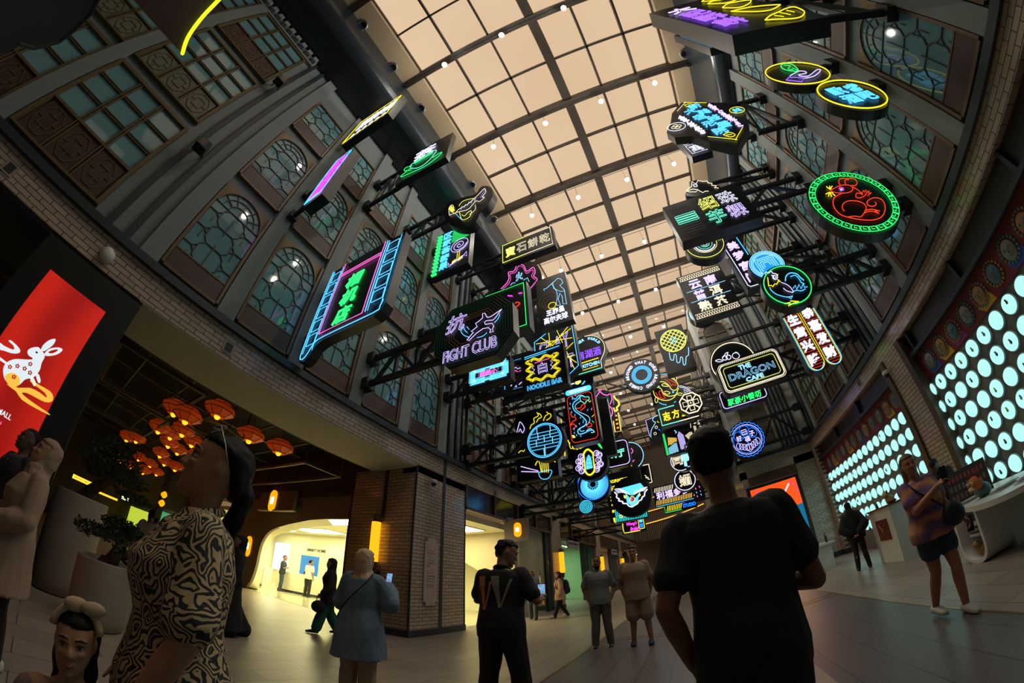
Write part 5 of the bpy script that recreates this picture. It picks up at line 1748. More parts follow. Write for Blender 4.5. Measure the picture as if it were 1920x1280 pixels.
s.mline([(0.7, 8.02), (-0.04, 8.02), (-0.04, 7.22), (0.8, 7.22)], 'mint', 0.034)
s.mline([(0.8, 7.22), (1.64, 7.22)], 'cream', 0.034)
for i, ch in enumerate('志方堂'):
 s.mtext(ch, (0.08 + i * 0.42, 7.4, 0.42 + i * 0.42, 7.82), 'yellow', 0.0, offset=0.025)
s.done()
s = Sign('dark sign with a cyan lion dog outline and little star flowers', 18.0, FM, 0.35)
s._cab(rrect(-0.85, 7.3, 0.45, 8.75)); s.box = (-0.85, 7.3, 0.45, 8.75)
s.line([(420, 940), (280, 985), (350, 1260)], 'lav', 0.022)
s.line([(490, 905), (430, 930), (400, 975), (420, 1010), (450, 1020), (420, 1080), (380, 1150), (370, 1230), (375, 1280)], 'sky', 0.024, smooth=3)
for cx, cy in ((462, 1107), (443, 1215)):
 c0 = s.pt((cx, cy))
 s.mline([(c0[0] + 0.075 * cos(2 * pi * i / 5), c0[1] + 0.075 * sin(2 * pi * i / 5)) for i in range(5)], 'cream', 0.02, True)
s.line([(500, 1140), (560, 1170), (600, 1110), (620, 1160), (660, 1200), (650, 1240)], 'blue', 0.035, smooth=2)
s.line([(720, 1080), (765, 1245), (700, 1260)], 'yellow', 0.026).line([(480, 1000), (490, 1020), (510, 1025)], 'yellow', 0.024)
s.done()
s = Sign('mountain and tower sign filled with fine diagonal neon stripes in many colours', 17.0, FN, 0.4)
s._cab(rrect(-0.2, 6.2, 1.66, 7.6)); s.box = (-0.2, 6.2, 1.66, 7.6)
for pts, col in ((((440, 240), (465, 235), (530, 510), (500, 530)), 'green'), (((520, 420), (630, 350), (660, 470), (535, 515)), 'sky'), (((510, 285), (630, 290), (635, 335), (520, 400)), 'gold'), (((640, 260), (660, 205), (720, 250), (770, 420), (690, 450)), 'lav'), (((740, 260), (830, 200), (870, 310), (790, 310)), 'cream'), (((850, 130), (885, 130), (930, 300), (900, 310)), 'cream'), (((780, 330), (880, 320), (900, 380), (810, 420)), 'dimgrey')):
 P = [s.pt(p) for p in pts]
 # stripes clipped to the shape
 zmin, zmax = min(p[1] for p in P), max(p[1] for p in P)
 k = zmin - 0.6
 while k < zmax + 0.6:
  hits = []
  for i in range(len(P)):
   a, c = P[i], P[(i + 1) % len(P)]
   fa, fc = a[1] - 0.45 * (a[0]) - k, c[1] - 0.45 * (c[0]) - k
   if fa * fc < 0:
    t = fa / (fa - fc)
    hits.append((a[0] + (c[0] - a[0]) * t, a[1] + (c[1] - a[1]) * t))
  if len(hits) >= 2:
   s.mline(hits[:2], col, 0.016, part='stripe_tube', n=4)
  k += 0.048
s.line([(600, 190), (630, 215), (615, 230)], 'sky', 0.03).line([(790, 75), (830, 65)], 'cream', 0.025).line([(860, 100), (890, 90)], 'cream', 0.03).line([(910, 80), (935, 95), (940, 110), (910, 105)], 'cream', 0.02)
s.line([(880, 45), (915, 32)], 'cream', 0.025).line([(955, 185), (985, 180), (985, 225), (960, 240), (960, 200)], 'cream', 0.025).line([(815, 100), (820, 155)], 'cream', 0.02)
s.done()
s = Sign('round white ringed sign with a blue bell and a cream character', 18.0, FN, 0.35)
mdisc(s, (0.6, 6.15), 0.6)
s.mring((0.44, 6.11), 0.49, 'white', 0.026, 36, 70, 290)
s.text('同', (590, 670), (690, 530), 'cream', 0.022, offset=0.01)
s.fill([(690, 500), (730, 485), (780, 490), (795, 590), (700, 595)], 'sky', 'bell', 2).fill([(725, 605), (765, 605), (775, 665), (735, 670)], 'sky', 'bell')
s.line([(715, 470), (770, 445), (830, 435)], 'sky', 0.026).line([(775, 675), (830, 665)], 'sky', 0.026)
s.done()
s = Sign('round white ringed sign with one large cream character, under the bell sign', 19.0, FF, 0.35)
mdisc(s, (0.45, 5.34), 0.58)
s.mring(s.c, 0.52, 'white', 0.03, 36)
s.mtext('媚', (0.16, 5.05, 0.74, 5.62), 'cream', 0.026, offset=0.01)
s.done()
s = Sign('long sign of diagonal gold stripes with bold lilac characters across it', 20.0, FF, 0.4)
s._cab(rrect(-1.3, 4.45, 0.75, 5.56)); s.box = (-1.3, 4.45, 0.75, 5.56)
for k in range(22):
 x = -1.24 + k * 0.088
 s.mline([(x, 4.55), (x + 0.06, 4.8)], 'gold', 0.022, n=4, part='stripe_tube')
 if k < 12:
  s.mline([(x, 5.25), (x + 0.06, 5.48)], 'cream', 0.022, n=4, part='stripe_tube')
for i, ch in enumerate('利福多多'):
 s.mtext(ch, (-1.18 + i * 0.46, 4.82, -0.76 + i * 0.46, 5.24), 'lav', 0.0, offset=0.03, lift=0.05)
s.mline([(-1.28, 4.48), (0.72, 4.48)], 'cyan', 0.02)
s.done()
s = Sign('striped yellow and black sign edged in green beneath the gold striped sign', 22.0, FF, 0.35)
s._cab(rrect(-1.0, 4.3, 0.9, 4.86)); s.box = (-1.0, 4.3, 0.9, 4.86)
s.mline([(-0.95, 4.8), (-0.95, 4.34), (0.0, 4.34)], 'green', 0.024)
for k in range(9):
 s.mline([(-0.85 + k * 0.1, 4.4), (-0.72 + k * 0.1, 4.78)], 'yellow', 0.024, n=4, part='stripe_tube')
s.mtext('STUDIO', (0.1, 4.4, 0.85, 4.62), 'blue', 0, offset=0.04)
s.mline([(0.0, 4.68), (0.8, 4.8)], 'purple', 0.03)
s.done()
s = Sign('narrow dark sign with pink and cyan dashes at the end of the right hand row', 21.0, FF, 0.3)
s._cab(rrect(0.85, 4.55, 1.4, 5.6)); s.box = (0.85, 4.55, 1.4, 5.6)
for k in range(4):
 s.mline([(1.2, 4.7 + k * 0.22), (1.18, 4.8 + k * 0.22)], ('cyan', 'lav', 'pink', 'sky')[k], 0.03)
 s.mline([(0.98, 4.65 + k * 0.22), (0.96, 4.75 + k * 0.22)], ('magenta', 'cyan', 'pink', 'lav')[k], 0.03)
s.done()
s = Sign('marquee style sign reading THE DRAGON CAFE in a studded white frame', 11.5, FG, 0.42)
s._cab(rrect(2.25, 6.05, 4.58, 7.25, 0.2)); s.box = (2.25, 6.05, 4.58, 7.25)
s.mline(rrect(2.31, 6.11, 4.52, 7.19, 0.18), 'cream', 0.016, True, part='border_tube')
s.mline(rrect(2.36, 6.16, 4.47, 7.14, 0.16), 'cream', 0.035, True, part='border_tube')
s.mline(rrect(2.47, 6.27, 4.36, 7.03, 0.12), 'lemon', 0.014, True, part='border_tube')
for k in range(26):                                   # studs
 for z in (6.185, 7.115):
  s.mfill(rrect(2.55 + k * 0.07, z - 0.012, 2.58 + k * 0.07, z + 0.012), 'deepgreen', 'stud', 0.085)
s.mtext('THE', (3.02, 6.80, 3.46, 6.98), 'sky', 0.0, offset=0.03)
s.mtext('DRAGON', (2.58, 6.50, 4.24, 6.76), 'sky', 0.012, offset=0.01)
s.mtext('CAFE', (3.1, 6.31, 3.74, 6.47), 'sky', 0.0, offset=0.03)
s.done()
s = Sign('round black fruit sign with white cherry outline, behind the marquee sign', 12.05, FG, 0.35)
mdisc(s, (3.07, 7.44), 0.88)
s.mring(s.c, 0.82, 'cream', 0.026, 40)
s.line([(850, 415), (870, 385), (885, 380)], 'white', 0.02).line([(875, 410), (885, 380)], 'white', 0.02)
s.ring((862, 420), 0.09, 'white', 0.02, n=14); s.ring((888, 415), 0.09, 'white', 0.02, n=14)
s.ring((940, 405), 0.13, 'white', 0.018, n=18); s.line([(930, 385), (940, 378), (955, 385)], 'mint', 0.018)
s.line([(795, 440), (820, 430), (850, 440), (820, 448), (795, 440)], 'white', 0.018, smooth=2)
s.done()
s = Sign('low rounded sign with green characters in a lilac outline under the marquee', 12.6, FG, 0.3)
s._cab(rrect(2.2, 5.98, 3.98, 6.75, 0.15)); s.box = (2.2, 5.98, 3.98, 6.75)
s.inset(0.06, 'lav', 0.022, 0.12)
s.mtext('家豪小餐坊', (2.45, 6.1, 3.75, 6.38), 'green', 0.014, shear=0.2)
s.done()
s = Sign('round blue mooncake sign with scalloped rim and four characters', 15.0, FG, 0.4)
mdisc(s, (3.2, 5.43), 0.78)
P = [(s.c[0] + (0.71 + 0.02 * sin(24 * 2 * pi * i / 192)) * cos(2 * pi * i / 192), s.c[1] + (0.71 + 0.02 * sin(24 * 2 * pi * i / 192)) * sin(2 * pi * i / 192)) for i in range(192)]
s.mline(P, 'blue', 0.024, True); s.mring(s.c, 0.62, 'lav', 0.018, 40); s.mring(s.c, 0.57, 'blue', 0.014, 40)
for ch, dx, dz in (('日', -0.02, 0.3), ('好', -0.3, 0.1), ('子', 0.27, 0.16), ('福', 0.02, 0.0)):
 s.mtext(ch, (s.c[0] + dx - 0.11, s.c[1] + dz - 0.1, s.c[0] + dx + 0.11, s.c[1] + dz + 0.12), 'lav', 0.013)
for k in range(5):
 a = radians(90 + 72 * k)
 s.mring((s.c[0] + 0.3 * cos(a), s.c[1] + 0.12 + 0.26 * sin(a)), 0.2, 'blue', 0.014, 20)
for k in range(4):
 for sg in (-1, 1):
  s.mring((s.c[0] + sg * (0.08 + k * 0.11), s.c[1] - 0.34 + k * 0.05), 0.09, 'lav', 0.015, 14, rz=0.13)
s.mring((s.c[0], s.c[1] - 0.36), 0.1, 'lav', 0.016, 16, rz=0.16)
s.done()
# brackets fixed to the face that steps out, and to the wall past it
t = thing('wall_bracket', 'dark braced bracket on the stepped wall beside the mooncake sign', 'bracket', (5.86, 15.2, 5.0), 'dark steel brackets that carry the neon signs')
for z in (6.15, 5.05):
 MB().bar((5.9, 15.2, z), (3.7, 15.2, z), 0.11, 0.11).build('chord', BLACKM, t)
 MB().box(5.6, 15.05, z - 0.13, 5.95, 15.33, z + 0.13).build('mounting_block', BLACKM, t)
for a, c in (((5.5, 5.05), (4.6, 6.15)), ((4.6, 6.15), (3.8, 5.05))):
 MB().bar((a[0], 15.2, a[1]), (c[0], 15.2, c[1]), 0.08, 0.08).build('brace', BLACKM, t)
t = thing('wall_bracket', 'dark bracket behind the marquee sign with crossed braces', 'bracket', (5.9, 11.75, 6.3), 'dark steel brackets that carry the neon signs')
for z in (7.0, 6.25):
 MB().bar((5.96, 11.75, z), (4.5, 11.75, z), 0.11, 0.11).build('chord', BLACKM, t)
 MB().box(5.7, 11.6, z - 0.13, 6.0, 11.88, z + 0.13).build('mounting_block', BLACKM, t)
for a, c in (((5.5, 6.25), (4.7, 7.0)), ((5.5, 7.0), (4.7, 6.25))):
 MB().bar((a[0], 11.75, a[1]), (c[0], 11.75, c[1]), 0.08, 0.08).build('brace', BLACKM, t)
for y, zt, zb, xe, lab in ((16.3, 8.6, 7.9, 1.2, 'koi'), (17.2, 7.5, 6.7, 1.6, 'striped mountain'), (18.2, 6.3, 5.8, 1.1, 'bell'), (19.2, 5.5, 5.1, 0.95, 'single cream character'), (20.25, 5.2, 4.9, 0.7, 'gold striped')):
 t = thing('wall_bracket', 'dark bracket from the narrow right wall to the %s sign' % lab, 'bracket', (2.8, y, zb), 'dark steel brackets that carry the neon signs')
 for z in (zt, zb):
  MB().bar((2.82, y, z), (xe, y, z), 0.1, 0.1).build('chord', BLACKM, t)
  MB().box(2.55, y - 0.12, z - 0.12, 2.85, y + 0.12, z + 0.12).build('mounting_block', BLACKM, t)
 MB().bar((2.6, y, zb), (xe + 0.3, y, zt), 0.07, 0.07).build('brace', BLACKM, t)
# ---------------------------------------------------------------- arms for the signs that no bracket reaches yet
def auto_arms():
 brs = []
 for o in COL.objects:
  if o.name.startswith('wall_bracket'):
   for c in o.children:
    if c.name.startswith('chord'):
     vs = [v.co for v in c.data.vertices]
     w = o.location
     brs.append((min(v.x for v in vs) + w.x, max(v.x for v in vs) + w.x, min(v.y for v in vs) + w.y, max(v.y for v in vs) + w.y, sum(v.z for v in vs) / len(vs) + w.z))
 for s in ALLSIGNS:
  x0, z0, x1, z1 = s.box
  ok = any(b[2] < s.Y + s.th and b[3] > s.Y and z0 < b[4] < z1 and b[0] < x1 and b[1] > x0 for b in brs)
  if ok:
   continue
  cx = (x0 + x1) / 2
  y = s.Y + s.th * 0.6
  left = cx < 0 and not (y > 15.8 and cx > -1.3)
  xw = -6.0 if left else (2.78 if y > 15.6 else 5.98)
  sg = 1 if left else -1
  xe = x0 + 0.12 if left else x1 - 0.12
  if s.label.startswith('hourglass') or s.label.startswith('golden'):
   xe += 0.15
  zz = [z0 + (z1 - z0) * f for f in ((0.3, 0.72) if z1 - z0 > 0.7 and not (not left and 11.8 < y < 15.6) else (0.6,))]
  lb = s.label.split(',')[0]
  w = lb.split()
  t = thing('wall_bracket', 'dark arm from the wall to the ' + ' '.join(w[:9]), 'bracket', (xw, y, zz[0]), 'dark steel brackets that carry the neon signs')
  for z in zz:
   MB().bar((xw + sg * 0.02, y, z), (xe, y, z), 0.09, 0.09).build('chord', BLACKM, t)
   MB().box(min(xw, xw + sg * 0.24), y - 0.11, z - 0.11, max(xw, xw + sg * 0.24), y + 0.11, z + 0.11).build('mounting_block', BLACKM, t)
  if len(zz) == 2:
   L = abs(xe - xw)
   n = max(1, int(L / 1.1))
   for i in range(n):
    xa, xb = xw + sg * (0.25 + (L - 0.4) * i / n), xw + sg * (0.25 + (L - 0.4) * (i + 1) / n)
    a, b2 = (zz[0], zz[1]) if i % 2 == 0 else (zz[1], zz[0])
    MB().bar((xa, y, a), (xb, y, b2), 0.06, 0.06).build('brace', BLACKM, t)
auto_arms()
# ================================================================== LAMPS, SCREENS, STALLS, PLANTS
def z_at(px, py, x, y):
 d = ray(px, py)
 return EYE + d.z / hypot(d.x, d.y) * hypot(x, y)
GLASSW = M('frosted_glass', (220, 215, 200), 0.3)
# ---- pendant bulbs on cables under the cross beams
def bulb_template():
 t = thing('pendant_bulb', 'x', 'lamp')
 MB().tube([(0, 0, 0.10), (0, 0, 0.9)], 0.006, 5).build('cord', BLACKM, t)
 MB().lathe([(0.02, 0.16), (0.05, 0.14), (0.075, 0.07), (0.075, 0.04)], n=12).build('socket', BLACKM, t, True)
 MB().ball((0, 0, 0), 0.085, n=12, m=8).build('bulb', G('bulb', (255, 236, 205), 30.0), t, True)
 lp = bpy.data.lights.new('bulb_light', 'POINT')
 lp.energy = BULB_W
 lp.color = (1.0, 0.95, 0.86)
 lp.shadow_soft_size = 0.09
 lo = bpy.data.objects.new('bulb_light', lp)
 COL.objects.link(lo)
 lo.parent = t
 lo.location = (0, 0, -0.12)
 return t
bt = None
BZ = 13.0 + EYE
for k in range(10):
 y = (0.087 + 0.2655 * k) * 13.0
 for j, xf in enumerate((-0.197, -0.038, 0.125, 0.282)):
  if k == 0 and j == 3:
   continue
  x = xf * 13.0
  t = bt or bulb_template()
  if bt:
   t = copy_tree(bt)
  bt = bt or t
  t.location = (x, y, BZ)
  t['group'] = 'pendant bulbs strung under the glass roof'
  side = ('nearest the left wall', 'left of the ridge', 'right of the ridge', 'nearest the right wall')[j]
  t['label'] = 'round white pendant bulb in row %s from the camera, the one %s' % (('one', 'two', 'three', 'four', 'five', 'six', 'seven', 'eight', 'nine', 'ten')[k], side)
 c = thing('bulb_cable', 'thin black cable strung across the roof carrying bulb row %s' % ('one', 'two', 'three', 'four', 'five', 'six', 'seven', 'eight', 'nine', 'ten')[k], 'cable', (0, y, BZ + 0.9))
 MB().tube([(-4.3 + i * 0.97, y, BZ + 0.9 - 0.06 * sin(pi * i / 10)) for i in range(11)], 0.012, 5).build('wire', BLACKM, c)
 MB().box(-4.7, y - 0.06, BZ + 0.82, -4.3, y + 0.06, BZ + 0.98).build('anchor', BLACKM, c)
 MB().box(5.3, y - 0.06, BZ + 0.82, 5.62, y + 0.06, BZ + 0.98).build('anchor', BLACKM, c)
# ---- ringed downlights in the cream band
dl = None
for sgn, ys in ((-1, (-1.6, 0.3, 2.2, 4.2, 6.1, 8.1, 10.1)), (1, (1.4, 4.2, 6.4))):
 for i, y in enumerate(ys):
  x = -4.42 if sgn < 0 else 5.4
  if dl is None:
   dl = thing('downlight', 'x', 'light')
   MB().lathe([(0.12, 0.0), (0.19, 0.0), (0.2, -0.03), (0.13, -0.05), (0.12, 0.0)], n=20).build('ring', CHROME, dl, True)
   MB().lathe([(0.12, -0.004), (0.01, -0.006)], n=16).build('reflector', BLACK, dl)
   t = dl
  else:
   t = copy_tree(dl)
  t.location = (x, y, ZR - 0.35)
  t['label'] = 'chrome ringed downlight in the cream band over the %s signs, %s along' % ('left' if sgn < 0 else 'right', ('first', 'second', 'third', 'fourth', 'fifth', 'sixth', 'seventh')[i])
  t['category'] = 'light'
  t['group'] = 'ringed downlights along the roof edge'
# ---- left LED screen with the paper-cut rabbit
t = thing('led_screen', 'tall red LED screen with a white and gold paper-cut rabbit', 'screen', (-5.91, -0.9, 0.35))
scr, n, l, pb = new_mat('red_screen')
tcn = n.new('ShaderNodeTexCoord'); wv = n.new('ShaderNodeTexWave'); rmp = n.new('ShaderNodeValToRGB')
wv.inputs['Scale'].default_value = 0.35; wv.inputs['Distortion'].default_value = 3
wv.bands_direction = 'Y'
rmp.color_ramp.elements[0].color = lin((150, 18, 14)) + (1,)
rmp.color_ramp.elements[1].color = lin((190, 30, 20)) + (1,)
l.new(tcn.outputs['Object'], wv.inputs['Vector']); l.new(wv.outputs['Fac'], rmp.inputs['Fac'])
l.new(rmp.outputs['Color'], pb.inputs['Emission Color']); pb.inputs['Emission Strength'].default_value = 1.0
pb.inputs['Base Color'].default_value = (0.03, 0.004, 0.004, 1)
MB().box(-5.915, -1.43, 0.35, -5.895, -0.43, 3.68).build('display', scr, t)
MB().box(-5.92, -1.78, 0.3, -5.90, -1.43, 4.1).box(-5.92, -0.43, 0.3, -5.90, -0.04, 4.1).box(-5.92, -1.43, 3.68, -5.90, -0.43, 4.1).build('surround', BLACK, t)
XS = -5.89
SX = lambda a, c: (lambda p: (p.y, p.z))(on_x(a * 0.3125, 580 + c * 0.3125, XS))
def scr_poly(pts, mat, name, sm=3, dx=0.0):
 P = [SX(*p) for p in pts]
 if sm:
  P = [(q.x, q.y) for q in spline([(p[0], p[1], 0) for p in P], sm, True)]
 return MB().prism(P, 'x', XS - 0.004, XS + 0.003 + dx).build(name, mat, t)
SW, SG, SP = G('screen_white', (225, 235, 240), 1.0), G('screen_gold', (255, 190, 70), 1.0), G('screen_pink', (255, 110, 150), 1.0)
scr_poly([(165, 250), (185, 232), (225, 225), (245, 240), (262, 262), (268, 285), (250, 320), (240, 360), (215, 395), (190, 410), (150, 420), (110, 455), (60, 450), (25, 410), (20, 350), (45, 315), (90, 298), (150, 300), (190, 300), (195, 290), (172, 275)], SW, 'rabbit')
scr_poly([(247, 240), (262, 210), (300, 182), (334, 178), (320, 210), (290, 235), (262, 250)], SW, 'ear')
scr_poly([(268, 262), (300, 235), (350, 228), (376, 242), (345, 268), (300, 278), (272, 276)], SW, 'ear')
scr_poly([(290, 258), (310, 246), (345, 240), (340, 252), (310, 264)], scr, 'inner_ear', 3, 0.003)
scr_poly([(215, 392), (232, 388), (244, 425), (236, 442), (225, 430)], SW, 'paw'); scr_poly([(180, 410), (198, 405), (216, 445), (206, 460), (192, 440)], SW, 'paw')
scr_poly([(30, 400), (70, 380), (110, 400), (120, 440), (90, 465), (50, 450)], SG, 'haunch', 3, 0.002)
scr_poly([(40, 448), (110, 470), (180, 470), (240, 500), (280, 530), (270, 500), (220, 462), (180, 430), (195, 428), (240, 455), (300, 490), (320, 525), (310, 552), (270, 555), (210, 525), (160, 500), (130, 500), (160, 530), (230, 580), (295, 625), (290, 630), (210, 590), (130, 540), (95, 490)], SG, 'ribbon', 2)
scr_poly([(0, 200), (20, 215), (60, 235), (85, 240), (80, 215), (52, 190), (65, 185), (100, 215), (122, 245), (110, 262), (70, 262), (20, 245), (0, 240)], SW, 'ribbon', 2)
scr_poly([(0, 285), (45, 320), (38, 330), (0, 305)], SW, 'ribbon', 0)
for cx, cy in ((60, 345), (105, 340), (148, 355), (182, 328), (84, 405), (180, 380)):
 m = MB()
 for k in range(5):
  a = 2 * pi * k / 5
  p = SX(cx + 9 * cos(a), cy + 9 * sin(a))
  m.ball((XS + 0.006, p[0], p[1]), 0.006, 0.012, 0.012, n=6, m=4)
 m.build('blossom', scr, t)
p = SX(220, 258)
MB().ball((XS + 0.006, p[0], p[1]), 0.004, 0.018, 0.012, n=8, m=4).build('eye', BLACK, t)
def wall_text(body, x, y0, y1, z0, z1, mat, parent, face=1, offset=0.0, name='lettering', d=0.006):
 """lettering on a wall of constant x; face=+1 reads from +x (text runs towards -y ... +y as seen)"""
 uv, fs, loops, bb = glyphs(body, offset)
 sy = (y1 - y0) / (bb[1] - bb[0]); sz = (z1 - z0) / (bb[3] - bb[2])
 P = [(y0 + (v[0] - bb[0]) * sy, z0 + (v[1] - bb[2]) * sz) for v in uv]
 if face < 0:
  P = [(y1 - (p[0] - y0), p[1]) for p in P]
 n = len(P)
 m = MB().add([(x + face * d, p[0], p[1]) for p in P] + [(x, p[0], p[1]) for p in P], [f for f in fs] + [tuple(i + n for i in reversed(f)) for f in fs] + [(e[0], e[0] + n, e[1] + n, e[1]) for e in outline_edges(fs)])
 return m.build(name, mat, parent)
def y_text(body, y, x0, x1, z0, z1, mat, parent, offset=0.0, name='lettering', d=0.006):
 uv, fs, loops, bb = glyphs(body, offset)
 sx = (x1 - x0) / (bb[1] - bb[0]); sz = (z1 - z0) / (bb[3] - bb[2])
 P = [(x0 + (v[0] - bb[0]) * sx, z0 + (v[1] - bb[2]) * sz) for v in uv]
 n = len(P)
 m = MB().add([(p[0], y - d, p[1]) for p in P] + [(p[0], y, p[1]) for p in P], [f for f in fs] + [tuple(i + n for i in reversed(f)) for f in fs] + [(e[0], e[0] + n, e[1] + n, e[1]) for e in outline_edges(fs)])
 return m.build(name, mat, parent)
wall_text('DUBAI MALL', -5.894, -1.24, -0.80, 1.80, 1.865, SW, t, 1, 0.02)
wall_text('CHINATOWN', -5.894, -1.22, -0.88, 1.70, 1.74, SP, t, 1, 0.02)
# ---- right LED screen on the wall that steps out
t = thing('led_screen', 'orange LED screen with a white festival mask above a yellow city picture', 'screen', (3.8, 15.66, 0.2))
OR, YL, BL2 = G('screen_orange', (255, 84, 20), 1.1), G('screen_yellow', (246, 236, 110), 1.0), G('screen_blue', (10, 110, 150), 0.9)
MB().box(2.84, 15.64, 2.42, 4.79, 15.68, 3.5).box(2.84, 15.64, 0.2, 4.79, 15.68, 1.25).build('display', OR, t)
MB().box(2.84, 15.64, 1.25, 4.79, 15.68, 2.42).build('picture', YL, t)
MB().prism([(4.25, 2.42), (4.79, 2.42), (4.79, 1.25), (3.9, 1.25), (4.3, 1.55), (4.45, 1.9)], 'y', 15.63, 15.65).build('picture_towers', BL2, t)
MB().prism([(2.9, 1.25), (4.2, 1.25), (4.0, 1.45), (3.4, 1.4)], 'y', 15.63, 15.65).build('picture_ground', G('screen_dark', (90, 100, 90), 0.7), t)
m = MB()
for a, c, w in (((4.0, 2.3), (4.02, 2.1), 0.12), ((4.02, 2.1), (3.9, 1.9), 0.06), ((4.02, 2.1), (4.12, 1.9), 0.06), ((4.05, 2.28), (4.25, 2.32), 0.05)):
 m.bar((a[0], 15.625, a[1]), (c[0], 15.625, c[1]), w, 0.02, up=(0, 1, 0))
m.build('dancer', G('screen_red', (220, 60, 20), 0.8), t)
MSK = G('screen_mask', (255, 225, 240), 1.1)
m = MB()
for i, (dx, dz, r_) in enumerate(((-0.36, 0.1, 0.12), (-0.22, 0.2, 0.12), (0, 0.24, 0.12), (0.22, 0.2, 0.12), (0.36, 0.1, 0.12), (-0.3, -0.05, 0.14), (0, 0.0, 0.24), (0.3, -0.05, 0.14), (-0.18, -0.18, 0.12), (0.18, -0.18, 0.12), (0, -0.28, 0.12))):
 m.ball((3.83 + dx, 15.63, 2.78 + dz), r_, 0.012, r_, n=12, m=6)
m.build('mask', MSK, t)
PK = G('screen_magenta', (255, 60, 160), 1.1)
m = MB()
for sg in (-1, 1):
 m.tube([(3.83 + sg * 0.32, 15.625, 2.98), (3.83 + sg * 0.62, 15.625, 3.32)], 0.035, 6)
m.build('horn', MSK, t)
m = MB()
for sg in (-1, 1):
 m.tube([(p.x, p.y, p.z) for p in spline([(3.83 + sg * 0.62, 15.625, 3.32), (3.83 + sg * 0.72, 15.625, 3.38), (3.83 + sg * 0.84, 15.625, 3.15), (3.83 + sg * 0.9, 15.625, 2.88)], 5)], 0.018, 5)
m.mring = None
m.tube([(3.83 + 0.11 * cos(a), 15.612, 2.56 + 0.11 * sin(a)) for a in [2 * pi * i / 16 for i in range(16)]], 0.014, 5, True)
m.build('feeler', PK, t)
y_text('DIF', 15.638, 3.72, 4.74, 0.55, 1.16, MSK, t, 0.03)
MB().box(2.72, 15.62, 0.1, 2.84, 15.7, 3.62).box(4.79, 15.62, 0.1, 4.93, 15.7, 3.62).box(2.84, 15.62, 3.5, 4.79, 15.7, 3.62).build('bezel', BLACK, t)
b = MB().box(2.9, 15.64, 3.64, 4.98, 15.7, 4.0)
struct('trim_25', b, M('copper_transom', (92, 66, 54), 0.3))
# ---- round glowing lamps on the stall walls
LAMPW = G('lamp_dome', (178, 244, 236), 1.08)
rl = None
FIG = [M('jade_figurine', (120, 170, 166), 0.4), M('lime_figurine', (180, 196, 70), 0.4), M('dark_figurine', (70, 104, 110), 0.4)]
words_ = ('top', 'second', 'third', 'fourth', 'fifth', 'bottom')
def lamp(x, y, z, label, group, fig):
 global rl
 if rl is None:
  rl = thing('wall_lamp', 'x', 'lamp')
  MB().lathe([(0.165, -0.0), (0.172, -0.03), (0.165, -0.05), (0.15, -0.05)], n=20, axis='x').build('rim', M('lamp_rim', (170, 186, 184), 0.4), rl, True)
  prof = [(0.158 * cos(a), -0.03 - 0.115 * sin(a)) for a in [pi / 2 * i / 6 for i in range(6)]] + [(0.004, -0.145)]
  MB().lathe(prof, n=20, axis='x').build('dome', LAMPW, rl, True)
  t = rl
 else:
  t = copy_tree(rl)
  for c in list(t.children):
   if c.name.startswith('figurine'):
    bpy.data.objects.remove(c)
 t.location = (x, y, z)
 t['label'], t['category'], t['group'] = label, 'lamp', group
 if fig is not None:
  dy, dz = random.uniform(-0.09, -0.02), random.uniform(-0.05, 0.03)
  MB().ball((x - 0.13, y + dy, z + dz), 0.022, 0.026, 0.036, n=8, m=6).ball((x - 0.14, y + dy, z + dz + 0.042), 0.017, 0.018, 0.017, n=8, m=6).build('figurine', FIG[fig], t, True)
 return t
for j in range(6):
 for i in range(11):
  f = {(0, 3): 1, (0, 4): 1, (0, 2): 0, (1, 6): 2, (2, 4): 1, (1, 3): 2, (3, 3): 2, (2, 1): 0, (3, 1): 2, (4, 3): 2, (3, 4): 1, (0, 5): 0}.get((j, i))
  if f is None and random.random() < 0.25:
   f = 2 if random.random() < 0.5 else 0
  lamp(6.06, 7.30 * 6.06 / 5.9 - 0.416 * i, EYE + (2.91 - 0.4 * j - EYE) * 6.06 / 5.9, 'round cyan lamp, %s row of the nearer stall wall%s' % (words_[j], ', holding a small figure' if f is not None else ''), 'round lamps in the %s row of the nearer stall wall%s' % (words_[j], ' with figures' if f is not None else ''), f)
for j in range(6):
 for i in range(15):
  f = 2 if (j * 7 + i * 3) % 11 == 0 else None
  lamp(6.06, 15.02 - 0.428 * i, EYE + (2.925 - 0.42 * j - EYE) * 1.02, 'round cyan lamp, %s row of the farther stall wall%s' % (words_[j], ', holding a small figure' if f is not None else ''), 'round lamps in the %s row of the farther stall wall%s' % (words_[j], ' with figures' if f is not None else ''), f)
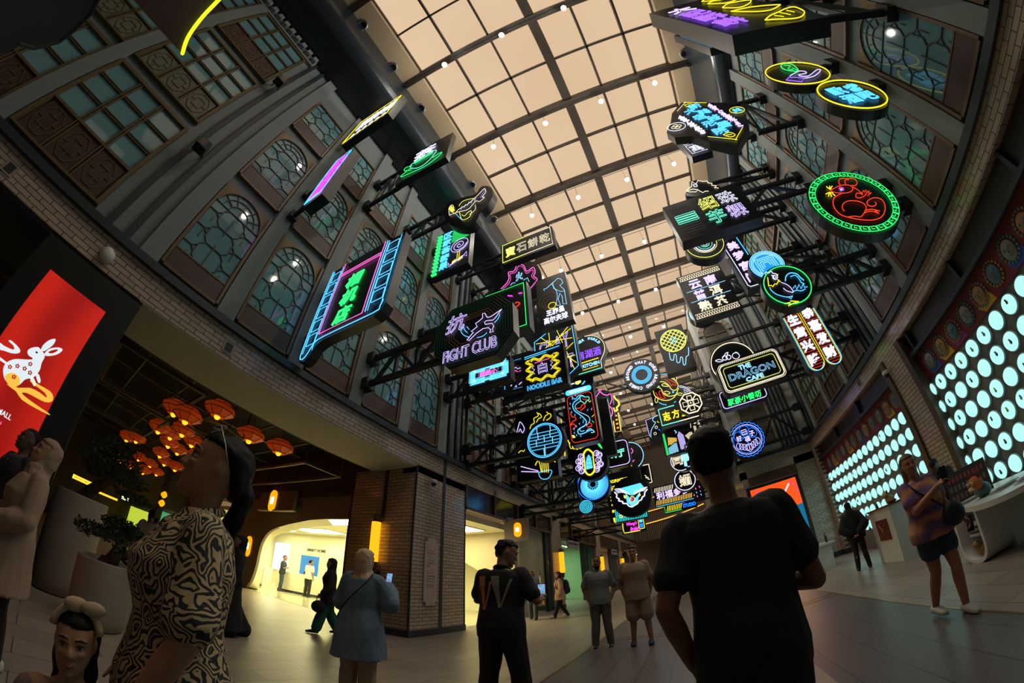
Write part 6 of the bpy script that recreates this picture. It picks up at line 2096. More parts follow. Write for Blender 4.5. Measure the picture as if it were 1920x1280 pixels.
# ---- painted opera masks along the red band
om = None
MASKC = [M('mask_grey', (120, 112, 104), 0.6), M('mask_ochre', (150, 110, 60), 0.6), M('mask_teal', (70, 100, 104), 0.6)]
BLB = [M('banner_blue', (30, 70, 150), 0.6), M('banner_yellow', (190, 150, 20), 0.6), M('banner_magenta', (130, 40, 110), 0.6)]
for wi, (ya, n_, lab) in enumerate(((7.05, 9, 'nearer'), (14.7, 12, 'farther'))):
 for i in range(n_):
  y = ya - i * 0.52
  t = thing('opera_mask', 'painted opera mask over the %s lamp wall, number %s from its far end' % (lab, ('one', 'two', 'three', 'four', 'five', 'six', 'seven', 'eight', 'nine', 'ten', 'eleven', 'twelve')[i]), 'mask', (6.03, y, 3.45), 'opera masks on the red band over the %s lamp wall' % lab)
  m = MB()
  for k in range(18):
   a = 2 * pi * k / 18
   m.ball((6.015, y + 0.19 * cos(a), 3.46 + 0.2 * sin(a)), 0.016, 0.03, 0.03, n=6, m=4)
  m.build('fringe', MASKC[(i + 2) % 3], t)
  MB().ball((6.01, y, 3.45), 0.04, 0.15, 0.17, n=14, m=8).build('face', MASKC[i % 3], t, True)
  m = MB()
  for sg in (-1, 1):
   m.ball((5.975, y + sg * 0.06, 3.49), 0.01, 0.035, 0.02, n=8, m=5)
  m.ball((5.968, y, 3.44), 0.012, 0.02, 0.05, n=8, m=5).ball((5.975, y, 3.37), 0.01, 0.045, 0.014, n=8, m=5)
  m.build('feature', FIG[2], t)
  if i % 2 == 0 or i < 3:
   MB().prism([(y - 0.26, 3.18), (y + 0.1, 3.18), (y + 0.22, 3.32), (y + 0.05, 3.42), (y - 0.2, 3.36)], 'x', 6.024, 6.03).build('painted_cloud', BLB[i % 3], t)
# ---- stall counters on the right
t = thing('display_counter', 'long white counter with a curved top edge, on a rounded hollow leg', 'counter', (4.6, 5.6, 0))
top = [(q.x, q.y) for q in spline([(4.9, 6.75, 0), (4.4, 6.2, 0), (4.05, 5.5, 0), (3.86, 4.9, 0), (3.95, 4.45, 0), (4.3, 4.2, 0)], 5)] + [(5.6, 4.2), (5.6, 6.6)]
MB().prism(top, 'z', 0.70, 0.77).build('worktop', WHITE, t)
def ushape(y0, y1, z0, z1, r, w):
 o = [(y0, z1), (y0, z0 + r)] + [(y0 + r - r * cos(a), z0 + r - r * sin(a)) for a in [pi / 2 * i / 6 for i in range(1, 7)]] + [(y1 - r + r * sin(a), z0 + r - r * cos(a)) for a in [pi / 2 * i / 6 for i in range(7)]] + [(y1, z1)]
 i_ = [(y1 - w, z1)] + [(y1 - r + (r - w) * sin(a), z0 + r - (r - w) * cos(a)) for a in [pi / 2 * (6 - i) / 6 for i in range(7)]] + [(y0 + r - (r - w) * cos(a), z0 + r - (r - w) * sin(a)) for a in [pi / 2 * (6 - i) / 6 for i in range(7)]] + [(y0 + w, z1)]
 return o, i_
o_, i_ = ushape(5.14, 5.74, 0.0, 0.70, 0.24, 0.05)
m = MB()
n = len(o_)
q = [tuple(reversed(i_)) for i_ in ()]
ii = list(reversed(i_))
k = min(len(o_), len(ii))
vs = [(3.95, a, c) for a, c in o_[:k]] + [(3.95, a, c) for a, c in ii[:k]] + [(4.47, a, c) for a, c in o_[:k]] + [(4.47, a, c) for a, c in ii[:k]]
fs = []
for i in range(k - 1):
 fs += [(i, i + 1, k + i + 1, k + i), (2 * k + i + 1, 2 * k + i, 3 * k + i, 3 * k + i + 1), (i + 1, i, 2 * k + i, 2 * k + i + 1), (k + i, k + i + 1, 3 * k + i + 1, 3 * k + i)]
m.add(vs, fs)
m.build('leg', WHITE, t, False)
MB().box(4.47, 5.16, 0.0, 5.5, 5.8, 0.70).build('plinth', WHITE, t)
t = thing('folded_cloth', 'folded pale cloths stuffed in the hollow counter leg', 'cloth', (4.15, 5.44, 0.25))
for k in range(3):
 MB().ball((4.15, 5.44, 0.36 + k * 0.07), 0.15, 0.2, 0.04, n=12, m=6).build('fold', M('pale_cloth_%d' % k, ((170, 168, 180), (140, 132, 140), (186, 180, 176))[k], 0.9), t, True)
t = thing('plush_toy', 'small tan plush toy at the bottom of the hollow counter leg', 'toy', (4.1, 5.44, 0.06))
TANP = M('plush_tan', (150, 120, 76), 0.95)
MB().ball((4.1, 5.44, 0.15), 0.08, 0.09, 0.09, n=12, m=8).build('body', TANP, t, True)
MB().ball((4.02, 5.44, 0.24), 0.055, 0.06, 0.055, n=12, m=8).build('head', TANP, t, True)
for sg in (-1, 1):
 MB().ball((4.01, 5.44 + sg * 0.045, 0.29), 0.02, n=8, m=6).build('ear', FIG[2], t, True)
# things on that counter
t = thing('price_board', 'dark tilted display board with rows of goods on the long white counter', 'board', (4.75, 6.55, 0.77))
c, s_ = Vector((4.55, 6.45, 0.77)), 0.62
uvec, vvec = Vector((0.45, -0.55, 0)).normalized(), Vector((0.12, 0.1, 0.5)).normalized()
def BP(a, b_, d=0.0):
 nrm = uvec.cross(vvec)
 return c + uvec * a + vvec * b_ + nrm * d
def bslab(a0, b0, a1, b1, d0, d1):
 return MB().add([BP(a0, b0, d0), BP(a1, b0, d0), BP(a1, b1, d0), BP(a0, b1, d0), BP(a0, b0, d1), BP(a1, b0, d1), BP(a1, b1, d1), BP(a0, b1, d1)], [(0, 3, 2, 1), (4, 5, 6, 7), (0, 1, 5, 4), (1, 2, 6, 5), (2, 3, 7, 6), (3, 0, 4, 7)])
bslab(0, 0, 0.75, 0.52, 0, 0.03).build('board', BLACK, t)
for r_ in range(3):
 m = MB()
 for k in range(9):
  x0 = 0.05 + k * 0.075
  z0 = 0.05 + r_ * 0.15
  p = bslab(x0, z0, x0 + 0.045, z0 + 0.09, 0.03, 0.036)
  m.add(p.v, p.f)
 m.build('goods_pattern', M('goods_%d' % r_, ((90, 60, 56), (80, 76, 80), (110, 40, 36))[r_], 0.6), t)
t = thing('lion_toy', 'orange and red lion dance toy head standing on the long white counter', 'toy', (4.35, 5.45, 0.77))
LO, LR, LC = M('lion_orange', (170, 96, 46), 0.8), M('lion_red', (120, 34, 30), 0.8), M('lion_cream', (190, 170, 130), 0.8)
MB().ball((4.45, 5.45, 0.87), 0.13, 0.15, 0.11, n=14, m=8).build('body', FIG[2], t, True)
MB().ball((4.33, 5.4, 1.0), 0.11, 0.13, 0.1, n=14, m=10).build('head', LO, t, True)
for sg in (-1, 1):
 m = MB().lathe([(0.035, 0), (0.02, 0.08), (0.003, 0.13)], (4.36, 5.4 + sg * 0.09, 1.06), 8)
 m.build('ear', LR, t, True)
 MB().ball((4.225, 5.4 + sg * 0.05, 1.02), 0.03, n=10, m=8).build('eye', LC, t, True)
 MB().ball((4.2, 5.4 + sg * 0.05, 1.02), 0.014, n=8, m=6).build('pupil', BLACK, t, True)
MB().ball((4.22, 5.4, 0.95), 0.04, 0.07, 0.03, n=10, m=6).build('muzzle', LC, t, True)
for k in range(3):
 t = thing('paper_stack', 'loose pale sheets and packets lying on the long white counter, %s' % ('by the display board', 'beside the lion toy', 'at its near end')[k], 'papers', (4.5, (5.85, 5.05, 4.6)[k], 0.77))
 for j in range(3):
  y = (5.85, 5.05, 4.6)[k] + j * 0.05
  x = 4.25 + 0.1 * j + 0.05 * k
  MB().box(x, y - 0.12, 0.77 + j * 0.012, x + 0.3, y + 0.1, 0.78 + j * 0.012).build('sheet', M('paper_%d' % (j), ((150, 146, 150), (110, 100, 120), (170, 168, 160))[j], 0.7), t)
t = thing('kiosk', 'tall white kiosk box with a dark red poster', 'kiosk', (4.9, 9.1, 0))
MB().box(4.47, 8.53, 0, 5.3, 9.62, 1.2).build('body', WHITE, t)
MB().box(4.44, 8.5, 1.2, 5.33, 9.65, 1.235).build('top', M('red_edge', (120, 30, 30), 0.5), t)
pst = MB().box(4.455, 8.78, 0.5, 4.47, 9.36, 0.97).build('poster', M('poster_red', (96, 26, 24), 0.6), t)
m = MB()
for sg in (-1, 1):
 m.tube([(4.45, 9.07 + sg * 0.05, 0.74), (4.45, 9.07 + sg * 0.16, 0.88)], 0.01, 5)
m.ball((4.45, 9.07, 0.71), 0.006, 0.07, 0.06, n=10, m=6).ball((4.45, 9.07, 0.66), 0.006, 0.04, 0.05, n=10, m=6)
m.build('emblem', BRASS, pst)
t = thing('dog_toy', 'cream and red festival dog toy on top of the tall white kiosk', 'toy', (4.75, 8.9, 1.235))
MB().ball((4.78, 8.92, 1.33), 0.11, 0.13, 0.1, n=12, m=8).build('body', LC, t, True)
MB().ball((4.68, 8.88, 1.45), 0.08, 0.085, 0.08, n=12, m=8).build('head', LC, t, True)
for sg in (-1, 1):
 MB().ball((4.7, 8.88 + sg * 0.075, 1.5), 0.02, 0.025, 0.05, n=8, m=6).build('ear', LR, t, True)
MB().ball((4.8, 8.92, 1.27), 0.125, 0.14, 0.04, n=12, m=6).build('bib', LR, t, True)
t = thing('figurine', 'small dark figurine beside the dog toy on the kiosk top', 'figurine', (4.62, 9.35, 1.235))
MB().lathe([(0.035, 0), (0.03, 0.08), (0.015, 0.14)], (4.62, 9.35, 1.235), 10).build('robe', FIG[2], t, True)
MB().ball((4.62, 9.35, 1.4), 0.028, n=10, m=8).build('head', FIG[0], t, True)
t = thing('service_counter', 'low white service counter beside the orange screen', 'counter', (4.2, 13.8, 0))
MB().box(3.92, 12.72, 0, 4.42, 15.1, 0.72).build('body', WHITE, t)
MB().box(3.84, 12.6, 0.72, 4.52, 15.2, 0.78).build('worktop', WHITE, t)
for k, (x, y, h, rgb, lab) in enumerate(((4.35, 12.85, 0.32, (30, 40, 46), 'slim dark bottle standing at the near corner of the service counter'), (4.2, 13.6, 0.22, (40, 60, 66), 'short dark bottle halfway along the service counter'))):
 t = thing('bottle', lab, 'bottle', (x, y, 0.78))
 MB().lathe([(0.04, 0), (0.042, h * 0.6), (0.016, h * 0.75), (0.016, h * 0.95)], (x, y, 0.78), 12).build('body', M('bottle_%d' % k, rgb, 0.2), t, True)
 MB().lathe([(0.02, h * 0.95), (0.02, h * 1.05)], (x, y, 0.78), 10).build('cap', CHROME, t)
t = thing('card_reader', 'small dark card reader tilted on the service counter', 'device', (4.0, 13.0, 0.78))
MB().prism([(3.95, 0.78), (4.12, 0.78), (4.12, 0.86), (3.97, 0.81)], 'y', 12.95, 13.08).build('body', BLACK, t)
MB().prism([(3.985, 0.815), (4.105, 0.853), (4.105, 0.858), (3.985, 0.82)], 'y', 12.97, 13.06).build('screen', G('reader', (120, 170, 180), 0.5), t)
# ---- wall fittings on the left
def fitting(name, label, cat, loc):
 return thing(name, label, cat, loc)
t = fitting('wall_speaker', 'round white speaker on the brick above the red screen', 'speaker', (-5.9, -0.92, 4.38))
MB().lathe([(0.12, 0.0), (0.125, 0.05), (0.10, 0.11), (0.05, 0.13), (0.003, 0.135)], (-5.9, -0.92, 4.38), 20, 'x').build('shell', WHITE, t, True)
MB().ball((-5.79, -0.98, 4.36), 0.014, n=8, m=6).build('indicator', BRASS, t, True)
for i, (y, lab) in enumerate(((-2.93, 'square wall vent on the brick left of the round speaker'), (1.54, 'square wall vent on the brick above the hall opening'), (11.0, 'square wall vent on the brick past the pillar'))):
 z = 4.38
 t = thing('wall_vent', lab, 'vent', (-5.9, y, z))
 MB().box(-5.9, y - 0.11, z - 0.11, -5.885, y + 0.11, z + 0.11).build('plate', M('vent_plate', (150, 140, 130), 0.6), t)
 m = MB()
 for k in range(6):
  m.box(-5.885, y - 0.07, z - 0.075 + k * 0.027, -5.878, y + 0.07, z - 0.062 + k * 0.027)
 m.build('grille', SLATE, t)
t = thing('wall_vent', 'square wall vent on the right brick, above the far stall corner', 'vent', (5.86, 9.95, 4.5))
MB().box(5.845, 9.84, 4.39, 5.86, 10.06, 4.61).build('plate', M('vent_plate', (150, 140, 130), 0.6), t)
MB().box(5.838, 9.88, 4.43, 5.845, 10.02, 4.57).build('grille', SLATE, t)
for y, z, lab in ((-1.1, 7.2, 'black box spotlight on arms among the ribbed strips, lower one'), (-1.35, 10.9, 'black spotlight on arms among the ribbed strips, upper one')):
 t = thing('spotlight', lab, 'light', (-6.05, y, z))
 MB().box(-5.78, y - 0.13, z - 0.12, -5.55, y + 0.13, z + 0.12).build('housing', BLACKM, t)
 for d in (-0.1, 0.1):
  MB().bar((-6.06, y + d, z + 0.18), (-5.7, y + d, z + 0.05), 0.03, 0.03).build('arm', BLACKM, t)
 MB().box(-5.55, y - 0.1, z - 0.1, -5.545, y + 0.1, z + 0.1).build('lens', M('lens_dark', (40, 46, 50), 0.1), t)
def dome_cam(x, y, z, face, lab):
 t = thing('security_camera', lab, 'camera', (x, y, z))
 MB().bar((x, y, z + 0.1), (x + face * 0.16, y, z + 0.1), 0.07, 0.07).build('arm', WHITE, t)
 MB().lathe([(0.085, 0.02), (0.09, 0.08), (0.06, 0.12), (0.01, 0.13)], (x + face * 0.18, y, z), 16).build('shroud', WHITE, t, True)
 MB().ball((x + face * 0.18, y, z + 0.01), 0.07, n=14, m=8).build('dome', BLACK, t, True)
dome_cam(-5.9, 7.34, 3.78, 1, 'white dome security camera on the brick pillar corner')
dome_cam(5.86, 8.3, 3.9, -1, 'white dome security camera on the right brick pier')
# information plaque
t = thing('wall_plaque', 'tall pale pink wall plaque with notched corners and small writing', 'plaque', (-5.885, 7.58, 0.74))
y0, y1, z0, z1, r = 7.32, 7.84, 0.74, 2.42, 0.09
P = [(y0 + r, z0), (y1 - r, z0), (y1 - r, z0 + r), (y1, z0 + r), (y1, z1 - r), (y1 - r, z1 - r), (y1 - r, z1), (y0 + r, z1), (y0 + r, z1 - r), (y0, z1 - r), (y0, z0 + r), (y0 + r, z0 + r)]
P = [(p[0], p[1]) for p in P]
MB().prism(P, 'x', -5.885, -5.86).build('board', M('plaque_pink', (196, 168, 160), 0.6), t)
INK = M('plaque_ink', (70, 58, 58), 0.7)
for k, (w, z) in enumerate((('+', 2.26), ('المدخل', 2.10), ('Entrance', 2.04), ('入口', 1.97), ('سوق الصين', 1.85), ('China Town', 1.79), ('唐人街', 1.72), ('مول دبي', 1.60), ('المطاعم', 1.54), ('Dubai Mall', 1.47), ('Food Hall', 1.41), ('Restrooms', 1.34))):
 wd = min(0.3, 0.036 * len(w))
 wall_text(w, -5.86, 7.42, 7.42 + wd, z - 0.02, z + 0.02, INK, t, 1, 0.0, d=0.002)
for k in range(3):
 MB().box(-5.86, 7.42 + k * 0.1, 1.18, -5.857, 7.49 + k * 0.1, 1.27).build('pictogram', M('plaque_grey', (160, 140, 134), 0.6), t)
# tubular yellow lamps
YT = G('tube_lamp', (255, 170, 24), 1.5)
YD = M('amber_glass', (130, 92, 26), 0.3)
def tube_lamp(x, y, z0, z1, lab, grp=None):
 t = thing('tube_lamp', lab, 'lamp', (x, y, z0), grp)
 MB().lathe([(0.115, z0 + 0.2), (0.12, z0 + 0.22), (0.12, z1 - 0.2), (0.115, z1 - 0.18)], (x, y, 0), 20).build('diffuser', YT, t, True)
 MB().lathe([(0.085, z0), (0.09, z0 + 0.2)], (x, y, 0), 16).build('lower_cap', YD, t, True)
 MB().lathe([(0.09, z1 - 0.18), (0.085, z1)], (x, y, 0), 16).build('upper_cap', YD, t, True)
 m = MB()
 for z in (z0 + 0.2, z1 - 0.19):
  m.lathe([(0.1, z - 0.012), (0.13, z - 0.012), (0.13, z + 0.012), (0.1, z + 0.012)], (x, y, 0), 20)
 m.build('band', BLACKM, t)
 return t
tube_lamp(-7.0, 6.72, 1.50, 2.92, 'tubular yellow lamp on the shaded face of the brick pillar')
for y, lab in ((17.15, 'tubular yellow lamp on the next pillar past the corner store'), (25.6, 'tubular yellow lamp on the second pillar past the corner store'), (33.7, 'small tubular yellow lamp on the third pillar down the left side'), (41.2, 'smallest tubular yellow lamp at the far end of the left side')):
 tube_lamp(-5.76, y, 1.45, 2.85, lab)
# orange logo lamps: flat rounded lozenges with a bright square
LOGO, LOGI = G('logo_amber', (255, 158, 10), 1.4), G('logo_white', (255, 250, 225), 2.6)
def lozenge_y(x, y, z, w, h, t):
 MB().prism(rrect(x - w / 2, z - h / 2, x + w / 2, z + h / 2, w * 0.48, 8), 'y', y - 0.05, y).build('lozenge', LOGO, t)
 MB().prism(rrect(x - w * 0.24, z - w * 0.27, x + w * 0.24, z + w * 0.27), 'y', y - 0.055, y - 0.05).build('square_mark', LOGI, t)
t = thing('blade_sign', 'grey hanging panel with an orange lozenge light above the corner store', 'sign', (-13.7, 7.5, 3.3))
MB().box(-15.05, 7.5, 3.28, -12.3, 7.62, 4.02).build('panel', FRONTG, t)
MB().box(-15.05, 7.46, 3.24, -12.3, 7.66, 3.28).build('ledge', WHITE, t)
MB().bar((-14.8, 7.56, 4.02), (-14.8, 7.56, 5.6), 0.04).bar((-12.5, 7.56, 4.02), (-12.5, 7.56, 5.6), 0.04).build('hanger', BLACKM, t)
lozenge_y(-13.9, 7.5, 3.65, 0.52, 0.85, t)
t = thing('logo_lamp', 'orange lozenge lamp with a white square on the grey store front', 'sign', (-15.85, 7.8, 1.3))
lozenge_y(-15.85, 7.8, 1.73, 0.5, 0.86, t)
t = thing('blade_sign', 'grey projecting panel with an orange lozenge light over the second store opening', 'sign', (-5.5, 12.4, 2.9))
A, B_ = on_y(945, 975, 11.8), on_y(991, 1012, 11.8)
MB().box(A.x, 11.8, B_.z, B_.x, 11.9, A.z).build('panel', M('sign_lilac_grey', (126, 116, 118), 0.6), t)
MB().bar((A.x + 0.1, 11.85, A.z), (-5.98, 11.85, A.z + 0.2), 0.04).build('hanger', BLACKM, t)
lozenge_y((A.x * 0.42 + B_.x * 0.58), 11.8, (A.z + B_.z) / 2, 0.26, 0.5, t)
t = thing('no_entry_sign', 'small round red and white sticker on the dark jamb past the second opening', 'sign', (-5.97, 16.05, 1.7))
z = on_x(1028, 1056, -5.97)
MB().lathe([(0.11, 0.0), (0.11, 0.012)], (-5.98, z.y, z.z), 18, 'x').build('disc', M('sticker_white', (200, 190, 186), 0.5), t)
m = MB()
m.tube([(-5.965, z.y + 0.09 * cos(a), z.z + 0.09 * sin(a)) for a in [2 * pi * i / 18 for i in range(18)]], 0.014, 5, True)
m.bar((-5.965, z.y - 0.06, z.z), (-5.965, z.y + 0.06, z.z), 0.03)
m.build('red_ring', M('sticker_red', (180, 50, 44), 0.5), t)
for y, lab, txt in ((19.6, 'white shop name board over the green lit shop', 'Sound Story'), (27.8, 'white shop name board over the pink lit shop', 'Salon')):
 t = thing('shop_sign', lab, 'sign', (-5.84, y, 2.95))
 p0, p1 = (on_x(1064, 1008, -5.84), on_x(1087, 1030, -5.84)) if y < 20 else (on_x(1147, 1027, -5.84), on_x(1158, 1040, -5.84))
 MB().box(-5.9, p0.y, p1.z, -5.84, p1.y, p0.z).build('board', M('board_grey', (150, 146, 146), 0.6), t)
 h = (p0.z - p1.z)
 wall_text(txt, -5.84, p0.y + 0.12, p1.y - 0.15, p1.z + h * 0.35, p1.z + h * 0.68, BLACK, t, 1, 0.03)
# warm little lamps at the far end
for px, py, lab in ((1205, 1038, 'small bright square lamp over the far left shops, first of the pair'), (1217, 1041, 'small bright square lamp over the far left shops, second of the pair')):
 p = Vector((-5.7, 38.2 if px < 1210 else 42.6, on_x(px, py, -5.7).z * 0.5 + 1.7))
 t = thing('shop_lamp', lab, 'lamp', (-5.8, p.y, p.z))
 MB().box(-5.9, p.y - 0.3, p.z - 0.2, -5.7, p.y + 0.3, p.z + 0.2).build('lit_box', G('far_lamp', (255, 210, 130), 2.5), t)
 MB().box(-5.98, p.y - 0.34, p.z + 0.2, -5.66, p.y + 0.34, p.z + 0.25).build('hood', BLACKM, t)
m = MB()
for k, (zz, x0, x1) in enumerate(((9.5, -5.0, 2.6), (8.0, -5.0, 2.6), (6.6, -5.6, 2.6))):
 t = thing('light_strip', 'curved warm light line across the far timber bulkhead, %s one' % ('upper', 'middle', 'lower')[k], 'light', (0, 44.7, zz))
 pts = [(x0 + (x1 - x0) * i / 30, 44.7 - 0.35 * sin(pi * i / 30), zz + 0.9 * (i / 30) ** 2) for i in range(31)]
 MB().tube(pts, 0.05, 5).build('tube', G('warm_line', (255, 190, 70), 1.6), t)
 MB().tube([(p[0], p[1] + 0.1, p[2] + 0.12) for p in pts], 0.12, 6).build('fascia', M('timber_slats', (120, 96, 66), 0.6), t)
# ---- hexagonal orange lanterns in the hall
PAPER, n, l, pb = new_mat('orange_lantern_paper')
pb.inputs['Base Color'].default_value = lin((200, 84, 30)) + (1,)
pb.inputs['Emission Color'].default_value = lin((230, 78, 14)) + (1,)
pb.inputs['Emission Strength'].default_value = 0.17
lt = None
lps = [(330, 765), (352, 778), (412, 768), (470, 815), (525, 838), (300, 800), (440, 838), (322, 812), (345, 805), (398, 840), (362, 826), (318, 828), (302, 848), (335, 842), (372, 852), (240, 818), (258, 820), (228, 860), (246, 870), (262, 856), (283, 868), (270, 880), (295, 884), (310, 864), (330, 874), (352, 880), (385, 868), (410, 880), (440, 876), (232, 884), (252, 892)]
LZ = 4.55
TAKEN = []
for i, (px, py) in enumerate(lps):
 p = None
 for dz in (0, -0.15, 0.15, -0.3, 0.3, -0.45, 0.4, -0.6, -0.75, -0.9):
  q = on_z(px, py, LZ + dz)
  if -24.5 < q.x and q.y < 7.3 and all((q - o_).length > 0.86 for o_ in TAKEN):
   p = q
   break
 if p is None:
  continue
 TAKEN.append(p)
 if lt is None:
  lt = thing('lantern', 'x', 'lantern')
  ring = lambda r_, z_: [(r_ * cos(2 * pi * k / 8), r_ * sin(2 * pi * k / 8), z_) for k in range(8)]
  MB().loft([ring(0.20, -0.19), ring(0.42, -0.05), ring(0.42, 0.07), ring(0.24, 0.2)]).build('shade', PAPER, lt)
  m = MB()
  for k in range(8):
   a = 2 * pi * k / 8
   for z_ in (-1, 1):
    m.bar(((.205 if z_ < 0 else .245) * cos(a), (.205 if z_ < 0 else .245) * sin(a), z_ * 0.195), (0.425 * cos(a), 0.425 * sin(a), -.05 if z_ < 0 else .07), 0.012)
   b_ = 2 * pi * (k + 1) / 8
   for r_, z_ in ((0.205, -0.19), (0.425, -.05), (.425, .07), (0.245, 0.2)):
    m.bar((r_ * cos(a), r_ * sin(a), z_), (r_ * cos(b_), r_ * sin(b_), z_), 0.014)
  m.build('frame', BLACKM, lt)
  MB().ball((0, 0, -0.19), 0.085, n=10, m=6).build('bulb', G('lantern_bulb', (255, 130, 20), 4.0), lt, True)
  MB().tube([(0, 0, 0.2), (0, 0, 1.1)], 0.008, 5).build('cord', BLACKM, lt)
  t = lt
 else:
  t = copy_tree(lt)
 t.location = (p.x, p.y, p.z)
 t.rotation_euler = (0, 0, i * 0.7)
 near = ('nearest the opening, above the dark haired woman', 'left of the nearest lantern', 'right of the pair over the opening')
 lab = {0: 'faceted orange lantern, left one of the front pair', 1: 'faceted orange lantern, right one of the front pair', 2: 'faceted orange lantern hanging closest to the grey soffit', 3: 'faceted orange lantern right of the octagonal ceiling frame', 4: 'faceted orange lantern farthest right, above the bright store'}.get(i)
 t['label'] = lab or 'faceted orange lantern in the crowd of lanterns hanging deep in the hall'
 t['category'] = 'lantern'
 t['group'] = 'orange lanterns in the left hall' if not lab else 'front orange lanterns in the left hall'
# metal frames hung under the hall ceiling
IRON = M('hall_frame_metal', (104, 96, 82), 0.5, metal=0.3)
def frame_poly(lab, pts, z, w=0.07, up=5.6):
 c = (sum(p[0] for p in pts) / len(pts), sum(p[1] for p in pts) / len(pts))
 t = thing('ceiling_frame', lab, 'frame', (c[0], c[1], z))
 m = MB()
 for i in range(len(pts)):
  a, b_ = pts[i], pts[(i + 1) % len(pts)]
  m.bar((a[0], a[1], z), (b_[0], b_[1], z), w, w)
 m.build('rail', IRON, t)
 m = MB()
 for p in pts[:4]:
  m.bar((p[0], p[1], z), (p[0], p[1], up), 0.03, 0.03)
 m.build('hanger', IRON, t)
frame_poly('octagonal pale metal frame hung between the orange lanterns', [(-10.6 + 0.95 * cos(2 * pi * k / 8), 3.3 + 0.95 * sin(2 * pi * k / 8)) for k in range(8)], 4.3, 0.05)
frame_poly('large rectangular metal frame hung near the hall opening', [(-8.6, 0.0), (-8.6, 2.2), (-12.0, 2.2), (-12.0, 0.0)], 4.45, 0.09)
frame_poly('second rectangular metal frame deeper in the hall', [(-12.4, -0.2), (-12.4, 2.4), (-16.4, 2.4), (-16.4, -0.2)], 4.45, 0.09)
frame_poly('long metal frame hung in front of the corner store', [(-9.0, 5.6), (-9.0, 6.9), (-16.0, 6.9), (-16.0, 5.6)], 4.15, 0.06)
t = thing('pipe_rail', 'row of thin pipes crossing the dark hall ceiling', 'pipe', (-14, 0, 5.2))
for k in range(7):
 MB().tube([(-25, -2 + k * 1.4, 5.25), (-7.6, -2 + k * 1.4, 5.25)], 0.045, 6).build('pipe', IRON, t)
for k in range(6):
 MB().tube([(-10 - k * 2.6, -4, 5.38), (-10 - k * 2.6, 7.5, 5.38)], 0.06, 6).build('duct', IRON, t)
# lit stalls at the back of the hall
def lit_sign(px0, py0, px1, py1, x, rgb, st, lab, txt):
 a, c = on_x(px0, py0, x), on_x(px1, py1, x)
 z0, z1 = min(a.z, c.z), max(a.z, c.z)
 y0, y1 = min(a.y, c.y), max(a.y, c.y)
 t = thing('lit_sign', lab, 'sign', (x, (y0 + y1) / 2, z0))
 MB().box(x - 0.12, y0, z0, x - 0.02, y1, z1).build('box', YD, t)
 e = 0.06
 MB().box(x - 0.02, y0, z0, x, y1, z0 + e).box(x - 0.02, y0, z1 - e, x, y1, z1).box(x - 0.02, y0, z0, x, y0 + e, z1).box(x - 0.02, y1 - e, z0, x, y1, z1).build('lit_edge', G('edge_%d%d%d' % rgb, rgb, st), t)
 wall_text(txt, x, y0 + 0.15, y1 - 0.15, z0 + (z1 - z0) * 0.3, z0 + (z1 - z0) * 0.72, G('edge_%d%d%d' % rgb, rgb, st), t, 1, 0.02)
 m = MB()
 for q in (y0 + 0.1, y1 - 0.1):
  m.bar((x - 0.07, q, z1), (x - 0.07, q, 5.6), 0.03)
 m.build('hanger', BLACKM, t)
lit_sign(138, 888, 178, 915, -16, (255, 200, 60), 1.5, 'yellow edged menu sign glowing beyond the bonsai', '小吃店')
lit_sign(186, 922, 220, 938, -19, (255, 196, 50), 1.3, 'small yellow lit sign right of the glowing menu sign', '茶餐厅')
lit_sign(229, 929, 240, 940, -22, (230, 255, 200), 2.0, 'tiny white lit exit sign deep in the hall', 'EXIT')
def lit_booth(px0, px1, ptop, rgb, st, lab):
 x = -25.0
 a, c = on_x(px0, ptop, x), on_x(px1, ptop, x)
 t = thing('lit_booth', lab, 'booth', (x, (a.y + c.y) / 2, 0))
 MB().box(x - 0.1, a.y, 0.9, x, c.y, a.z).build('lit_panel', G('booth_%d%d%d' % rgb, rgb, st), t)
 MB().box(x - 0.2, a.y - 0.1, a.z, x + 0.1, c.y + 0.1, a.z + 0.2).build('header', BLACKM, t)
 MB().box(x - 0.2, a.y, 0, x + 0.3, c.y, 0.9).build('counter', HALL, t)
lit_booth(246, 284, 948, (190, 210, 60), 0.9, 'food booth lit yellow green at the back of the hall')
lit_booth(296, 330, 955, (70, 170, 120), 0.6, 'food booth lit green at the back of the hall, right of the yellow one')
lit_booth(128, 225, 950, (190, 120, 30), 0.5, 'amber lit food booth behind the bonsai planters')
p = on_x(303, 943, -22)
t = thing('logo_lamp', 'pair of small yellow round lamps on the far hall column', 'lamp', (p.x, p.y, p.z))
for k in range(2):
 MB().ball((p.x, p.y, p.z + k * 0.45), 0.12, 0.18, 0.2, n=10, m=6).build('globe', LOGO, t, True)
MB().bar((p.x - 0.1, p.y, 0), (p.x - 0.1, p.y, 5.6), 0.3).build('post', HALL, t)
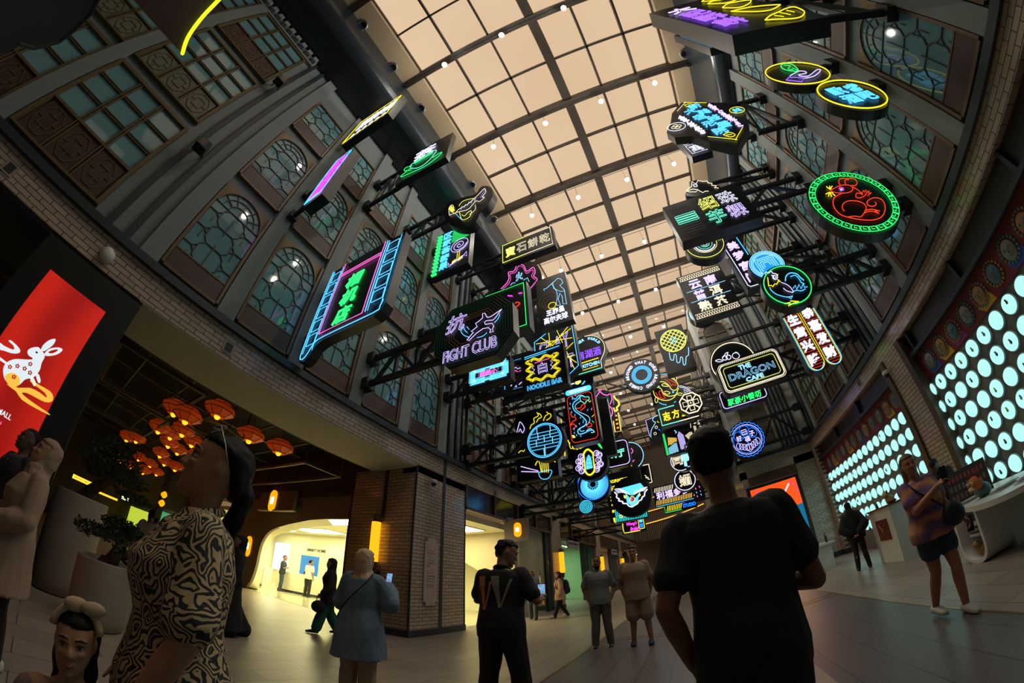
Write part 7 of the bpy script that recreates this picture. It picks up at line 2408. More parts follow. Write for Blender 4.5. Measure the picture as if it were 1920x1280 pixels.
# ---- bonsai in tall planters
POTM = M('planter_stone', (150, 136, 122), 0.75, var=0.08, scale=20, bump=0.05)
LEAF = M('bonsai_leaf', (44, 62, 34), 0.7, var=0.4, scale=3)
BARK = M('bonsai_bark', (70, 52, 40), 0.9, var=0.3, scale=12, bump=0.4)
SOIL = M('soil', (36, 28, 22), 0.95, bump=0.6, scale=30)
def planter(x, y, r, h, lab):
 t = thing('planter', lab, 'planter', (x, y, 0))
 prof = [(r * 0.80, 0.0), (r * 0.90, 0.03), (r * 0.97, 0.14), (r, 0.35), (r, h - 0.02), (r * 0.985, h), (r * 0.92, h), (r * 0.91, h - 0.07)]
 MB().lathe(prof, (x, y, 0), 36).build('pot', POTM, t, True)
 MB().lathe([(0.01, h - 0.075), (r * 0.915, h - 0.07), (r * 0.915, h - 0.09), (0.01, h - 0.09)], (x, y, 0), 24).build('soil', SOIL, t)
 return h - 0.075
def bonsai(x, y, z, lab, path, pads, seed):
 rnd = random.Random(seed)
 t = thing('bonsai_tree', lab, 'tree', (x, y, z))
 tp = spline([(x + a, y + b_, z + c) for a, b_, c in path], 6)
 k = len(tp)
 m = MB().tube(tp, [0.10 * (1 - 0.75 * i / (k - 1)) + 0.012 for i in range(k)], 9)
 m.lathe([(0.19, -0.01), (0.13, 0.05), (0.095, 0.12)], (x, y, z), 10)
 m.build('trunk', BARK, t, True)
 m = MB()
 for a, b_, c, rx, rz in pads:
  e = Vector((x + a, y + b_, z + c))
  st = min(tp[k // 3:], key=lambda q: (q - e).length)
  m.tube(spline([st, st * 0.5 + e * 0.5 + Vector((0, 0, -0.05)), e], 4), [0.03, 0.027, 0.024, 0.022, 0.02, 0.017, 0.014, 0.011, 0.009][:9], 6)
 m.build('branch', BARK, t, True)
 for a, b_, c, rx, rz in pads:
  m = MB()
  for i in range(int(380 * rx / 0.3)):
   u = Vector((rnd.gauss(0, 1), rnd.gauss(0, 1), rnd.gauss(0, 1))).normalized() * rnd.uniform(0.35, 1) ** 0.5
   c0 = Vector((x + a + u.x * rx, y + b_ + u.y * rx, z + c + u.z * rz))
   d = Vector((rnd.uniform(-1, 1), rnd.uniform(-1, 1), rnd.uniform(-0.3, 1))).normalized()
   s2 = d.orthogonal().normalized()
   L = rnd.uniform(0.035, 0.07)
   m.add([c0, c0 + d * L * 0.5 + s2 * L * 0.3, c0 + d * L, c0 + d * L * 0.5 - s2 * L * 0.3], [(0, 1, 2, 3)])
  m.build('foliage', LEAF, t)
h1 = z_at(180, 1043, -5.55, 0.86)
z1 = planter(-5.55, 0.86, 0.37, h1, 'shorter stone planter, the nearer one, under the small bonsai')
bonsai(-5.55, 0.86, z1, 'small bonsai with flat dark leaf pads in the shorter planter', [(0, 0, 0), (0.08, 0.05, 0.15), (-0.05, 0.1, 0.3), (0.05, 0.0, 0.45)], [(0.0, 0.05, 0.52, 0.25, 0.10), (-0.22, -0.28, 0.36, 0.24, 0.09), (0.2, 0.3, 0.24, 0.26, 0.09), (0.1, 0.45, 0.08, 0.2, 0.07), (-0.2, 0.2, 0.46, 0.22, 0.09), (0.25, -0.1, 0.38, 0.22, 0.08)], 3)
h2 = z_at(145, 925, -6.95, 0.45)
z2 = planter(-6.95, 0.45, 0.42, h2, 'taller stone planter behind, under the big bonsai')
bonsai(-6.95, 0.45, z2, 'big bonsai leaning over with dark leaf pads in the taller planter', [(0, 0, 0), (0.1, 0.08, 0.2), (0.15, 0.25, 0.4), (0.0, 0.3, 0.62), (0.1, 0.2, 0.8)], [(0.1, 0.2, 0.92, 0.38, 0.14), (0.35, 0.0, 0.68, 0.36, 0.13), (0.1, 0.6, 0.55, 0.34, 0.12), (0.1, 0.75, 0.32, 0.3, 0.10), (0.3, 0.1, 0.5, 0.3, 0.11), (0.2, 0.4, 0.76, 0.34, 0.12)], 5)
# ---- store interior
t = thing('store_counter', 'long white service desk inside the bright store, nearer one', 'counter', (-15.6, 11, 0))
CW = M('counter_white', (230, 226, 205), 0.35)
MB().add([(-17.4, 10.3, 0.12), (-14.7, 11.7, 0.12), (-14.9, 12.2, 0.12), (-17.6, 10.8, 0.12), (-17.4, 10.3, 0.98), (-14.7, 11.7, 0.98), (-14.9, 12.2, 0.98), (-17.6, 10.8, 0.98)], [(0, 3, 2, 1), (4, 5, 6, 7), (0, 1, 5, 4), (1, 2, 6, 5), (2, 3, 7, 6), (3, 0, 4, 7)]).build('desk', CW, t)
MB().add([(-17.3, 10.36, 0), (-14.8, 11.66, 0), (-15.0, 12.1, 0), (-17.5, 10.8, 0), (-17.3, 10.36, 0.12), (-14.8, 11.66, 0.12), (-15.0, 12.1, 0.12), (-17.5, 10.8, 0.12)], [(0, 3, 2, 1), (4, 5, 6, 7), (0, 1, 5, 4), (1, 2, 6, 5), (2, 3, 7, 6), (3, 0, 4, 7)]).build('plinth', SLATE, t)
t = thing('store_counter', 'second white desk behind, towards the right of the bright store', 'counter', (-13.8, 12.6, 0))
MB().box(-14.4, 11.9, 0.1, -12.4, 12.35, 0.95).build('desk', CW, t)
MB().box(-14.3, 11.95, 0, -12.5, 12.3, 0.1).build('plinth', SLATE, t)
t = thing('store_counter', 'short white desk at the left inside the bright store', 'counter', (-19, 10.2, 0))
MB().box(-20.2, 10.0, 0, -18.2, 10.5, 0.98).build('desk', CW, t)
MB().box(-20.2, 9.98, 0, -18.2, 10.0, 0.1).build('plinth', SLATE, t)
t = thing('wall_panel', 'blue lit picture panel on the back wall of the bright store', 'panel', (-20, 13.48, 0.8))
MB().box(-20.2, 13.44, 0.9, -18.4, 13.5, 2.05).build('picture', G('store_blue', (20, 120, 190), 1.0), t)
MB().box(-20.3, 13.46, 0.8, -15.6, 13.5, 2.2).build('niche', M('store_sage', (180, 200, 170), 0.5), t)
y_text('SMART HOME', 13.48, -19.8, -17.9, 2.32, 2.5, M('letter_grey', (70, 66, 54), 0.6), t, 0.02)
t = thing('wall_panel', 'pale blue white glowing panel at the left of the bright store', 'panel', (-22.5, 13.4, 0.8))
MB().box(-23.4, 13.40, 0.9, -21.6, 13.5, 2.6).build('screen', G('store_pale', (200, 240, 255), 1.3), t)
MB().box(-23.5, 13.44, 0.8, -21.5, 13.5, 2.7).build('frame', WHITE, t)
t = thing('ceiling_spot', 'small black track with spot heads on the store ceiling', 'light', (-11.5, 10.6, 3.28))
MB().box(-12.6, 10.58, 3.26, -10.0, 10.62, 3.3).build('track', BLACKM, t)
for x in (-12.2, -11.2, -10.2):
 MB().lathe([(0.05, 0), (0.05, 0.12)], (x, 10.6, 3.14), 10).build('head', BLACKM, t)
t = thing('bar_stool', 'wooden stool seen through the second store opening', 'stool', (-6.6, 9.9, 0))
MB().lathe([(0.17, 0.68), (0.18, 0.70), (0.17, 0.72)], (-6.7, 9.85, 0), 16).build('seat', M('stool_wood', (170, 110, 60), 0.5), t)
for k in range(4):
 a = pi / 4 + k * pi / 2
 MB().tube([(-6.7 + 0.12 * cos(a), 9.85 + 0.12 * sin(a), 0.68), (-6.7 + 0.2 * cos(a), 9.85 + 0.2 * sin(a), 0)], 0.014, 6).build('leg', M('stool_wood', (170, 110, 60), 0.5), t)
MB().tube([(-6.7 + 0.18 * cos(2 * pi * i / 16), 9.85 + 0.18 * sin(2 * pi * i / 16), 0.25) for i in range(16)], 0.01, 5, True).build('footring', M('stool_wood', (170, 110, 60), 0.5), t)
# ---- a neon sign and a dark shape over the camera's left shoulder
yv = -1.6
def back_pt(px, py):
 p = on_y(px, py, yv)
 return (p.x, p.z)
t = thing('neon_sign', 'dark red sign at the upper left edge with a yellow neon arc on its rim', 'sign', (-2.2, yv, 4.0))
P = [back_pt(*q) for q in ((340, 100), (352, 60), (375, 28), (405, 0), (440, -40), (420, -110), (330, -120), (250, 0))]
MB().prism(P, 'y', yv - 0.2, yv).build('face', M('sign_dark_red', (44, 15, 10), 0.7, spec=0.2), t)
A = [back_pt(*q) for q in ((340, 98), (350, 68), (375, 32), (405, 0), (445, -42))]
MB().tube([(q.x, yv + 0.02, q.y) for q in spline([(a[0], a[1], 0) for a in A], 6)], 0.022, 8).build('neon_arc', G('arc_yellow', (230, 255, 30), 1.5), t)
MB().bar((-1.9, yv - 0.1, 4.9), (-1.9, yv - 0.1, 15.9), 0.05).build('hanger', BLACKM, t)
yv = -2.05
t = thing('dark_sign', 'unlit black sign filling the upper left corner', 'sign', (-1.9, yv, 3.2))
P = [back_pt(*q) for q in ((-60, 130), (0, 98), (35, 82), (62, 90), (110, 78), (140, 55), (170, 25), (188, -10), (150, -90), (-60, -60))]
MB().prism(P, 'y', yv - 0.3, yv).build('panel', BLACK, t)  # black lump standing in for an unidentified dark shape, hung from an added rod
MB().tube([(p[0], yv, p[1]) for p in P], 0.02, 6, True).build('rim', BLACKM, t)
MB().bar((-2.3, yv - 0.15, 3.6), (-2.3, yv - 0.15, 15.9), 0.05).build('hanger', BLACKM, t)
# ================================================================== PEOPLE
from mathutils import noise
from mathutils.bvhtree import BVHTree
def fuse(mb, name, mat, parent, voxel, smooth=3, fold=0.0, fs=(7, 7, 3.2), seed=0.0):
 """melt overlapping solids into one continuous skin"""
 me = bpy.data.meshes.new(name)
 me.from_pydata(mb.v, [], mb.f)
 me.update()
 o = bpy.data.objects.new(name, me)
 COL.objects.link(o)
 r = o.modifiers.new('r', 'REMESH')
 r.mode = 'VOXEL'
 r.voxel_size = voxel
 if smooth:
  q = o.modifiers.new('s', 'SMOOTH')
  q.factor = 0.5
  q.iterations = smooth
 bpy.context.view_layer.update()
 m2 = bpy.data.meshes.new_from_object(o.evaluated_get(bpy.context.evaluated_depsgraph_get()))
 o.modifiers.clear()
 o.data = m2
 bpy.data.meshes.remove(me)
 m2.name = name
 if fold:
  ns = [v.normal.copy() for v in m2.vertices]
  for v, nn in zip(m2.vertices, ns):
   c = v.co
   k = noise.noise(Vector((c.x * fs[0] + seed, c.y * fs[1], c.z * fs[2]))) + 0.5 * noise.noise(Vector((c.x * fs[0] * 2.3, c.y * fs[1] * 2.3 + seed, c.z * fs[2] * 2.0)))
   v.co = c + nn * (k * fold)
 m2.materials.clear()
 m2.materials.append(mat)
 m2.polygons.foreach_set('use_smooth', [True] * len(m2.polygons))
 m2.update()
 o.parent = parent
 return o
def oval(c, rx, ry, n=18, ax=(1, 0, 0), ay=(0, 1, 0), p=2.3):
 ax, ay, c = Vector(ax), Vector(ay), Vector(c)
 out = []
 for i in range(n):
  a = 2 * pi * i / n
  ca, sa = cos(a), sin(a)
  out.append(c + ax * (rx * (abs(ca) ** (2 / p)) * (1 if ca > 0 else -1)) + ay * (ry * (abs(sa) ** (2 / p)) * (1 if sa > 0 else -1)))
 return out
class Person:
 SK = {'hl': (-.095, 0, .93), 'kl': (-.105, .015, .50), 'al': (-.11, -.02, .085), 'hr': (.095, 0, .93), 'kr': (.105, .015, .50), 'ar': (.11, -.02, .085),
          'sl': (-.185, -.01, 1.42), 'el': (-.235, -.03, 1.14), 'wl': (-.245, .05, .89), 'sr': (.185, -.01, 1.42), 'er': (.235, -.03, 1.14), 'wr': (.245, .05, .89)}
 def __init__(self, label, loc, h, H=1.75, skin=(150, 105, 80), girth=1.0, female=False, lean=0.0, head=(0, 0), voxel=0.011, pose=None, toe=(0, 0), handcurl=0.5, hands=True, name='person', hs=1.05):
  self.hs = hs
  self.s = s = H / 1.75
  self.t = thing(name, label, 'person', (loc[0], loc[1], loc[2] if len(loc) > 2 else 0.0), None, radians(h))
  self.J = {k: Vector(v) for k, v in self.SK.items()}
  self.g, self.f, self.vx = girth, female, voxel
  self.lean = Matrix.Rotation(-radians(lean), 3, 'X')
  if female:
   for k in ('sl', 'sr'):
    self.J[k].x *= 0.9
  for k, v in (pose or {}).items():
   self.J[k] = Vector(v)
  for k in ('sl', 'sr', 'el', 'er', 'wl', 'wr'):
   if k in (pose or {}) and k[0] != 's':
    continue
   self.J[k] = self.up(self.J[k])
  self.skin = M('skin_%d_%d_%d' % skin, skin, 0.55, var=0.06, scale=8)
  self.neck0 = self.up(Vector((0, -.02, 1.45)))
  self.hp = self.up(Vector((0, .0, 1.535)))        # head pivot
  self.hm = self.lean @ (Matrix.Rotation(radians(head[0]), 3, 'Z') @ Matrix.Rotation(radians(head[1]), 3, 'X'))
  self.toe = toe
  self.curl = handcurl
  self.fw = {}
  self.body(hands)
 def up(self, p):
  c = Vector((0, 0, .97))
  return c + self.lean @ (p - c)
 def torso_rings(self, k=1.0, add=0.0, z0=0.86, z1=1.5):
  w = [(.86, .150, .100, 0), (.95, .172, .118, 0), (1.03, .160, .110, 0), (1.12, .150, .102, .004), (1.22, .160, .108, .008), (1.31, .172, .116, .010), (1.39, .178, .108, .0), (1.44, .140, .088, -.008), (1.48, .075, .062, -.015)]
  if self.f:
   w = [(.86, .165, .110, 0), (.95, .185, .126, 0), (1.03, .160, .110, 0), (1.12, .136, .098, .004), (1.22, .150, .116, .016), (1.30, .156, .122, .018), (1.38, .158, .100, .0), (1.43, .125, .082, -.008), (1.48, .068, .056, -.015)]
  out = []
  for z, rx, ry, y in w:
   if z < z0 - 1e-6 or z > z1 + 1e-6:
    continue
   g = self.g if z < 1.36 else 1 + (self.g - 1) * 0.4
   c = Vector((0, y, z))
   ax, ay = Vector((1, 0, 0)), Vector((0, 1, 0))
   if z > .97:
    c = self.up(c)
    ay = self.lean @ ay
   out.append(oval(c, rx * g * k + add, ry * g * k + add, ax=ax, ay=ay))
  return out
 def limb(self, mb, pts, rs, n=10):
  P = spline(pts, 5)
  R = []
  k = len(pts) - 1
  for i in range(len(P)):
   t = i / (len(P) - 1) * k
   j = min(int(t), k - 1)
   R.append(rs[j] + (rs[j + 1] - rs[j]) * (t - j))
  mb.tube(P, R, n)
  mb.ball(P[0], R[0], n=10, m=6)
  mb.ball(P[-1], R[-1], n=10, m=6)
 def hand(self, mb, e, w, side):
  d = (w - e).normalized()
  ref = Vector((side, 0, 0))
  lat = (Vector((0, 1, 0)) - d * d.y)
  if lat.length < 0.25:
   lat = Vector((-side, 0, 0)) - d * (-side * d.x)
  lat.normalize()                         # across the knuckles, towards the thumb
  nrm = d.cross(lat) * side               # back of the hand
  if nrm.dot(ref) < 0 and abs(nrm.x) > 0.3:
   nrm = -nrm
  q = w + d * 0.09
  rings = []
  for t, a, b_ in ((0, .026, .02), (.03, .034, .018), (.065, .041, .016), (.09, .040, .014)):
   rings.append(oval(w + d * t, a, b_, 12, lat, nrm, 2.6))
  mb.loft(rings)
  c = self.curl
  for i, (o_, L) in enumerate(((.031, .070), (.010, .078), (-.011, .072), (-.031, .056))):
   b0 = q + lat * o_ - d * 0.008
   pts = [b0]
   ang = 0.15
   dd = d
   for seg in (.45, .32, .26):
    ang += c * (0.75 + 0.08 * i)
    dd = d * cos(ang) - nrm * sin(ang)
    pts.append(pts[-1] + dd * (L * seg))
   mb.tube(pts, [.0095, .009, .008, .0065], 7)
   mb.ball(pts[-1], .0066, n=6, m=4)
  b0 = w + d * 0.03 + lat * 0.026
  d1 = (d * 0.6 + lat * 0.75 - nrm * 0.3 * c).normalized()
  d2 = (d * 0.9 + lat * 0.25 - nrm * 0.5 * c).normalized()
  p = [b0 - d1 * .01, b0 + d1 * .035, b0 + d1 * .035 + d2 * .03, b0 + d1 * .035 + d2 * .05]
  mb.tube(p, [.013, .011, .0095, .007], 7)
  mb.ball(p[-1], .0072, n=6, m=4)
  self.fw[side] = (w, d, lat, nrm)
 def H(self, x, y, t):
  hh = .235 * self.hs
  return self.hp + self.hm @ Vector((x * hh, y * hh, t * hh - 0.01))
 def head_rings(self, secs, n=20, p=2.2):
  rings = []
  for t, w, f, b_ in secs:
   m, h = (f + b_) / 2, (f - b_) / 2
   r = []
   for i in range(n):
    a = 2 * pi * i / n
    ca, sa = cos(a), sin(a)
    r.append(self.H(w * abs(ca) ** (2 / p) * (1 if ca > 0 else -1), m + h * abs(sa) ** (2 / p) * (1 if sa > 0 else -1), t))
   rings.append(r)
  return rings
 def S(self, mb):
  if self.s != 1:
   mb.v = [(p[0] * self.s, p[1] * self.s, p[2] * self.s) for p in mb.v]
  return mb
 def body(self, hands):
  mb, J = MB(), self.J
  mb.loft(self.torso_rings())
  mb.tube([self.neck0 - Vector((0, 0, .03)), self.neck0 + Vector((0, .005, .04)), self.hp + self.hm @ Vector((0, -.012, .04))], [.062, .054, .055], 12)
  for sd in ('l', 'r'):
   sg = -1 if sd == 'l' else 1
   g = 1 + (self.g - 1) * 0.7
   sh = J['s' + sd]
   self.limb(mb, [self.up(Vector((sg * .10, -.01, 1.42))), sh, sh * .5 + J['e' + sd] * .5, J['e' + sd]], [.05, .054 * g, .047 * g, .039 * g])
   self.limb(mb, [J['e' + sd], J['e' + sd] * .65 + J['w' + sd] * .35, J['w' + sd]], [.039 * g, .041 * g, .027])
   if hands:
    self.hand(mb, J['e' + sd], J['w' + sd], sg)
   self.limb(mb, [J['h' + sd], J['h' + sd] * .5 + J['k' + sd] * .5, J['k' + sd]], [.088 * g, .078 * g, .055 * g])
   kn, an = J['k' + sd], J['a' + sd]
   self.limb(mb, [kn, kn * .65 + an * .35 + Vector((0, -.012, 0)), an], [.055 * g, .057 * g, .038])
   mb.loft([oval(an + Vector((0, y, 0)) + Vector((0, 0, z - an.z + (an.z - .085))), a, b_, 12, (1, 0, 0), (0, 0, 1)) for y, z, a, b_ in ((-.06, .05, .028, .034), (-.02, .06, .036, .05), (.06, .045, .042, .034), (.13, .03, .044, .022), (.18, .025, .03, .014))])
  # head
  secs = [(-.02, .10, .33, .06), (.05, .18, .385, -.08), (.14, .235, .40, -.22), (.26, .275, .405, -.32), (.40, .30, .405, -.39), (.52, .312, .385, -.43), (.60, .318, .40, -.445), (.70, .32, .39, -.45), (.80, .30, .345, -.42), (.89, .25, .255, -.345), (.96, .165, .14, -.22), (1.0, .05, .0, -.09)]
  mb.loft(self.head_rings(secs))
  hh = .235 * self.hs
  R3 = self.hm
  def B(x, y, t, a, b_, c):
   mb.ball(self.H(x, y, t), a * hh, b_ * hh, c * hh, 10, 7, R3)
  mb.tube([self.H(0, .385, .54), self.H(0, .43, .46), self.H(0, .475, .365), self.H(0, .45, .335)], [.03 * hh, .038 * hh, .05 * hh, .04 * hh], 8)
  for sg in (-1, 1):
   B(sg * .052, .425, .345, .038, .045, .034)
   B(sg * .325, -.03, .46, .03, .075, .115)
   B(sg * .14, .36, .40, .09, .06, .06)           # cheek
   mb.tube([self.H(sg * .045, .395, .575), self.H(sg * .14, .39, .595), self.H(sg * .23, .33, .57)], [.03 * hh, .034 * hh, .02 * hh], 7)
  B(0, .405, .225, .10, .045, .026)
  B(0, .40, .185, .085, .045, .03)
  B(0, .375, .05, .085, .05, .05)
  fuse(self.S(mb), 'body', self.skin, self.t, self.vx, 2)
 def face(self, iris=(50, 34, 24), brow=(30, 22, 18), lips=(140, 84, 74)):
  hh = .235 * self.s
  for sg in (-1, 1):
   c = self.H(sg * .135, .345, .50)
   m = MB().ball(c, .06 * .235, .05 * .235, .042 * .235, 12, 8, self.hm)
   e = self.S(m).build('eye', M('eye_white', (200, 196, 188), 0.25), self.loc0(), True)
   e.parent = self.t
   m = MB().ball(self.H(sg * .138, .388, .50), .028 * .235, .012 * .235, .03 * .235, 10, 6, self.hm)
   i_ = self.S(m).build('iris', M('iris_%d' % iris[0], iris, 0.2), None, True)
   i_.parent = e
   m = MB().tube([self.H(sg * .05, .405, .60), self.H(sg * .14, .41, .63), self.H(sg * .235, .335, .595)], [.010 * .235, .02 * .235, .008 * .235], 6)
   b_ = self.S(m).build('eyebrow', M('brow_%d' % brow[0], brow, 0.8), None, True)
   b_.parent = self.t
   m = MB().tube([self.H(sg * .075, .385, .515), self.H(sg * .135, .40, .545), self.H(sg * .20, .355, .515)], [.007 * .235, .012 * .235, .007 * .235], 6)
   b_ = self.S(m).build('eyelash', M('brow_%d' % brow[0], brow, 0.8), None, True)
   b_.parent = self.t
  m = MB().tube([self.H(-.09, .405, .205), self.H(-.03, .45, .215), self.H(0, .45, .208), self.H(.03, .45, .215), self.H(.09, .405, .205)], [.01 * .235, .022 * .235, .022 * .235, .022 * .235, .01 * .235], 6)
  m.tube([self.H(-.08, .40, .195), self.H(0, .445, .178), self.H(.08, .40, .195)], [.01 * .235, .026 * .235, .01 * .235], 6)
  self.S(m).build('lips', M('lips_%d' % lips[0], lips, 0.5), None, True).parent = self.t
 def loc0(self):
  return None
 def part(self, mb, name, mat, voxel=None, fold=0.0, smooth=3, label=None, fs=(7, 7, 3.2)):
  o = fuse(self.S(mb), name, mat, self.t, voxel or self.vx * 1.15, smooth, fold, fs, seed=random.random() * 9)
  if label:
   o['label'] = label
  return o
 def plain(self, mb, name, mat, smooth=True):
  o = self.S(mb).build(name, mat, None, smooth)
  o.parent = self.t
  return o
 # ---- clothing
 def top(self, mat, hem=.88, sleeve=0.55, loose=0.02, name='shirt', collar=False, fold=0.007, flare=0.0, label=None, sl=1.0):
  mb, J = MB(), self.J
  rings = self.torso_rings(1.04, loose, .95, 1.44)
  rings = [oval(Vector((0, 0, hem)), (.172 if not self.f else .185) * self.g + loose + flare, (.118 if not self.f else .126) * self.g + loose + flare)] + rings
  nk = self.neck0
  rings.append(oval(nk + Vector((0, 0, .025)), .068, .064))
  mb.loft(rings)
  for sd in ('l', 'r'):
   sg = -1 if sd == 'l' else 1
   sh, e, w = J['s' + sd], J['e' + sd], J['w' + sd]
   g = 1 + (self.g - 1) * 0.7
   r = (.054 * g + loose * 0.55)
   if sleeve <= 1:
    end = sh + (e - sh) * sleeve
    self.limb(mb, [self.up(Vector((sg * .10, -.01, 1.41))), sh, sh * .4 + end * .6, end], [.045 + loose * .3, r * sl, r * sl, (r + loose * .25) * sl])
   else:
    end = e + (w - e) * (sleeve - 1)
    self.limb(mb, [self.up(Vector((sg * .10, -.01, 1.41))), sh, e], [.045 + loose * .3, r * sl, (.047 * g + loose * .8) * sl])
    self.limb(mb, [e, e * .5 + end * .5, end], [(.047 * g + loose) * sl, (.046 * g + loose) * sl, (.034 + loose * .9) * sl])
  if collar:
   mb.tube([nk + Vector((.075 * cos(a), .066 * sin(a) + .005, .04 - .02 * sin(a))) for a in [2 * pi * i / 16 for i in range(16)]], .016, 7, True)
  self.shirt = self.part(mb, name, mat, fold=fold, label=label)
  return self.shirt
 def legs(self, mat, end=1.0, loose=0.018, name='trousers', fold=0.006, wide=0.0, label=None):
  mb, J = MB(), self.J
  g = 1 + (self.g - 1) * 0.7
  mb.loft([oval((0, 0, .84), .15 * self.g + loose, .10 * self.g + loose), oval((0, 0, .92), (.178 if not self.f else .19) * self.g + loose * .6, .122 * self.g + loose * .6), oval((0, 0, 1.02), .162 * self.g + loose * .6, .112 * self.g + loose * .6)])
  for sd in ('l', 'r'):
   h, k, a = J['h' + sd], J['k' + sd], J['a' + sd]
   if end <= 0.55:
    q = h + (k - h) * (end / 0.5)
    self.limb(mb, [h, h * .5 + q * .5, q], [.092 * g + loose, .088 * g + loose + wide * .5, .084 * g + loose + wide])
   else:
    q = k + (a - k) * ((end - .5) / .5) + Vector((0, 0, -.02))
    self.limb(mb, [h, h * .5 + k * .5, k], [.092 * g + loose, .082 * g + loose, .06 * g + loose + wide * .5])
    self.limb(mb, [k, k * .6 + q * .4, q], [.06 * g + loose + wide * .5, .062 * g + loose + wide * .8, .046 * g + loose + wide])
  return self.part(mb, name, mat, fold=fold, label=label)
 def robe(self, mat, z0=.06, flare=.10, name='robe', top=1.1, fold=0.012):
  mb = MB()
  w = .172 * self.g
  mb.loft([oval((0, 0, z0), w + flare * 1.3, .12 + flare * 1.2), oval((0, 0, .5), w + flare * .7, .12 + flare * .6), oval((0, 0, .92), w + .035, .13 + .03), oval((0, 0, top), w + .0, .12)])
  for sd in ('l', 'r'):
   k, a = self.J['k' + sd], self.J['a' + sd]
   self.limb(mb, [self.J['h' + sd], k, a + Vector((0, 0, .02))], [.11, .11 + flare * .3, .12 + flare * .3])
  return self.part(mb, name, mat, fold=fold)
 def shoes(self, mat, high=False, sole=None):
  for sd in ('l', 'r'):
   a = self.J['a' + sd]
   m = MB()
   dz = a.z - .085
   m.loft([oval(a + Vector((0, y, z - a.z + dz)), w, b_, 14, (1, 0, 0), (0, 0, 1), 2.8) for y, z, w, b_ in ((-.085, .045, .030, .036), (-.05, .05, .042, .048), (.03, .05, .046, .046), (.10, .042, .050, .037), (.16, .034, .046, .029), (.205, .03, .026, .02))])
   if high:
    m.tube([a + Vector((0, -.01, .0)), a + Vector((0, -.01, .05))], [.05, .05], 12)
   o = self.plain(m, 'shoe', mat)
   if sole:
    q = MB()
    q.loft([[Vector((a.x + x * w, a.y + y, z + dz)) for x, z in ((-1, .0), (1, .0), (1, .02), (-1, .02))] for y, w in ((-.09, .028), (-.05, .045), (.05, .05), (.12, .053), (.18, .043), (.212, .02))])
    so = self.plain(q, 'sole', sole, False)
    so.parent = o
 HAIR = {'short': [(.26, .22, -.20, -.32), (.36, .296, -.16, -.40), (.48, .324, -.10, -.455), (.60, .336, -.02, -.478), (.70, .340, .14, -.488), (.775, .336, .36, -.482), (.86, .312, .37, -.45), (.94, .25, .29, -.37), (1.01, .15, .13, -.23), (1.05, .05, .02, -.10)],
   'crop': [(.24, .20, -.20, -.31), (.34, .284, -.18, -.385), (.48, .318, -.12, -.442), (.62, .326, -.02, -.458), (.74, .326, .16, -.462), (.80, .312, .335, -.442), (.88, .275, .285, -.385), (.95, .195, .18, -.26), (1.015, .06, .02, -.11)],
   'long': [(-.75, .30, -.18, -.46), (-.4, .37, -.06, -.52), (0, .385, .0, -.54), (.3, .375, .06, -.54), (.55, .37, .10, -.53), (.70, .362, .20, -.52), (.79, .345, .375, -.49), (.88, .31, .34, -.44), (.96, .23, .22, -.34), (1.05, .06, .02, -.11)],
   'tied': [(.22, .25, -.30, -.45), (.36, .325, -.18, -.48), (.50, .342, -.06, -.50), (.62, .348, .06, -.505), (.72, .345, .22, -.50), (.79, .338, .375, -.485), (.87, .308, .34, -.45), (.95, .24, .24, -.36), (1.04, .05, .02, -.10)],
   'scarf': [(-.34, .42, .30, -.52), (-.16, .36, .33, -.50), (-.05, .34, .34, -.50), (.06, .345, .26, -.51), (.25, .362, .22, -.53), (.5, .368, .215, -.54), (.68, .362, .24, -.535), (.78, .352, .40, -.52), (.88, .315, .355, -.47), (.96, .24, .25, -.37), (1.05, .06, .02, -.12)]}
 def hair(self, style, mat, name='hair', tail=None, fold=0.0):
  mb = MB()
  mb.loft(self.head_rings(self.HAIR[style], 22))
  if style == 'scarf':
   n0 = self.neck0
   mb.loft([oval(n0 + self.lean @ Vector((0, .0, -.09)), .185, .125), oval(n0 + self.lean @ Vector((0, .005, -.03)), .145, .115), oval(n0 + self.lean @ Vector((0, .01, .05)), .095, .10), oval(self.hp + self.hm @ Vector((0, .0, .01)), .082, .088)])
  if tail:
   mb.tube([self.H(*p) for p in tail], [.05 * .5, .075 * .5, .08 * .5, .07 * .5, .03 * .5][:len(tail)], 10)
  return self.part(mb, name, mat, voxel=self.vx, fold=fold or 0.006, smooth=2, fs=(26, 26, 18))
 def w2l(self, v):
  """world point to this person's own measure"""
  r = Matrix.Rotation(-self.t.rotation_euler.z, 3, 'Z')
  return r @ (Vector(v) - self.t.location)
 def l2w(self, v):
  return Matrix.Rotation(self.t.rotation_euler.z, 3, 'Z') @ (Vector(v) * self.s) + self.t.location
 def decal(self, shapes, mat, name, back=True):
  """print on the shirt: strips of points (x,z) laid onto its surface"""
  vs = [v.co for v in self.shirt.data.vertices]
  bv = BVHTree.FromPolygons(vs, [tuple(p.vertices) for p in self.shirt.data.polygons])
  d = Vector((0, 1 if back else -1, 0))
  m = MB()
  for vv, ff in shapes:
   out = []
   for x, z in vv:
    hit = bv.ray_cast(Vector((x * self.s, -0.8 if back else 0.8, z * self.s)), d)
    p = hit[0] if hit[0] else Vector((x * self.s, 0, z * self.s))
    out.append(p - d * 0.004)
   m.add(out, ff)
  o = m.build(name, mat, None)
  o.parent = self.shirt
  return o
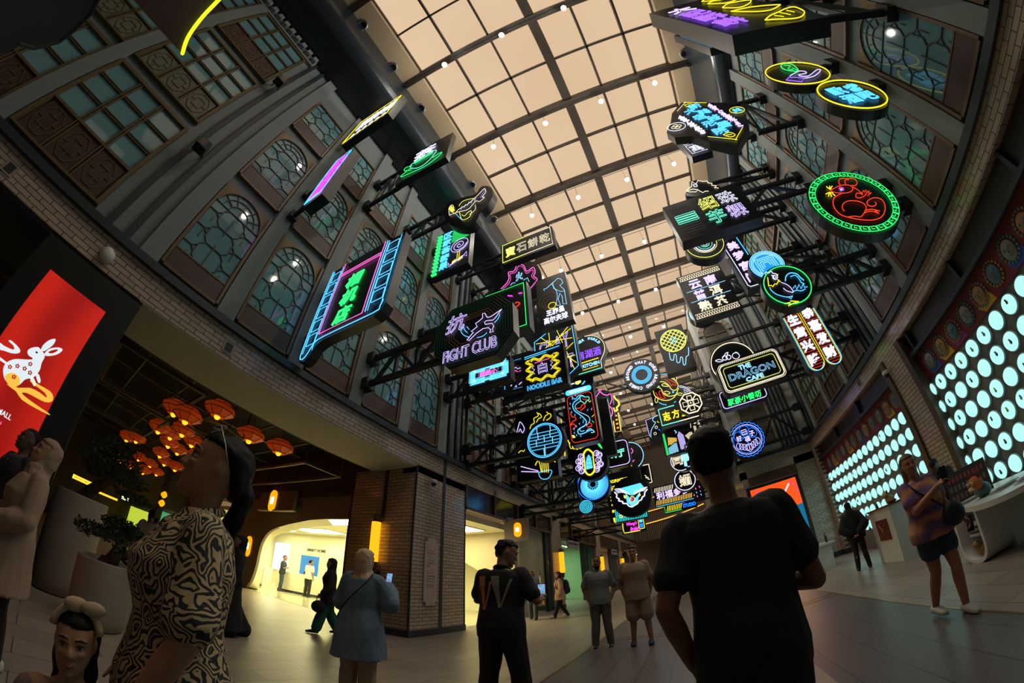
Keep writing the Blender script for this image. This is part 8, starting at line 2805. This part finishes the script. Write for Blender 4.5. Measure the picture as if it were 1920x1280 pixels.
def strip(a, b, wa, wb, n=10):
 """a stroke from a to b, wide wa..wb, cut fine enough to follow a body"""
 vs, fs = [], []
 for i in range(n + 1):
  t = i / n
  x, z = a[0] + (b[0] - a[0]) * t, a[1] + (b[1] - a[1]) * t
  w = (wa + (wb - wa) * t) / 2
  vs += [(x - w, z), (x - w / 3, z), (x + w / 3, z), (x + w, z)]
 for i in range(n):
  for j in range(3):
   fs.append((i * 4 + j, i * 4 + j + 1, i * 4 + j + 5, i * 4 + j + 4))
 return vs, fs
BLK = M('black_cotton', (20, 21, 23), 0.85, var=0.2)
BLK2 = M('black_denim', (24, 25, 28), 0.85, var=0.2)
JEAN = M('blue_denim', (44, 62, 84), 0.85, var=0.2)
DARKT = M('dark_trouser', (30, 30, 34), 0.85)
GREYT = M('grey_trouser', (92, 92, 90), 0.85)
GREYSH = M('grey_tshirt', (122, 126, 124), 0.85)
BEIGESH = M('beige_tshirt', (150, 126, 108), 0.85)
BEIGET = M('beige_trouser', (160, 138, 112), 0.85)
HAIRD = M('dark_hair', (16, 12, 10), 0.6, var=0.3, scale=30, spec=0.2)
HAIRB = M('fair_hair', (92, 64, 40), 0.55, var=0.3, scale=30)
SCREAM = M('cream_scarf', (196, 172, 140), 0.85)
SBEIGE = M('beige_scarf', (146, 124, 102), 0.85)
TUNIC = M('pale_tunic', (150, 126, 106), 0.85)
BLUED = M('pale_blue_cloth', (100, 122, 140), 0.85)
GREENT = M('green_cloth', (20, 88, 72), 0.85)
WHITET = M('white_cotton', (206, 204, 200), 0.85)
SHOEB, SHOEW = M('black_shoe', (20, 20, 22), 0.5), M('white_shoe', (200, 198, 190), 0.6)
def phone(px_screen, loc, rz, tilt, label, roll=0.0):
 t = thing('phone', label, 'phone', loc)
 R = Matrix.Rotation(rz, 3, 'Z') @ Matrix.Rotation(tilt, 3, 'X') @ Matrix.Rotation(roll, 3, 'Y')
 def bx(x0, y0, z0, x1, y1, z1, nm, mt):
  m = MB().box(x0, y0, z0, x1, y1, z1)
  m.v = [tuple(R @ Vector(p)) for p in m.v]
  o = m.build(nm, mt, None)
  o.parent = t
  return o
 bx(-.038, -.005, -.078, .038, .005, .078, 'case', BLACK)
 bx(-.034, -.0065, -.072, .034, -.005, .072, 'screen', px_screen)
 bx(-.03, .005, .04, -.005, .008, .072, 'lens_plate', BLACKM)
 return t
PSC, n, l, pb = new_mat('phone_picture')
tcn = n.new('ShaderNodeTexCoord'); vo = n.new('ShaderNodeTexVoronoi'); vo.inputs['Scale'].default_value = 40
rmp = n.new('ShaderNodeValToRGB')
for i, (p_, c_) in enumerate(((0.0, (20, 60, 90)), (0.4, (40, 170, 190)), (0.8, (190, 90, 220)))):
 e = rmp.color_ramp.elements[i] if i < 2 else rmp.color_ramp.elements.new(p_)
 e.position = p_
 e.color = lin(c_) + (1,)
l.new(tcn.outputs['Object'], vo.inputs['Vector']); l.new(vo.outputs['Color'], rmp.inputs['Fac']); l.new(rmp.outputs['Color'], pb.inputs['Emission Color'])
pb.inputs['Emission Strength'].default_value = 1.2
PSW = G('phone_white', (190, 230, 235), 1.2)
# ---- 1 man in black in front of the camera
P1 = Person('man in black t-shirt seen from behind, right in front of the camera', (0.17, 1.52), 1, 1.80, (120, 78, 54), 1.06, lean=2, head=(-6, 2), voxel=0.007,
   pose={'el': (-.275, -.08, 1.14), 'wl': (-.205, .05, .90), 'er': (.265, .0, 1.12), 'wr': (.16, .24, 1.13)}, handcurl=0.6, hs=1.16)
P1.top(BLK, .86, 0.62, 0.022, fold=0.009)
P1.legs(BLK2); P1.shoes(SHOEB); P1.hair('crop', HAIRD); P1.face()
t = thing('sunglasses', 'dark sunglasses pushed up on the head of the man in black', 'glasses', tuple(P1.l2w(P1.H(0, .2, .95))))
m = MB()
for sg in (-1, 1):
 m.tube([P1.l2w(P1.H(sg * .36, -.1, .72)), P1.l2w(P1.H(sg * .36, .1, .86)), P1.l2w(P1.H(sg * .27, .30, .97))], 0.004, 6)
m.build('temple', BLACKM, t)
m = MB()
for sg in (-1, 1):
 m.ball(P1.l2w(P1.H(sg * .14, .33, 1.0)), .028, .014, .02, 12, 8)
m.build('lens', BLACK, t, True)
w, d, lat, nrm = P1.fw[1]
phone(PSC, tuple(P1.l2w(w + d * .12 + Vector((-.02, .03, .02)))), radians(-3 + 180), radians(0), 'phone held in front of the man in black')
# ---- 2 woman in patterned shirt
IK, n, l, pb = new_mat('ikat_print')
tcn = n.new('ShaderNodeTexCoord'); mp = n.new('ShaderNodeMapping')
nz1 = n.new('ShaderNodeTexNoise'); nz1.inputs['Scale'].default_value = 9
mixv = n.new('ShaderNodeMix'); mixv.data_type = 'RGBA'; mixv.inputs['Factor'].default_value = 0.10
vo = n.new('ShaderNodeTexVoronoi'); vo.inputs['Scale'].default_value = 11.5; vo.distance = 'MANHATTAN'
mul = n.new('ShaderNodeMath'); mul.operation = 'MULTIPLY'; mul.inputs[1].default_value = 26
sn = n.new('ShaderNodeMath'); sn.operation = 'SINE'
rmp = n.new('ShaderNodeValToRGB'); rmp.color_ramp.interpolation = 'LINEAR'
rmp.color_ramp.elements[0].position = 0.46; rmp.color_ramp.elements[0].color = lin((26, 36, 38)) + (1,)
rmp.color_ramp.elements[1].position = 0.56; rmp.color_ramp.elements[1].color = lin((196, 172, 130)) + (1,)
hf = n.new('ShaderNodeMath'); hf.operation = 'MULTIPLY_ADD'; hf.inputs[1].default_value = 0.5; hf.inputs[2].default_value = 0.5
l.new(tcn.outputs['Object'], mp.inputs['Vector'])
l.new(mp.outputs[0], nz1.inputs['Vector']); l.new(mp.outputs[0], mixv.inputs['A']); l.new(nz1.outputs['Color'], mixv.inputs['B'])
l.new(mixv.outputs['Result'], vo.inputs['Vector']); l.new(vo.outputs['Distance'], mul.inputs[0]); l.new(mul.outputs[0], sn.inputs[0])
l.new(sn.outputs[0], hf.inputs[0]); l.new(hf.outputs[0], rmp.inputs['Fac']); l.new(rmp.outputs['Color'], pb.inputs['Base Color'])
pb.inputs['Roughness'].default_value = 0.8
P2 = Person('woman in a black and cream patterned shirt with a ponytail, looking up to the left', (-1.36, 0.46), 168, 1.68, (176, 128, 96), 1.22, True, 0, (-4, 10), 0.007,
   {'el': (-.28, .0, 1.12), 'wl': (-.225, .14, .86), 'er': (.27, .02, 1.13), 'wr': (.22, .12, .88)}, handcurl=0.5, hs=1.12)
P2.top(IK, .72, 0.85, 0.03, 'shirt', True, 0.009, 0.02)
P2.legs(DARKT); P2.shoes(SHOEB)
P2.hair('tied', HAIRD, tail=[(0, -.42, .52), (0, -.53, .36), (0, -.52, .05), (.02, -.46, -.32), (.03, -.42, -.66)])
P2.face(lips=(150, 90, 80))
t = thing('sunglasses', 'thin glasses pushed up into the hair of the woman in the patterned shirt', 'glasses', tuple(P2.l2w(P2.H(0, .2, .95))))
m = MB()
for sg in (-1, 1):
 m.tube([P2.l2w(P2.H(sg * .352, -.10, .55)), P2.l2w(P2.H(sg * .36, .06, .78)), P2.l2w(P2.H(sg * .30, .24, 1.0))], 0.0025, 6)
m.build('temple', CHROME, t)
m = MB()
for sg in (-1, 1):
 m.tube([P2.l2w(P2.H(sg * .15 + .11 * cos(a), .24 + .08 * sin(a), 1.02 - .05 * sin(a))) for a in [2 * pi * i / 14 for i in range(14)]], 0.002, 5, True)
m.build('rim', CHROME, t)
w, d, lat, nrm = P2.fw[1]
t = thing('wristwatch', 'gold wristwatch on the arm of the woman in the patterned shirt', 'watch', tuple(P2.l2w(w)))
rg = [P2.l2w(w - d * .012 + lat * (.034 * cos(a)) + nrm * (.03 * sin(a))) for a in [2 * pi * i / 16 for i in range(16)]]
MB().tube(rg, .009, 6, True).build('strap', BRASS, t, True)
MB().ball(P2.l2w(w - d * .012 + nrm * .036), .016, .016, .008, 12, 8).build('dial', BRASS, t, True)
# ---- 3 girl with bow
P3_ = Person('small girl with long dark hair and a cream bow headband, low at the frame edge', (-1.24, 0.15), -97, 1.04, (176, 130, 102), 0.9, True, 0, (-8, -2), 0.006, hs=1.14)
P3_.top(M('girl_dress', (130, 100, 96), 0.85), .55, 0.6, 0.02, 'dress', fold=0.006, flare=0.10)
P3_.legs(WHITET, name='leggings'); P3_.shoes(SHOEW); P3_.hair('long', HAIRD); P3_.face()
t = thing('headband', 'cream headband with a bow on the small girl', 'headband', tuple(P3_.l2w(P3_.H(0, 0, 1.05))))
S3 = P3_
MB().tube([S3.l2w(S3.H(.40 * cos(a), .12, .52 + .58 * sin(a))) for a in [pi * (0.1 + 0.8 * i / 14) for i in range(15)]], .011, 8).build('band', SCREAM, t, True)
m = MB()
for sg in (-1, 1):
 c = S3.l2w(S3.H(-.08 + sg * .14, .17, 1.10))
 m.ball(c, .012, .034, .020, 10, 7)
m.ball(S3.l2w(S3.H(-.08, .17, 1.10)), .010, n=8, m=6)
m.build('bow', SCREAM, t, True)
# ---- 4 woman in pale tunic and scarf, far left
P4 = Person('woman in pale tunic and beige headscarf gazing up, beside the red screen', (-3.62, -0.16), 196, 1.63, (160, 118, 94), 1.08, True, 0, (6, 12), 0.010,
   {'el': (-.25, .0, 1.13), 'wl': (-.10, .24, 1.05), 'er': (.25, .0, 1.13), 'wr': (.08, .26, 1.04)})
P4.top(TUNIC, .58, 1.88, 0.035, 'tunic', False, 0.010, 0.05); P4.legs(BLK); P4.shoes(SHOEW); P4.hair('scarf', SBEIGE, 'headscarf', fold=0.008); P4.face()
# ---- 5 man in suit behind her
P5 = Person('man in dark suit and tie behind the woman in the pale tunic', (-4.85, -0.42), 215, 1.74, (86, 58, 44), 1.05, False, 0, (-10, 8), 0.011)
P5.top(M('suit_cloth', (24, 26, 32), 0.8), .78, 1.9, 0.026, 'suit_jacket'); P5.legs(DARKT); P5.shoes(SHOEB); P5.hair('crop', HAIRD); P5.face()
P5.decal([([(-.05, 1.40), (.05, 1.40), (.012, 1.12), (-.012, 1.12)], [(0, 1, 2, 3)])], WHITET, 'shirt_front', False)
P5.decal([strip((0, 1.40), (0, 1.14), .03, .04, 6)], M('tie_navy', (30, 34, 60), 0.6), 'tie', False)
# ---- 6 woman in pale blue with a phone
P6 = Person('woman in pale blue jacket and cream headscarf holding up a phone by the pillar', (-2.85, 2.62), 20, 1.58, (160, 118, 94), 1.12, True, 4, (-10, 6), 0.009,
   {'el': (-.27, .06, 1.17), 'wl': (-.06, .30, 1.26), 'er': (.30, .06, 1.20), 'wr': (.17, .30, 1.36)})
P6.top(BLUED, .60, 1.92, 0.045, 'jacket', False, 0.014, 0.05, sl=1.15); P6.legs(BEIGET, loose=0.03); P6.shoes(SHOEW); P6.hair('scarf', SCREAM, 'headscarf', fold=0.006); P6.face()
w, d, lat, nrm = P6.fw[1]
phone(PSC, tuple(P6.l2w(w + d * .10 + Vector((0, .03, .045)))), radians(20 - 12), radians(-10), 'phone held up by the woman in the pale blue jacket')
t = thing('shoulder_bag', 'small dark bag on a thin strap across the pale blue jacket', 'bag', tuple(P6.l2w((-.24, .08, .95))))
MB().tube([P6.l2w(p) for p in spline([Vector((.14, -.05, 1.50)), Vector((.10, -.17, 1.38)), Vector((-.06, -.195, 1.2)), Vector((-.2, -.12, 1.02)), Vector((-.26, .05, .95))], 6)], .007, 6).build('strap', BLK, t, True)
MB().ball(P6.l2w((-.27, .1, .88)), .05, .09, .09, 12, 8).build('pouch', BLK, t, True)
# ---- 7 man with W on his back
P7 = Person('man in black shirt with a big W on his back, photographing with a phone', (-1.66, 3.16), 4, 1.73, (150, 104, 78), 1.12, False, 8, (-52, -16), 0.008,
   {'el': (-.27, .08, 1.18), 'wl': (.02, .32, 1.16), 'er': (.34, .02, 1.17), 'wr': (.30, .28, 1.20), 'kl': (-.13, .03, .50), 'al': (-.16, -.04, .085), 'kr': (.15, .05, .50), 'ar': (.19, .05, .085)})
P7.top(BLK, .84, 0.75, 0.03, 'shirt', True, 0.010)
WO, WG = M('print_orange', (170, 110, 80), 0.8), M('print_grey', (130, 130, 122), 0.8)
P7.decal([strip((-.155, 1.41), (-.105, 1.10), .08, .02), strip((-.045, 1.36), (-.098, 1.10), .025, .016)], WO, 'print')
P7.decal([strip((-.01, 1.41), (.04, 1.12), .08, .02), strip((.14, 1.38), (.048, 1.12), .026, .016), strip((.09, 1.385), (.17, 1.385), .02, .02, 2)], WG, 'print')
P7.legs(BLK2, loose=0.026, fold=0.009); P7.shoes(SHOEB); P7.hair('short', HAIRD, fold=0.012); P7.face()
w, d, lat, nrm = P7.fw[1]
phone(PSC, tuple(P7.l2w(w + d * .11 + Vector((-.02, .02, .03)))), radians(4 + 14), radians(-12), 'glowing phone of the man with the W on his back')
# ---- 8 woman in black robe behind the patterned shirt
P8 = Person('person in a long black robe walking behind the patterned shirt woman', (-6.28, 2.93), 160, 1.62, (150, 108, 84), 1.05, True, 0, (0, 0), 0.013, {'ar': (.12, -.28, .10), 'kr': (.11, -.08, .48)})
P8.robe(BLK, .10, .12); P8.top(BLK, .9, 1.95, .04, 'robe_top'); P8.shoes(SHOEB); P8.hair('scarf', BLK, 'headscarf'); P8.face()
# ---- 9 woman in black top and green trousers with a bag
P9 = Person('woman in black headscarf and wide green trousers striding with a black bag', (-6.75, 5.3), 142, 1.60, (150, 110, 90), 1.05, True, 2, (0, 0), 0.011,
   {'kl': (-.10, .12, .50), 'al': (-.10, .26, .09), 'kr': (.10, -.04, .49), 'ar': (.10, -.27, .11), 'wl': (-.26, .16, .93)})
P9.top(BLK, .72, 1.92, 0.04, 'top', fold=0.010, flare=.04); P9.legs(GREENT, .9, 0.03, wide=0.045, fold=0.009); P9.shoes(SHOEB); P9.hair('scarf', BLK, 'headscarf'); P9.face()
t = thing('handbag', 'black handbag swinging from the hand of the woman in green trousers', 'bag', tuple(P9.l2w((-.28, .20, .55))))
c = P9.l2w((-.28, .22, .64))
MB().ball(c, .15, .08, .13, 14, 8, Matrix.Rotation(radians(142 + 90), 3, 'Z')).build('bag_body', BLK, t, True)
MB().tube([c + Vector((.07 * cos(a) * .8, .07 * cos(a) * .3, .1 + .14 * sin(a))) for a in [pi * i / 10 for i in range(11)]], .007, 6).build('strap', BLK, t, True)
# ---- 10 man in white shirt walking away in the hall
P10 = Person('man in white shirt walking away through the hall, seen from behind', (-9.5, 2.15), 100, 1.70, (110, 76, 58), 1.05, False, 3, (0, 0), 0.013, {'kl': (-.10, .10, .50), 'al': (-.1, .16, .085), 'kr': (.10, .02, .5), 'ar': (.10, -.2, .10)})
P10.top(M('off_white_shirt', (176, 160, 146), 0.85), .80, 1.9, 0.04, 'shirt', fold=0.010); P10.legs(DARKT); P10.shoes(SHOEB); P10.hair('crop', HAIRD); P10.face()
for x, y, h, lab, mat, hm in ((-14.2, 3.4, 80, 'dark clothed visitor seen from behind deep in the hall, left of the white shirted man', DARKT, HAIRD), (-14.8, 5.2, 110, 'visitor in ochre top deep in the hall beyond the patterned shirt woman', M('ochre_top', (120, 84, 40), 0.8), HAIRD)):
 q = Person(lab, (x, y), h, 1.68, (120, 84, 64), 1.05, voxel=0.016)
 q.top(mat, .84, 1.9, .03); q.legs(DARKT); q.shoes(SHOEB); q.hair('short', hm); q.face()
# ---- 11 cleaner with yellow tools, woman with backpack
P11 = Person('cleaner in grey and navy uniform with face mask, carrying yellow tools', (-5.3, 12.45), 196, 1.68, (90, 62, 48), 1.0, False, 2, (14, -6), 0.012,
             {'kl': (-.10, .12, .50), 'al': (-.10, .14, .085), 'kr': (.10, .0, .49), 'ar': (.10, -.2, .10), 'el': (-.27, .0, 1.13), 'wl': (-.27, .16, .98)})
P11.top(M('uniform_grey', (120, 124, 128), 0.8), .88, 0.8, 0.03, 'uniform_shirt'); P11.legs(M('uniform_trouser', (70, 78, 88), 0.85), loose=0.025); P11.shoes(SHOEB); P11.hair('crop', HAIRD); P11.face()
P11.part(MB().loft([oval(P11.up(Vector((0, 0, z))), rx, ry) for z, rx, ry in ((1.27, .205, .152), (1.36, .208, .148), (1.44, .15, .11), (1.48, .085, .08))]), 'navy_yoke', M('navy_cloth', (30, 40, 58), 0.85))
P11.plain(MB().ball(P11.H(0, .36, .18), .05, .035, .045, 14, 8, P11.hm), 'face_mask', M('mask_blue', (120, 170, 190), 0.8))
t = thing('mop_set', 'yellow floor sign and long handled dustpan carried by the cleaner', 'cleaning tools', tuple(P11.l2w((-.34, .2, .5))))
c = lambda *v: P11.l2w(Vector(v))
YEL = M('tool_yellow', (214, 160, 20), 0.5)
MB().tube([c(-.33, .2, .42), c(-.31, .2, 1.78)], .013, 8).build('handle', WHITE, t, True)
MB().tube([c(-.312, .2, 1.6), c(-.309, .2, 1.8)], .019, 8).build('grip', BLACKM, t, True)
m = MB()
for a, b_ in ((-.40, -.36), (-.24, -.28)):
 m.bar(c(a, .22, .55), c(b_, .22, 1.12), .05, .03)
m.bar(c(-.40, .22, .62), c(-.24, .22, .62), .05, .03).bar(c(-.39, .22, .8), c(-.26, .22, .8), .16, .03).bar(c(-.36, .22, 1.1), c(-.28, .22, 1.1), .08, .03)
m.build('floor_sign', YEL, t)
MB().bar(c(-.48, .22, .42), c(-.16, .22, .42), .12, .16).build('dustpan', BLACKM, t)
q = on_z(1053, 1157)
P12 = Person('woman in beige tunic and headscarf with a dark backpack, walking by the sconce', (q.x, q.y), 118, 1.62, (160, 118, 94), 1.08, True, 4, (0, 0), 0.012, {'kl': (-.10, .12, .50), 'al': (-.10, .26, .09), 'kr': (.10, .0, .49), 'ar': (.10, -.26, .10)})
P12.top(M('peach_tunic', (186, 146, 122), 0.85), .68, 1.92, 0.04, 'tunic', flare=.04); P12.legs(BLK2); P12.shoes(SHOEW); P12.hair('scarf', M('dark_scarf', (60, 44, 36), 0.8), 'headscarf'); P12.face()
t = thing('backpack', 'dark grey backpack worn by the woman in the beige tunic', 'bag', tuple(P12.l2w((0, -.22, 1.0))))
RB_ = Matrix.Rotation(radians(118), 3, 'Z')
MB().ball(P12.l2w((0, -.24, 1.16)), .17, .12, .27, 16, 10, RB_).build('pack', M('pack_grey', (40, 44, 52), 0.8), t, True)
MB().ball(P12.l2w((0, -.33, 1.04)), .12, .06, .12, 12, 8, RB_).build('pocket', M('pack_grey', (40, 44, 52), 0.8), t, True)
for sg in (-1, 1):
 MB().tube([P12.l2w(p) for p in spline([Vector((sg * .10, -.16, 1.4)), Vector((sg * .12, -.02, 1.49)), Vector((sg * .13, .15, 1.36)), Vector((sg * .14, .14, 1.1)), Vector((sg * .15, -.1, .98))], 5)], .017, 6).build('strap', M('pack_grey', (40, 44, 52), 0.8), t, True)
# ---- 12 two men posing
P13 = Person('bearded man in grey t-shirt with hands in his pockets, left of the posing pair', (-1.70, 7.05), 192, 1.70, (130, 90, 68), 1.05, False, 0, (0, 0), 0.009,
             {'el': (-.29, -.06, 1.14), 'wl': (-.20, .06, .90), 'er': (.29, -.06, 1.14), 'wr': (.20, .06, .90), 'al': (-.14, -.02, .085), 'ar': (.14, .02, .085)})
P13.top(GREYSH, .84, 0.75, 0.03); P13.legs(GREYT); P13.shoes(SHOEB, False, SHOEW); P13.hair('crop', HAIRD); P13.face()
P13.part(MB().loft(P13.head_rings([(-.05, .10, .38, .06), (.02, .20, .42, -.02), (.12, .255, .425, .02), (.17, .265, .425, .05), (.24, .285, .30, .0), (.36, .305, .14, -.02)], 18)), 'beard', HAIRD)
uv, fs, loops, bb = glyphs('McKenzie', 0.0)
P13.decal([([(.075 - (v[0] - bb[0]) / (bb[1] - bb[0]) * .16, 1.245 + (v[1] - bb[2]) / (bb[3] - bb[2]) * .034) for v in uv], fs)], M('print_white', (190, 190, 186), 0.8), 'lettering', False)
P14 = Person('taller man in beige t-shirt and shorts, right of the posing pair', (-1.03, 7.10), 182, 1.79, (150, 106, 82), 1.14, False, 0, (8, 2), 0.009,
             {'el': (-.27, -.05, 1.13), 'wl': (-.22, -.06, .88), 'er': (.27, -.05, 1.13), 'wr': (.23, -.05, .88), 'al': (-.17, .03, .085), 'kl': (-.13, .02, .5), 'ar': (.13, .0, .085)})
P14.top(BEIGESH, .80, 0.7, 0.035); P14.legs(M('beige_short', (140, 118, 100), 0.85), 0.46, 0.02, 'shorts', wide=0.02); P14.shoes(M('navy_shoe', (28, 40, 66), 0.6)); P14.hair('short', HAIRD); P14.face()
# ---- 13 woman in black by the kiosk
P15 = Person('woman in long black hood and leggings, hands behind her back, by the lamp wall', (4.0, 9.6), -22, 1.62, (150, 108, 84), 1.08, True, 0, (0, 0), 0.010,
             {'el': (-.30, -.10, 1.13), 'wl': (-.05, -.20, .93), 'er': (.30, -.10, 1.13), 'wr': (.05, -.20, .92), 'al': (-.15, -.02, .085), 'ar': (.15, .04, .085)})
P15.top(BLK, .80, 1.75, 0.05, 'cape', fold=0.008, sl=1.2); P15.legs(BLK2, name='leggings', loose=0.01); P15.shoes(SHOEB, False, SHOEW); P15.face()
P15.hair('scarf', BLK, 'headscarf')
P15.part(MB().loft([oval((0, -.04, z), rx, ry) for z, rx, ry in ((1.0, .20, .13), (1.2, .22, .15), (1.4, .20, .14), (1.52, .12, .13), (1.6, .09, .1))]), 'scarf_drape', BLK, fold=0.01)
# ---- 14 woman in tie-dye shirt with a phone
TD, n, l, pb = new_mat('tie_dye')
tcn = n.new('ShaderNodeTexCoord'); wv = n.new('ShaderNodeTexWave'); wv.inputs['Scale'].default_value = 1.6; wv.inputs['Distortion'].default_value = 14; wv.inputs['Detail'].default_value = 3; wv.bands_direction = 'Z'
rmp = n.new('ShaderNodeValToRGB')
rmp.color_ramp.elements[0].color = lin((96, 80, 130)) + (1,)
rmp.color_ramp.elements[1].color = lin((190, 130, 90)) + (1,)
e = rmp.color_ramp.elements.new(0.5); e.color = lin((150, 100, 96)) + (1,)
l.new(tcn.outputs['Object'], wv.inputs['Vector']); l.new(wv.outputs['Fac'], rmp.inputs['Fac']); l.new(rmp.outputs['Color'], pb.inputs['Base Color'])
pb.inputs['Roughness'].default_value = 0.85
P16 = Person('blonde woman in tie-dye shirt and denim shorts filming with a phone', (2.48, 3.98), 178, 1.66, (164, 112, 84), 1.18, True, 0, (-12, 0), 0.009,
             {'er': (.20, .16, 1.17), 'wr': (-.03, .33, 1.32), 'el': (-.27, -.02, 1.12), 'wl': (-.35, .10, .90), 'kl': (-.10, .10, .50), 'al': (-.10, .10, .085), 'kr': (.08, -.02, .5), 'ar': (.07, -.22, .11)})
P16.top(TD, .84, 0.62, 0.035, 'shirt', fold=0.010); P16.legs(JEAN, 0.24, 0.016, 'shorts', fold=0.008, wide=0.012); P16.shoes(SHOEW); P16.hair('long', HAIRB); P16.face(brow=(90, 60, 40))
w, d, lat, nrm = P16.fw[1]
phone(PSW, tuple(P16.l2w(w + d * .10 + Vector((-.01, .02, .03)))), radians(178), radians(-8), 'pale lit phone raised by the blonde woman')
t = thing('crossbody_bag', 'dark round bag on a strap over the tie-dye shirt', 'bag', tuple(P16.l2w((-.2, .18, .95))))
MB().ball(P16.l2w((-.17, .24, 1.0)), .13, .07, .12, 14, 8, Matrix.Rotation(radians(178), 3, 'Z')).build('bag_body', M('bag_navy', (22, 26, 36), 0.6), t, True)
MB().tube([P16.l2w(p) for p in spline([Vector((.12, -.02, 1.50)), Vector((.12, .17, 1.36)), Vector((.0, .23, 1.2)), Vector((-.12, .25, 1.07))], 6)], .009, 6).build('strap', BLK, t, True)
w, d, lat, nrm = P16.fw[-1]
phone(BLACK, tuple(P16.l2w(w + d * .10)), radians(178 - 60), radians(20), 'dark phone in the lowered hand of the blonde woman')
# ---- 15 clerk bent over his phone behind the counter
P17 = Person('stall clerk in black bent over his phone behind the white counter', (5.2, 7.2), 118, 1.72, (110, 78, 60), 1.05, False, 24, (0, -24), 0.011,
             {'el': (-.26, .34, 1.10), 'wl': (-.05, .58, 1.12), 'er': (.26, .34, 1.10), 'wr': (.08, .58, 1.12)})
P17.top(BLK, .84, 1.9, .035); P17.legs(DARKT); P17.shoes(SHOEB); P17.hair('short', HAIRD); P17.face()
P17.part(MB().loft(P17.head_rings([(-.05, .10, .38, .06), (.02, .20, .42, -.02), (.14, .255, .425, .02), (.24, .285, .30, .0), (.36, .305, .14, -.02)], 18)), 'beard', HAIRD)
w, d, lat, nrm = P17.fw[1]
phone(PSW, tuple(P17.l2w(w + d * .09 + Vector((-.05, .02, .02)))), radians(118), radians(-60), 'bright phone in the hands of the bent over clerk')
# ---- store staff and customers
for loc, h, lab, mat, lm, fem, hr, pose in (
  ((-16.85, 10.25), -40, 'man in dark t-shirt and jeans with folded arms inside the store', M('store_dark_tee', (40, 44, 48), 0.85), JEAN, False, 'crop', {'el': (-.27, .08, 1.14), 'wl': (.06, .20, 1.16), 'er': (.27, .08, 1.14), 'wr': (-.06, .22, 1.18)}),
  ((-16.75, 11.75), 200, 'store clerk in black headscarf behind the long white desk', BLK, DARKT, True, 'scarf', {'el': (-.26, .08, 1.13), 'wl': (-.12, .30, 1.06), 'er': (.26, .08, 1.13), 'wr': (.12, .30, 1.06)}),
  ((-15.35, 10.75), 15, 'man in white shirt leaning at the long store desk', WHITET, DARKT, False, 'crop', {'el': (-.26, .06, 1.13), 'wl': (-.12, .28, 1.04)}),
  ((-13.6, 12.68), 180, 'store clerk in peach top behind the second white desk', M('peach_top', (214, 160, 120), 0.85), BEIGET, False, 'short', {}),
  ((-12.9, 11.4), 40, 'man in slate t-shirt at the second white desk', M('slate_tee', (70, 84, 92), 0.85), DARKT, False, 'crop', {'el': (-.26, .02, 1.13), 'wl': (-.16, .26, 1.0)})):
 q = Person(lab, loc, h, 1.72 if not fem else 1.62, (150, 108, 84), 1.05, fem, 3, (0, -6), 0.014, pose)
 q.top(mat, .84, 1.9 if fem else 0.7, .03)
 q.legs(lm); q.shoes(SHOEB); q.hair(hr, BLK if hr == 'scarf' else HAIRD, 'headscarf' if hr == 'scarf' else 'hair'); q.face()
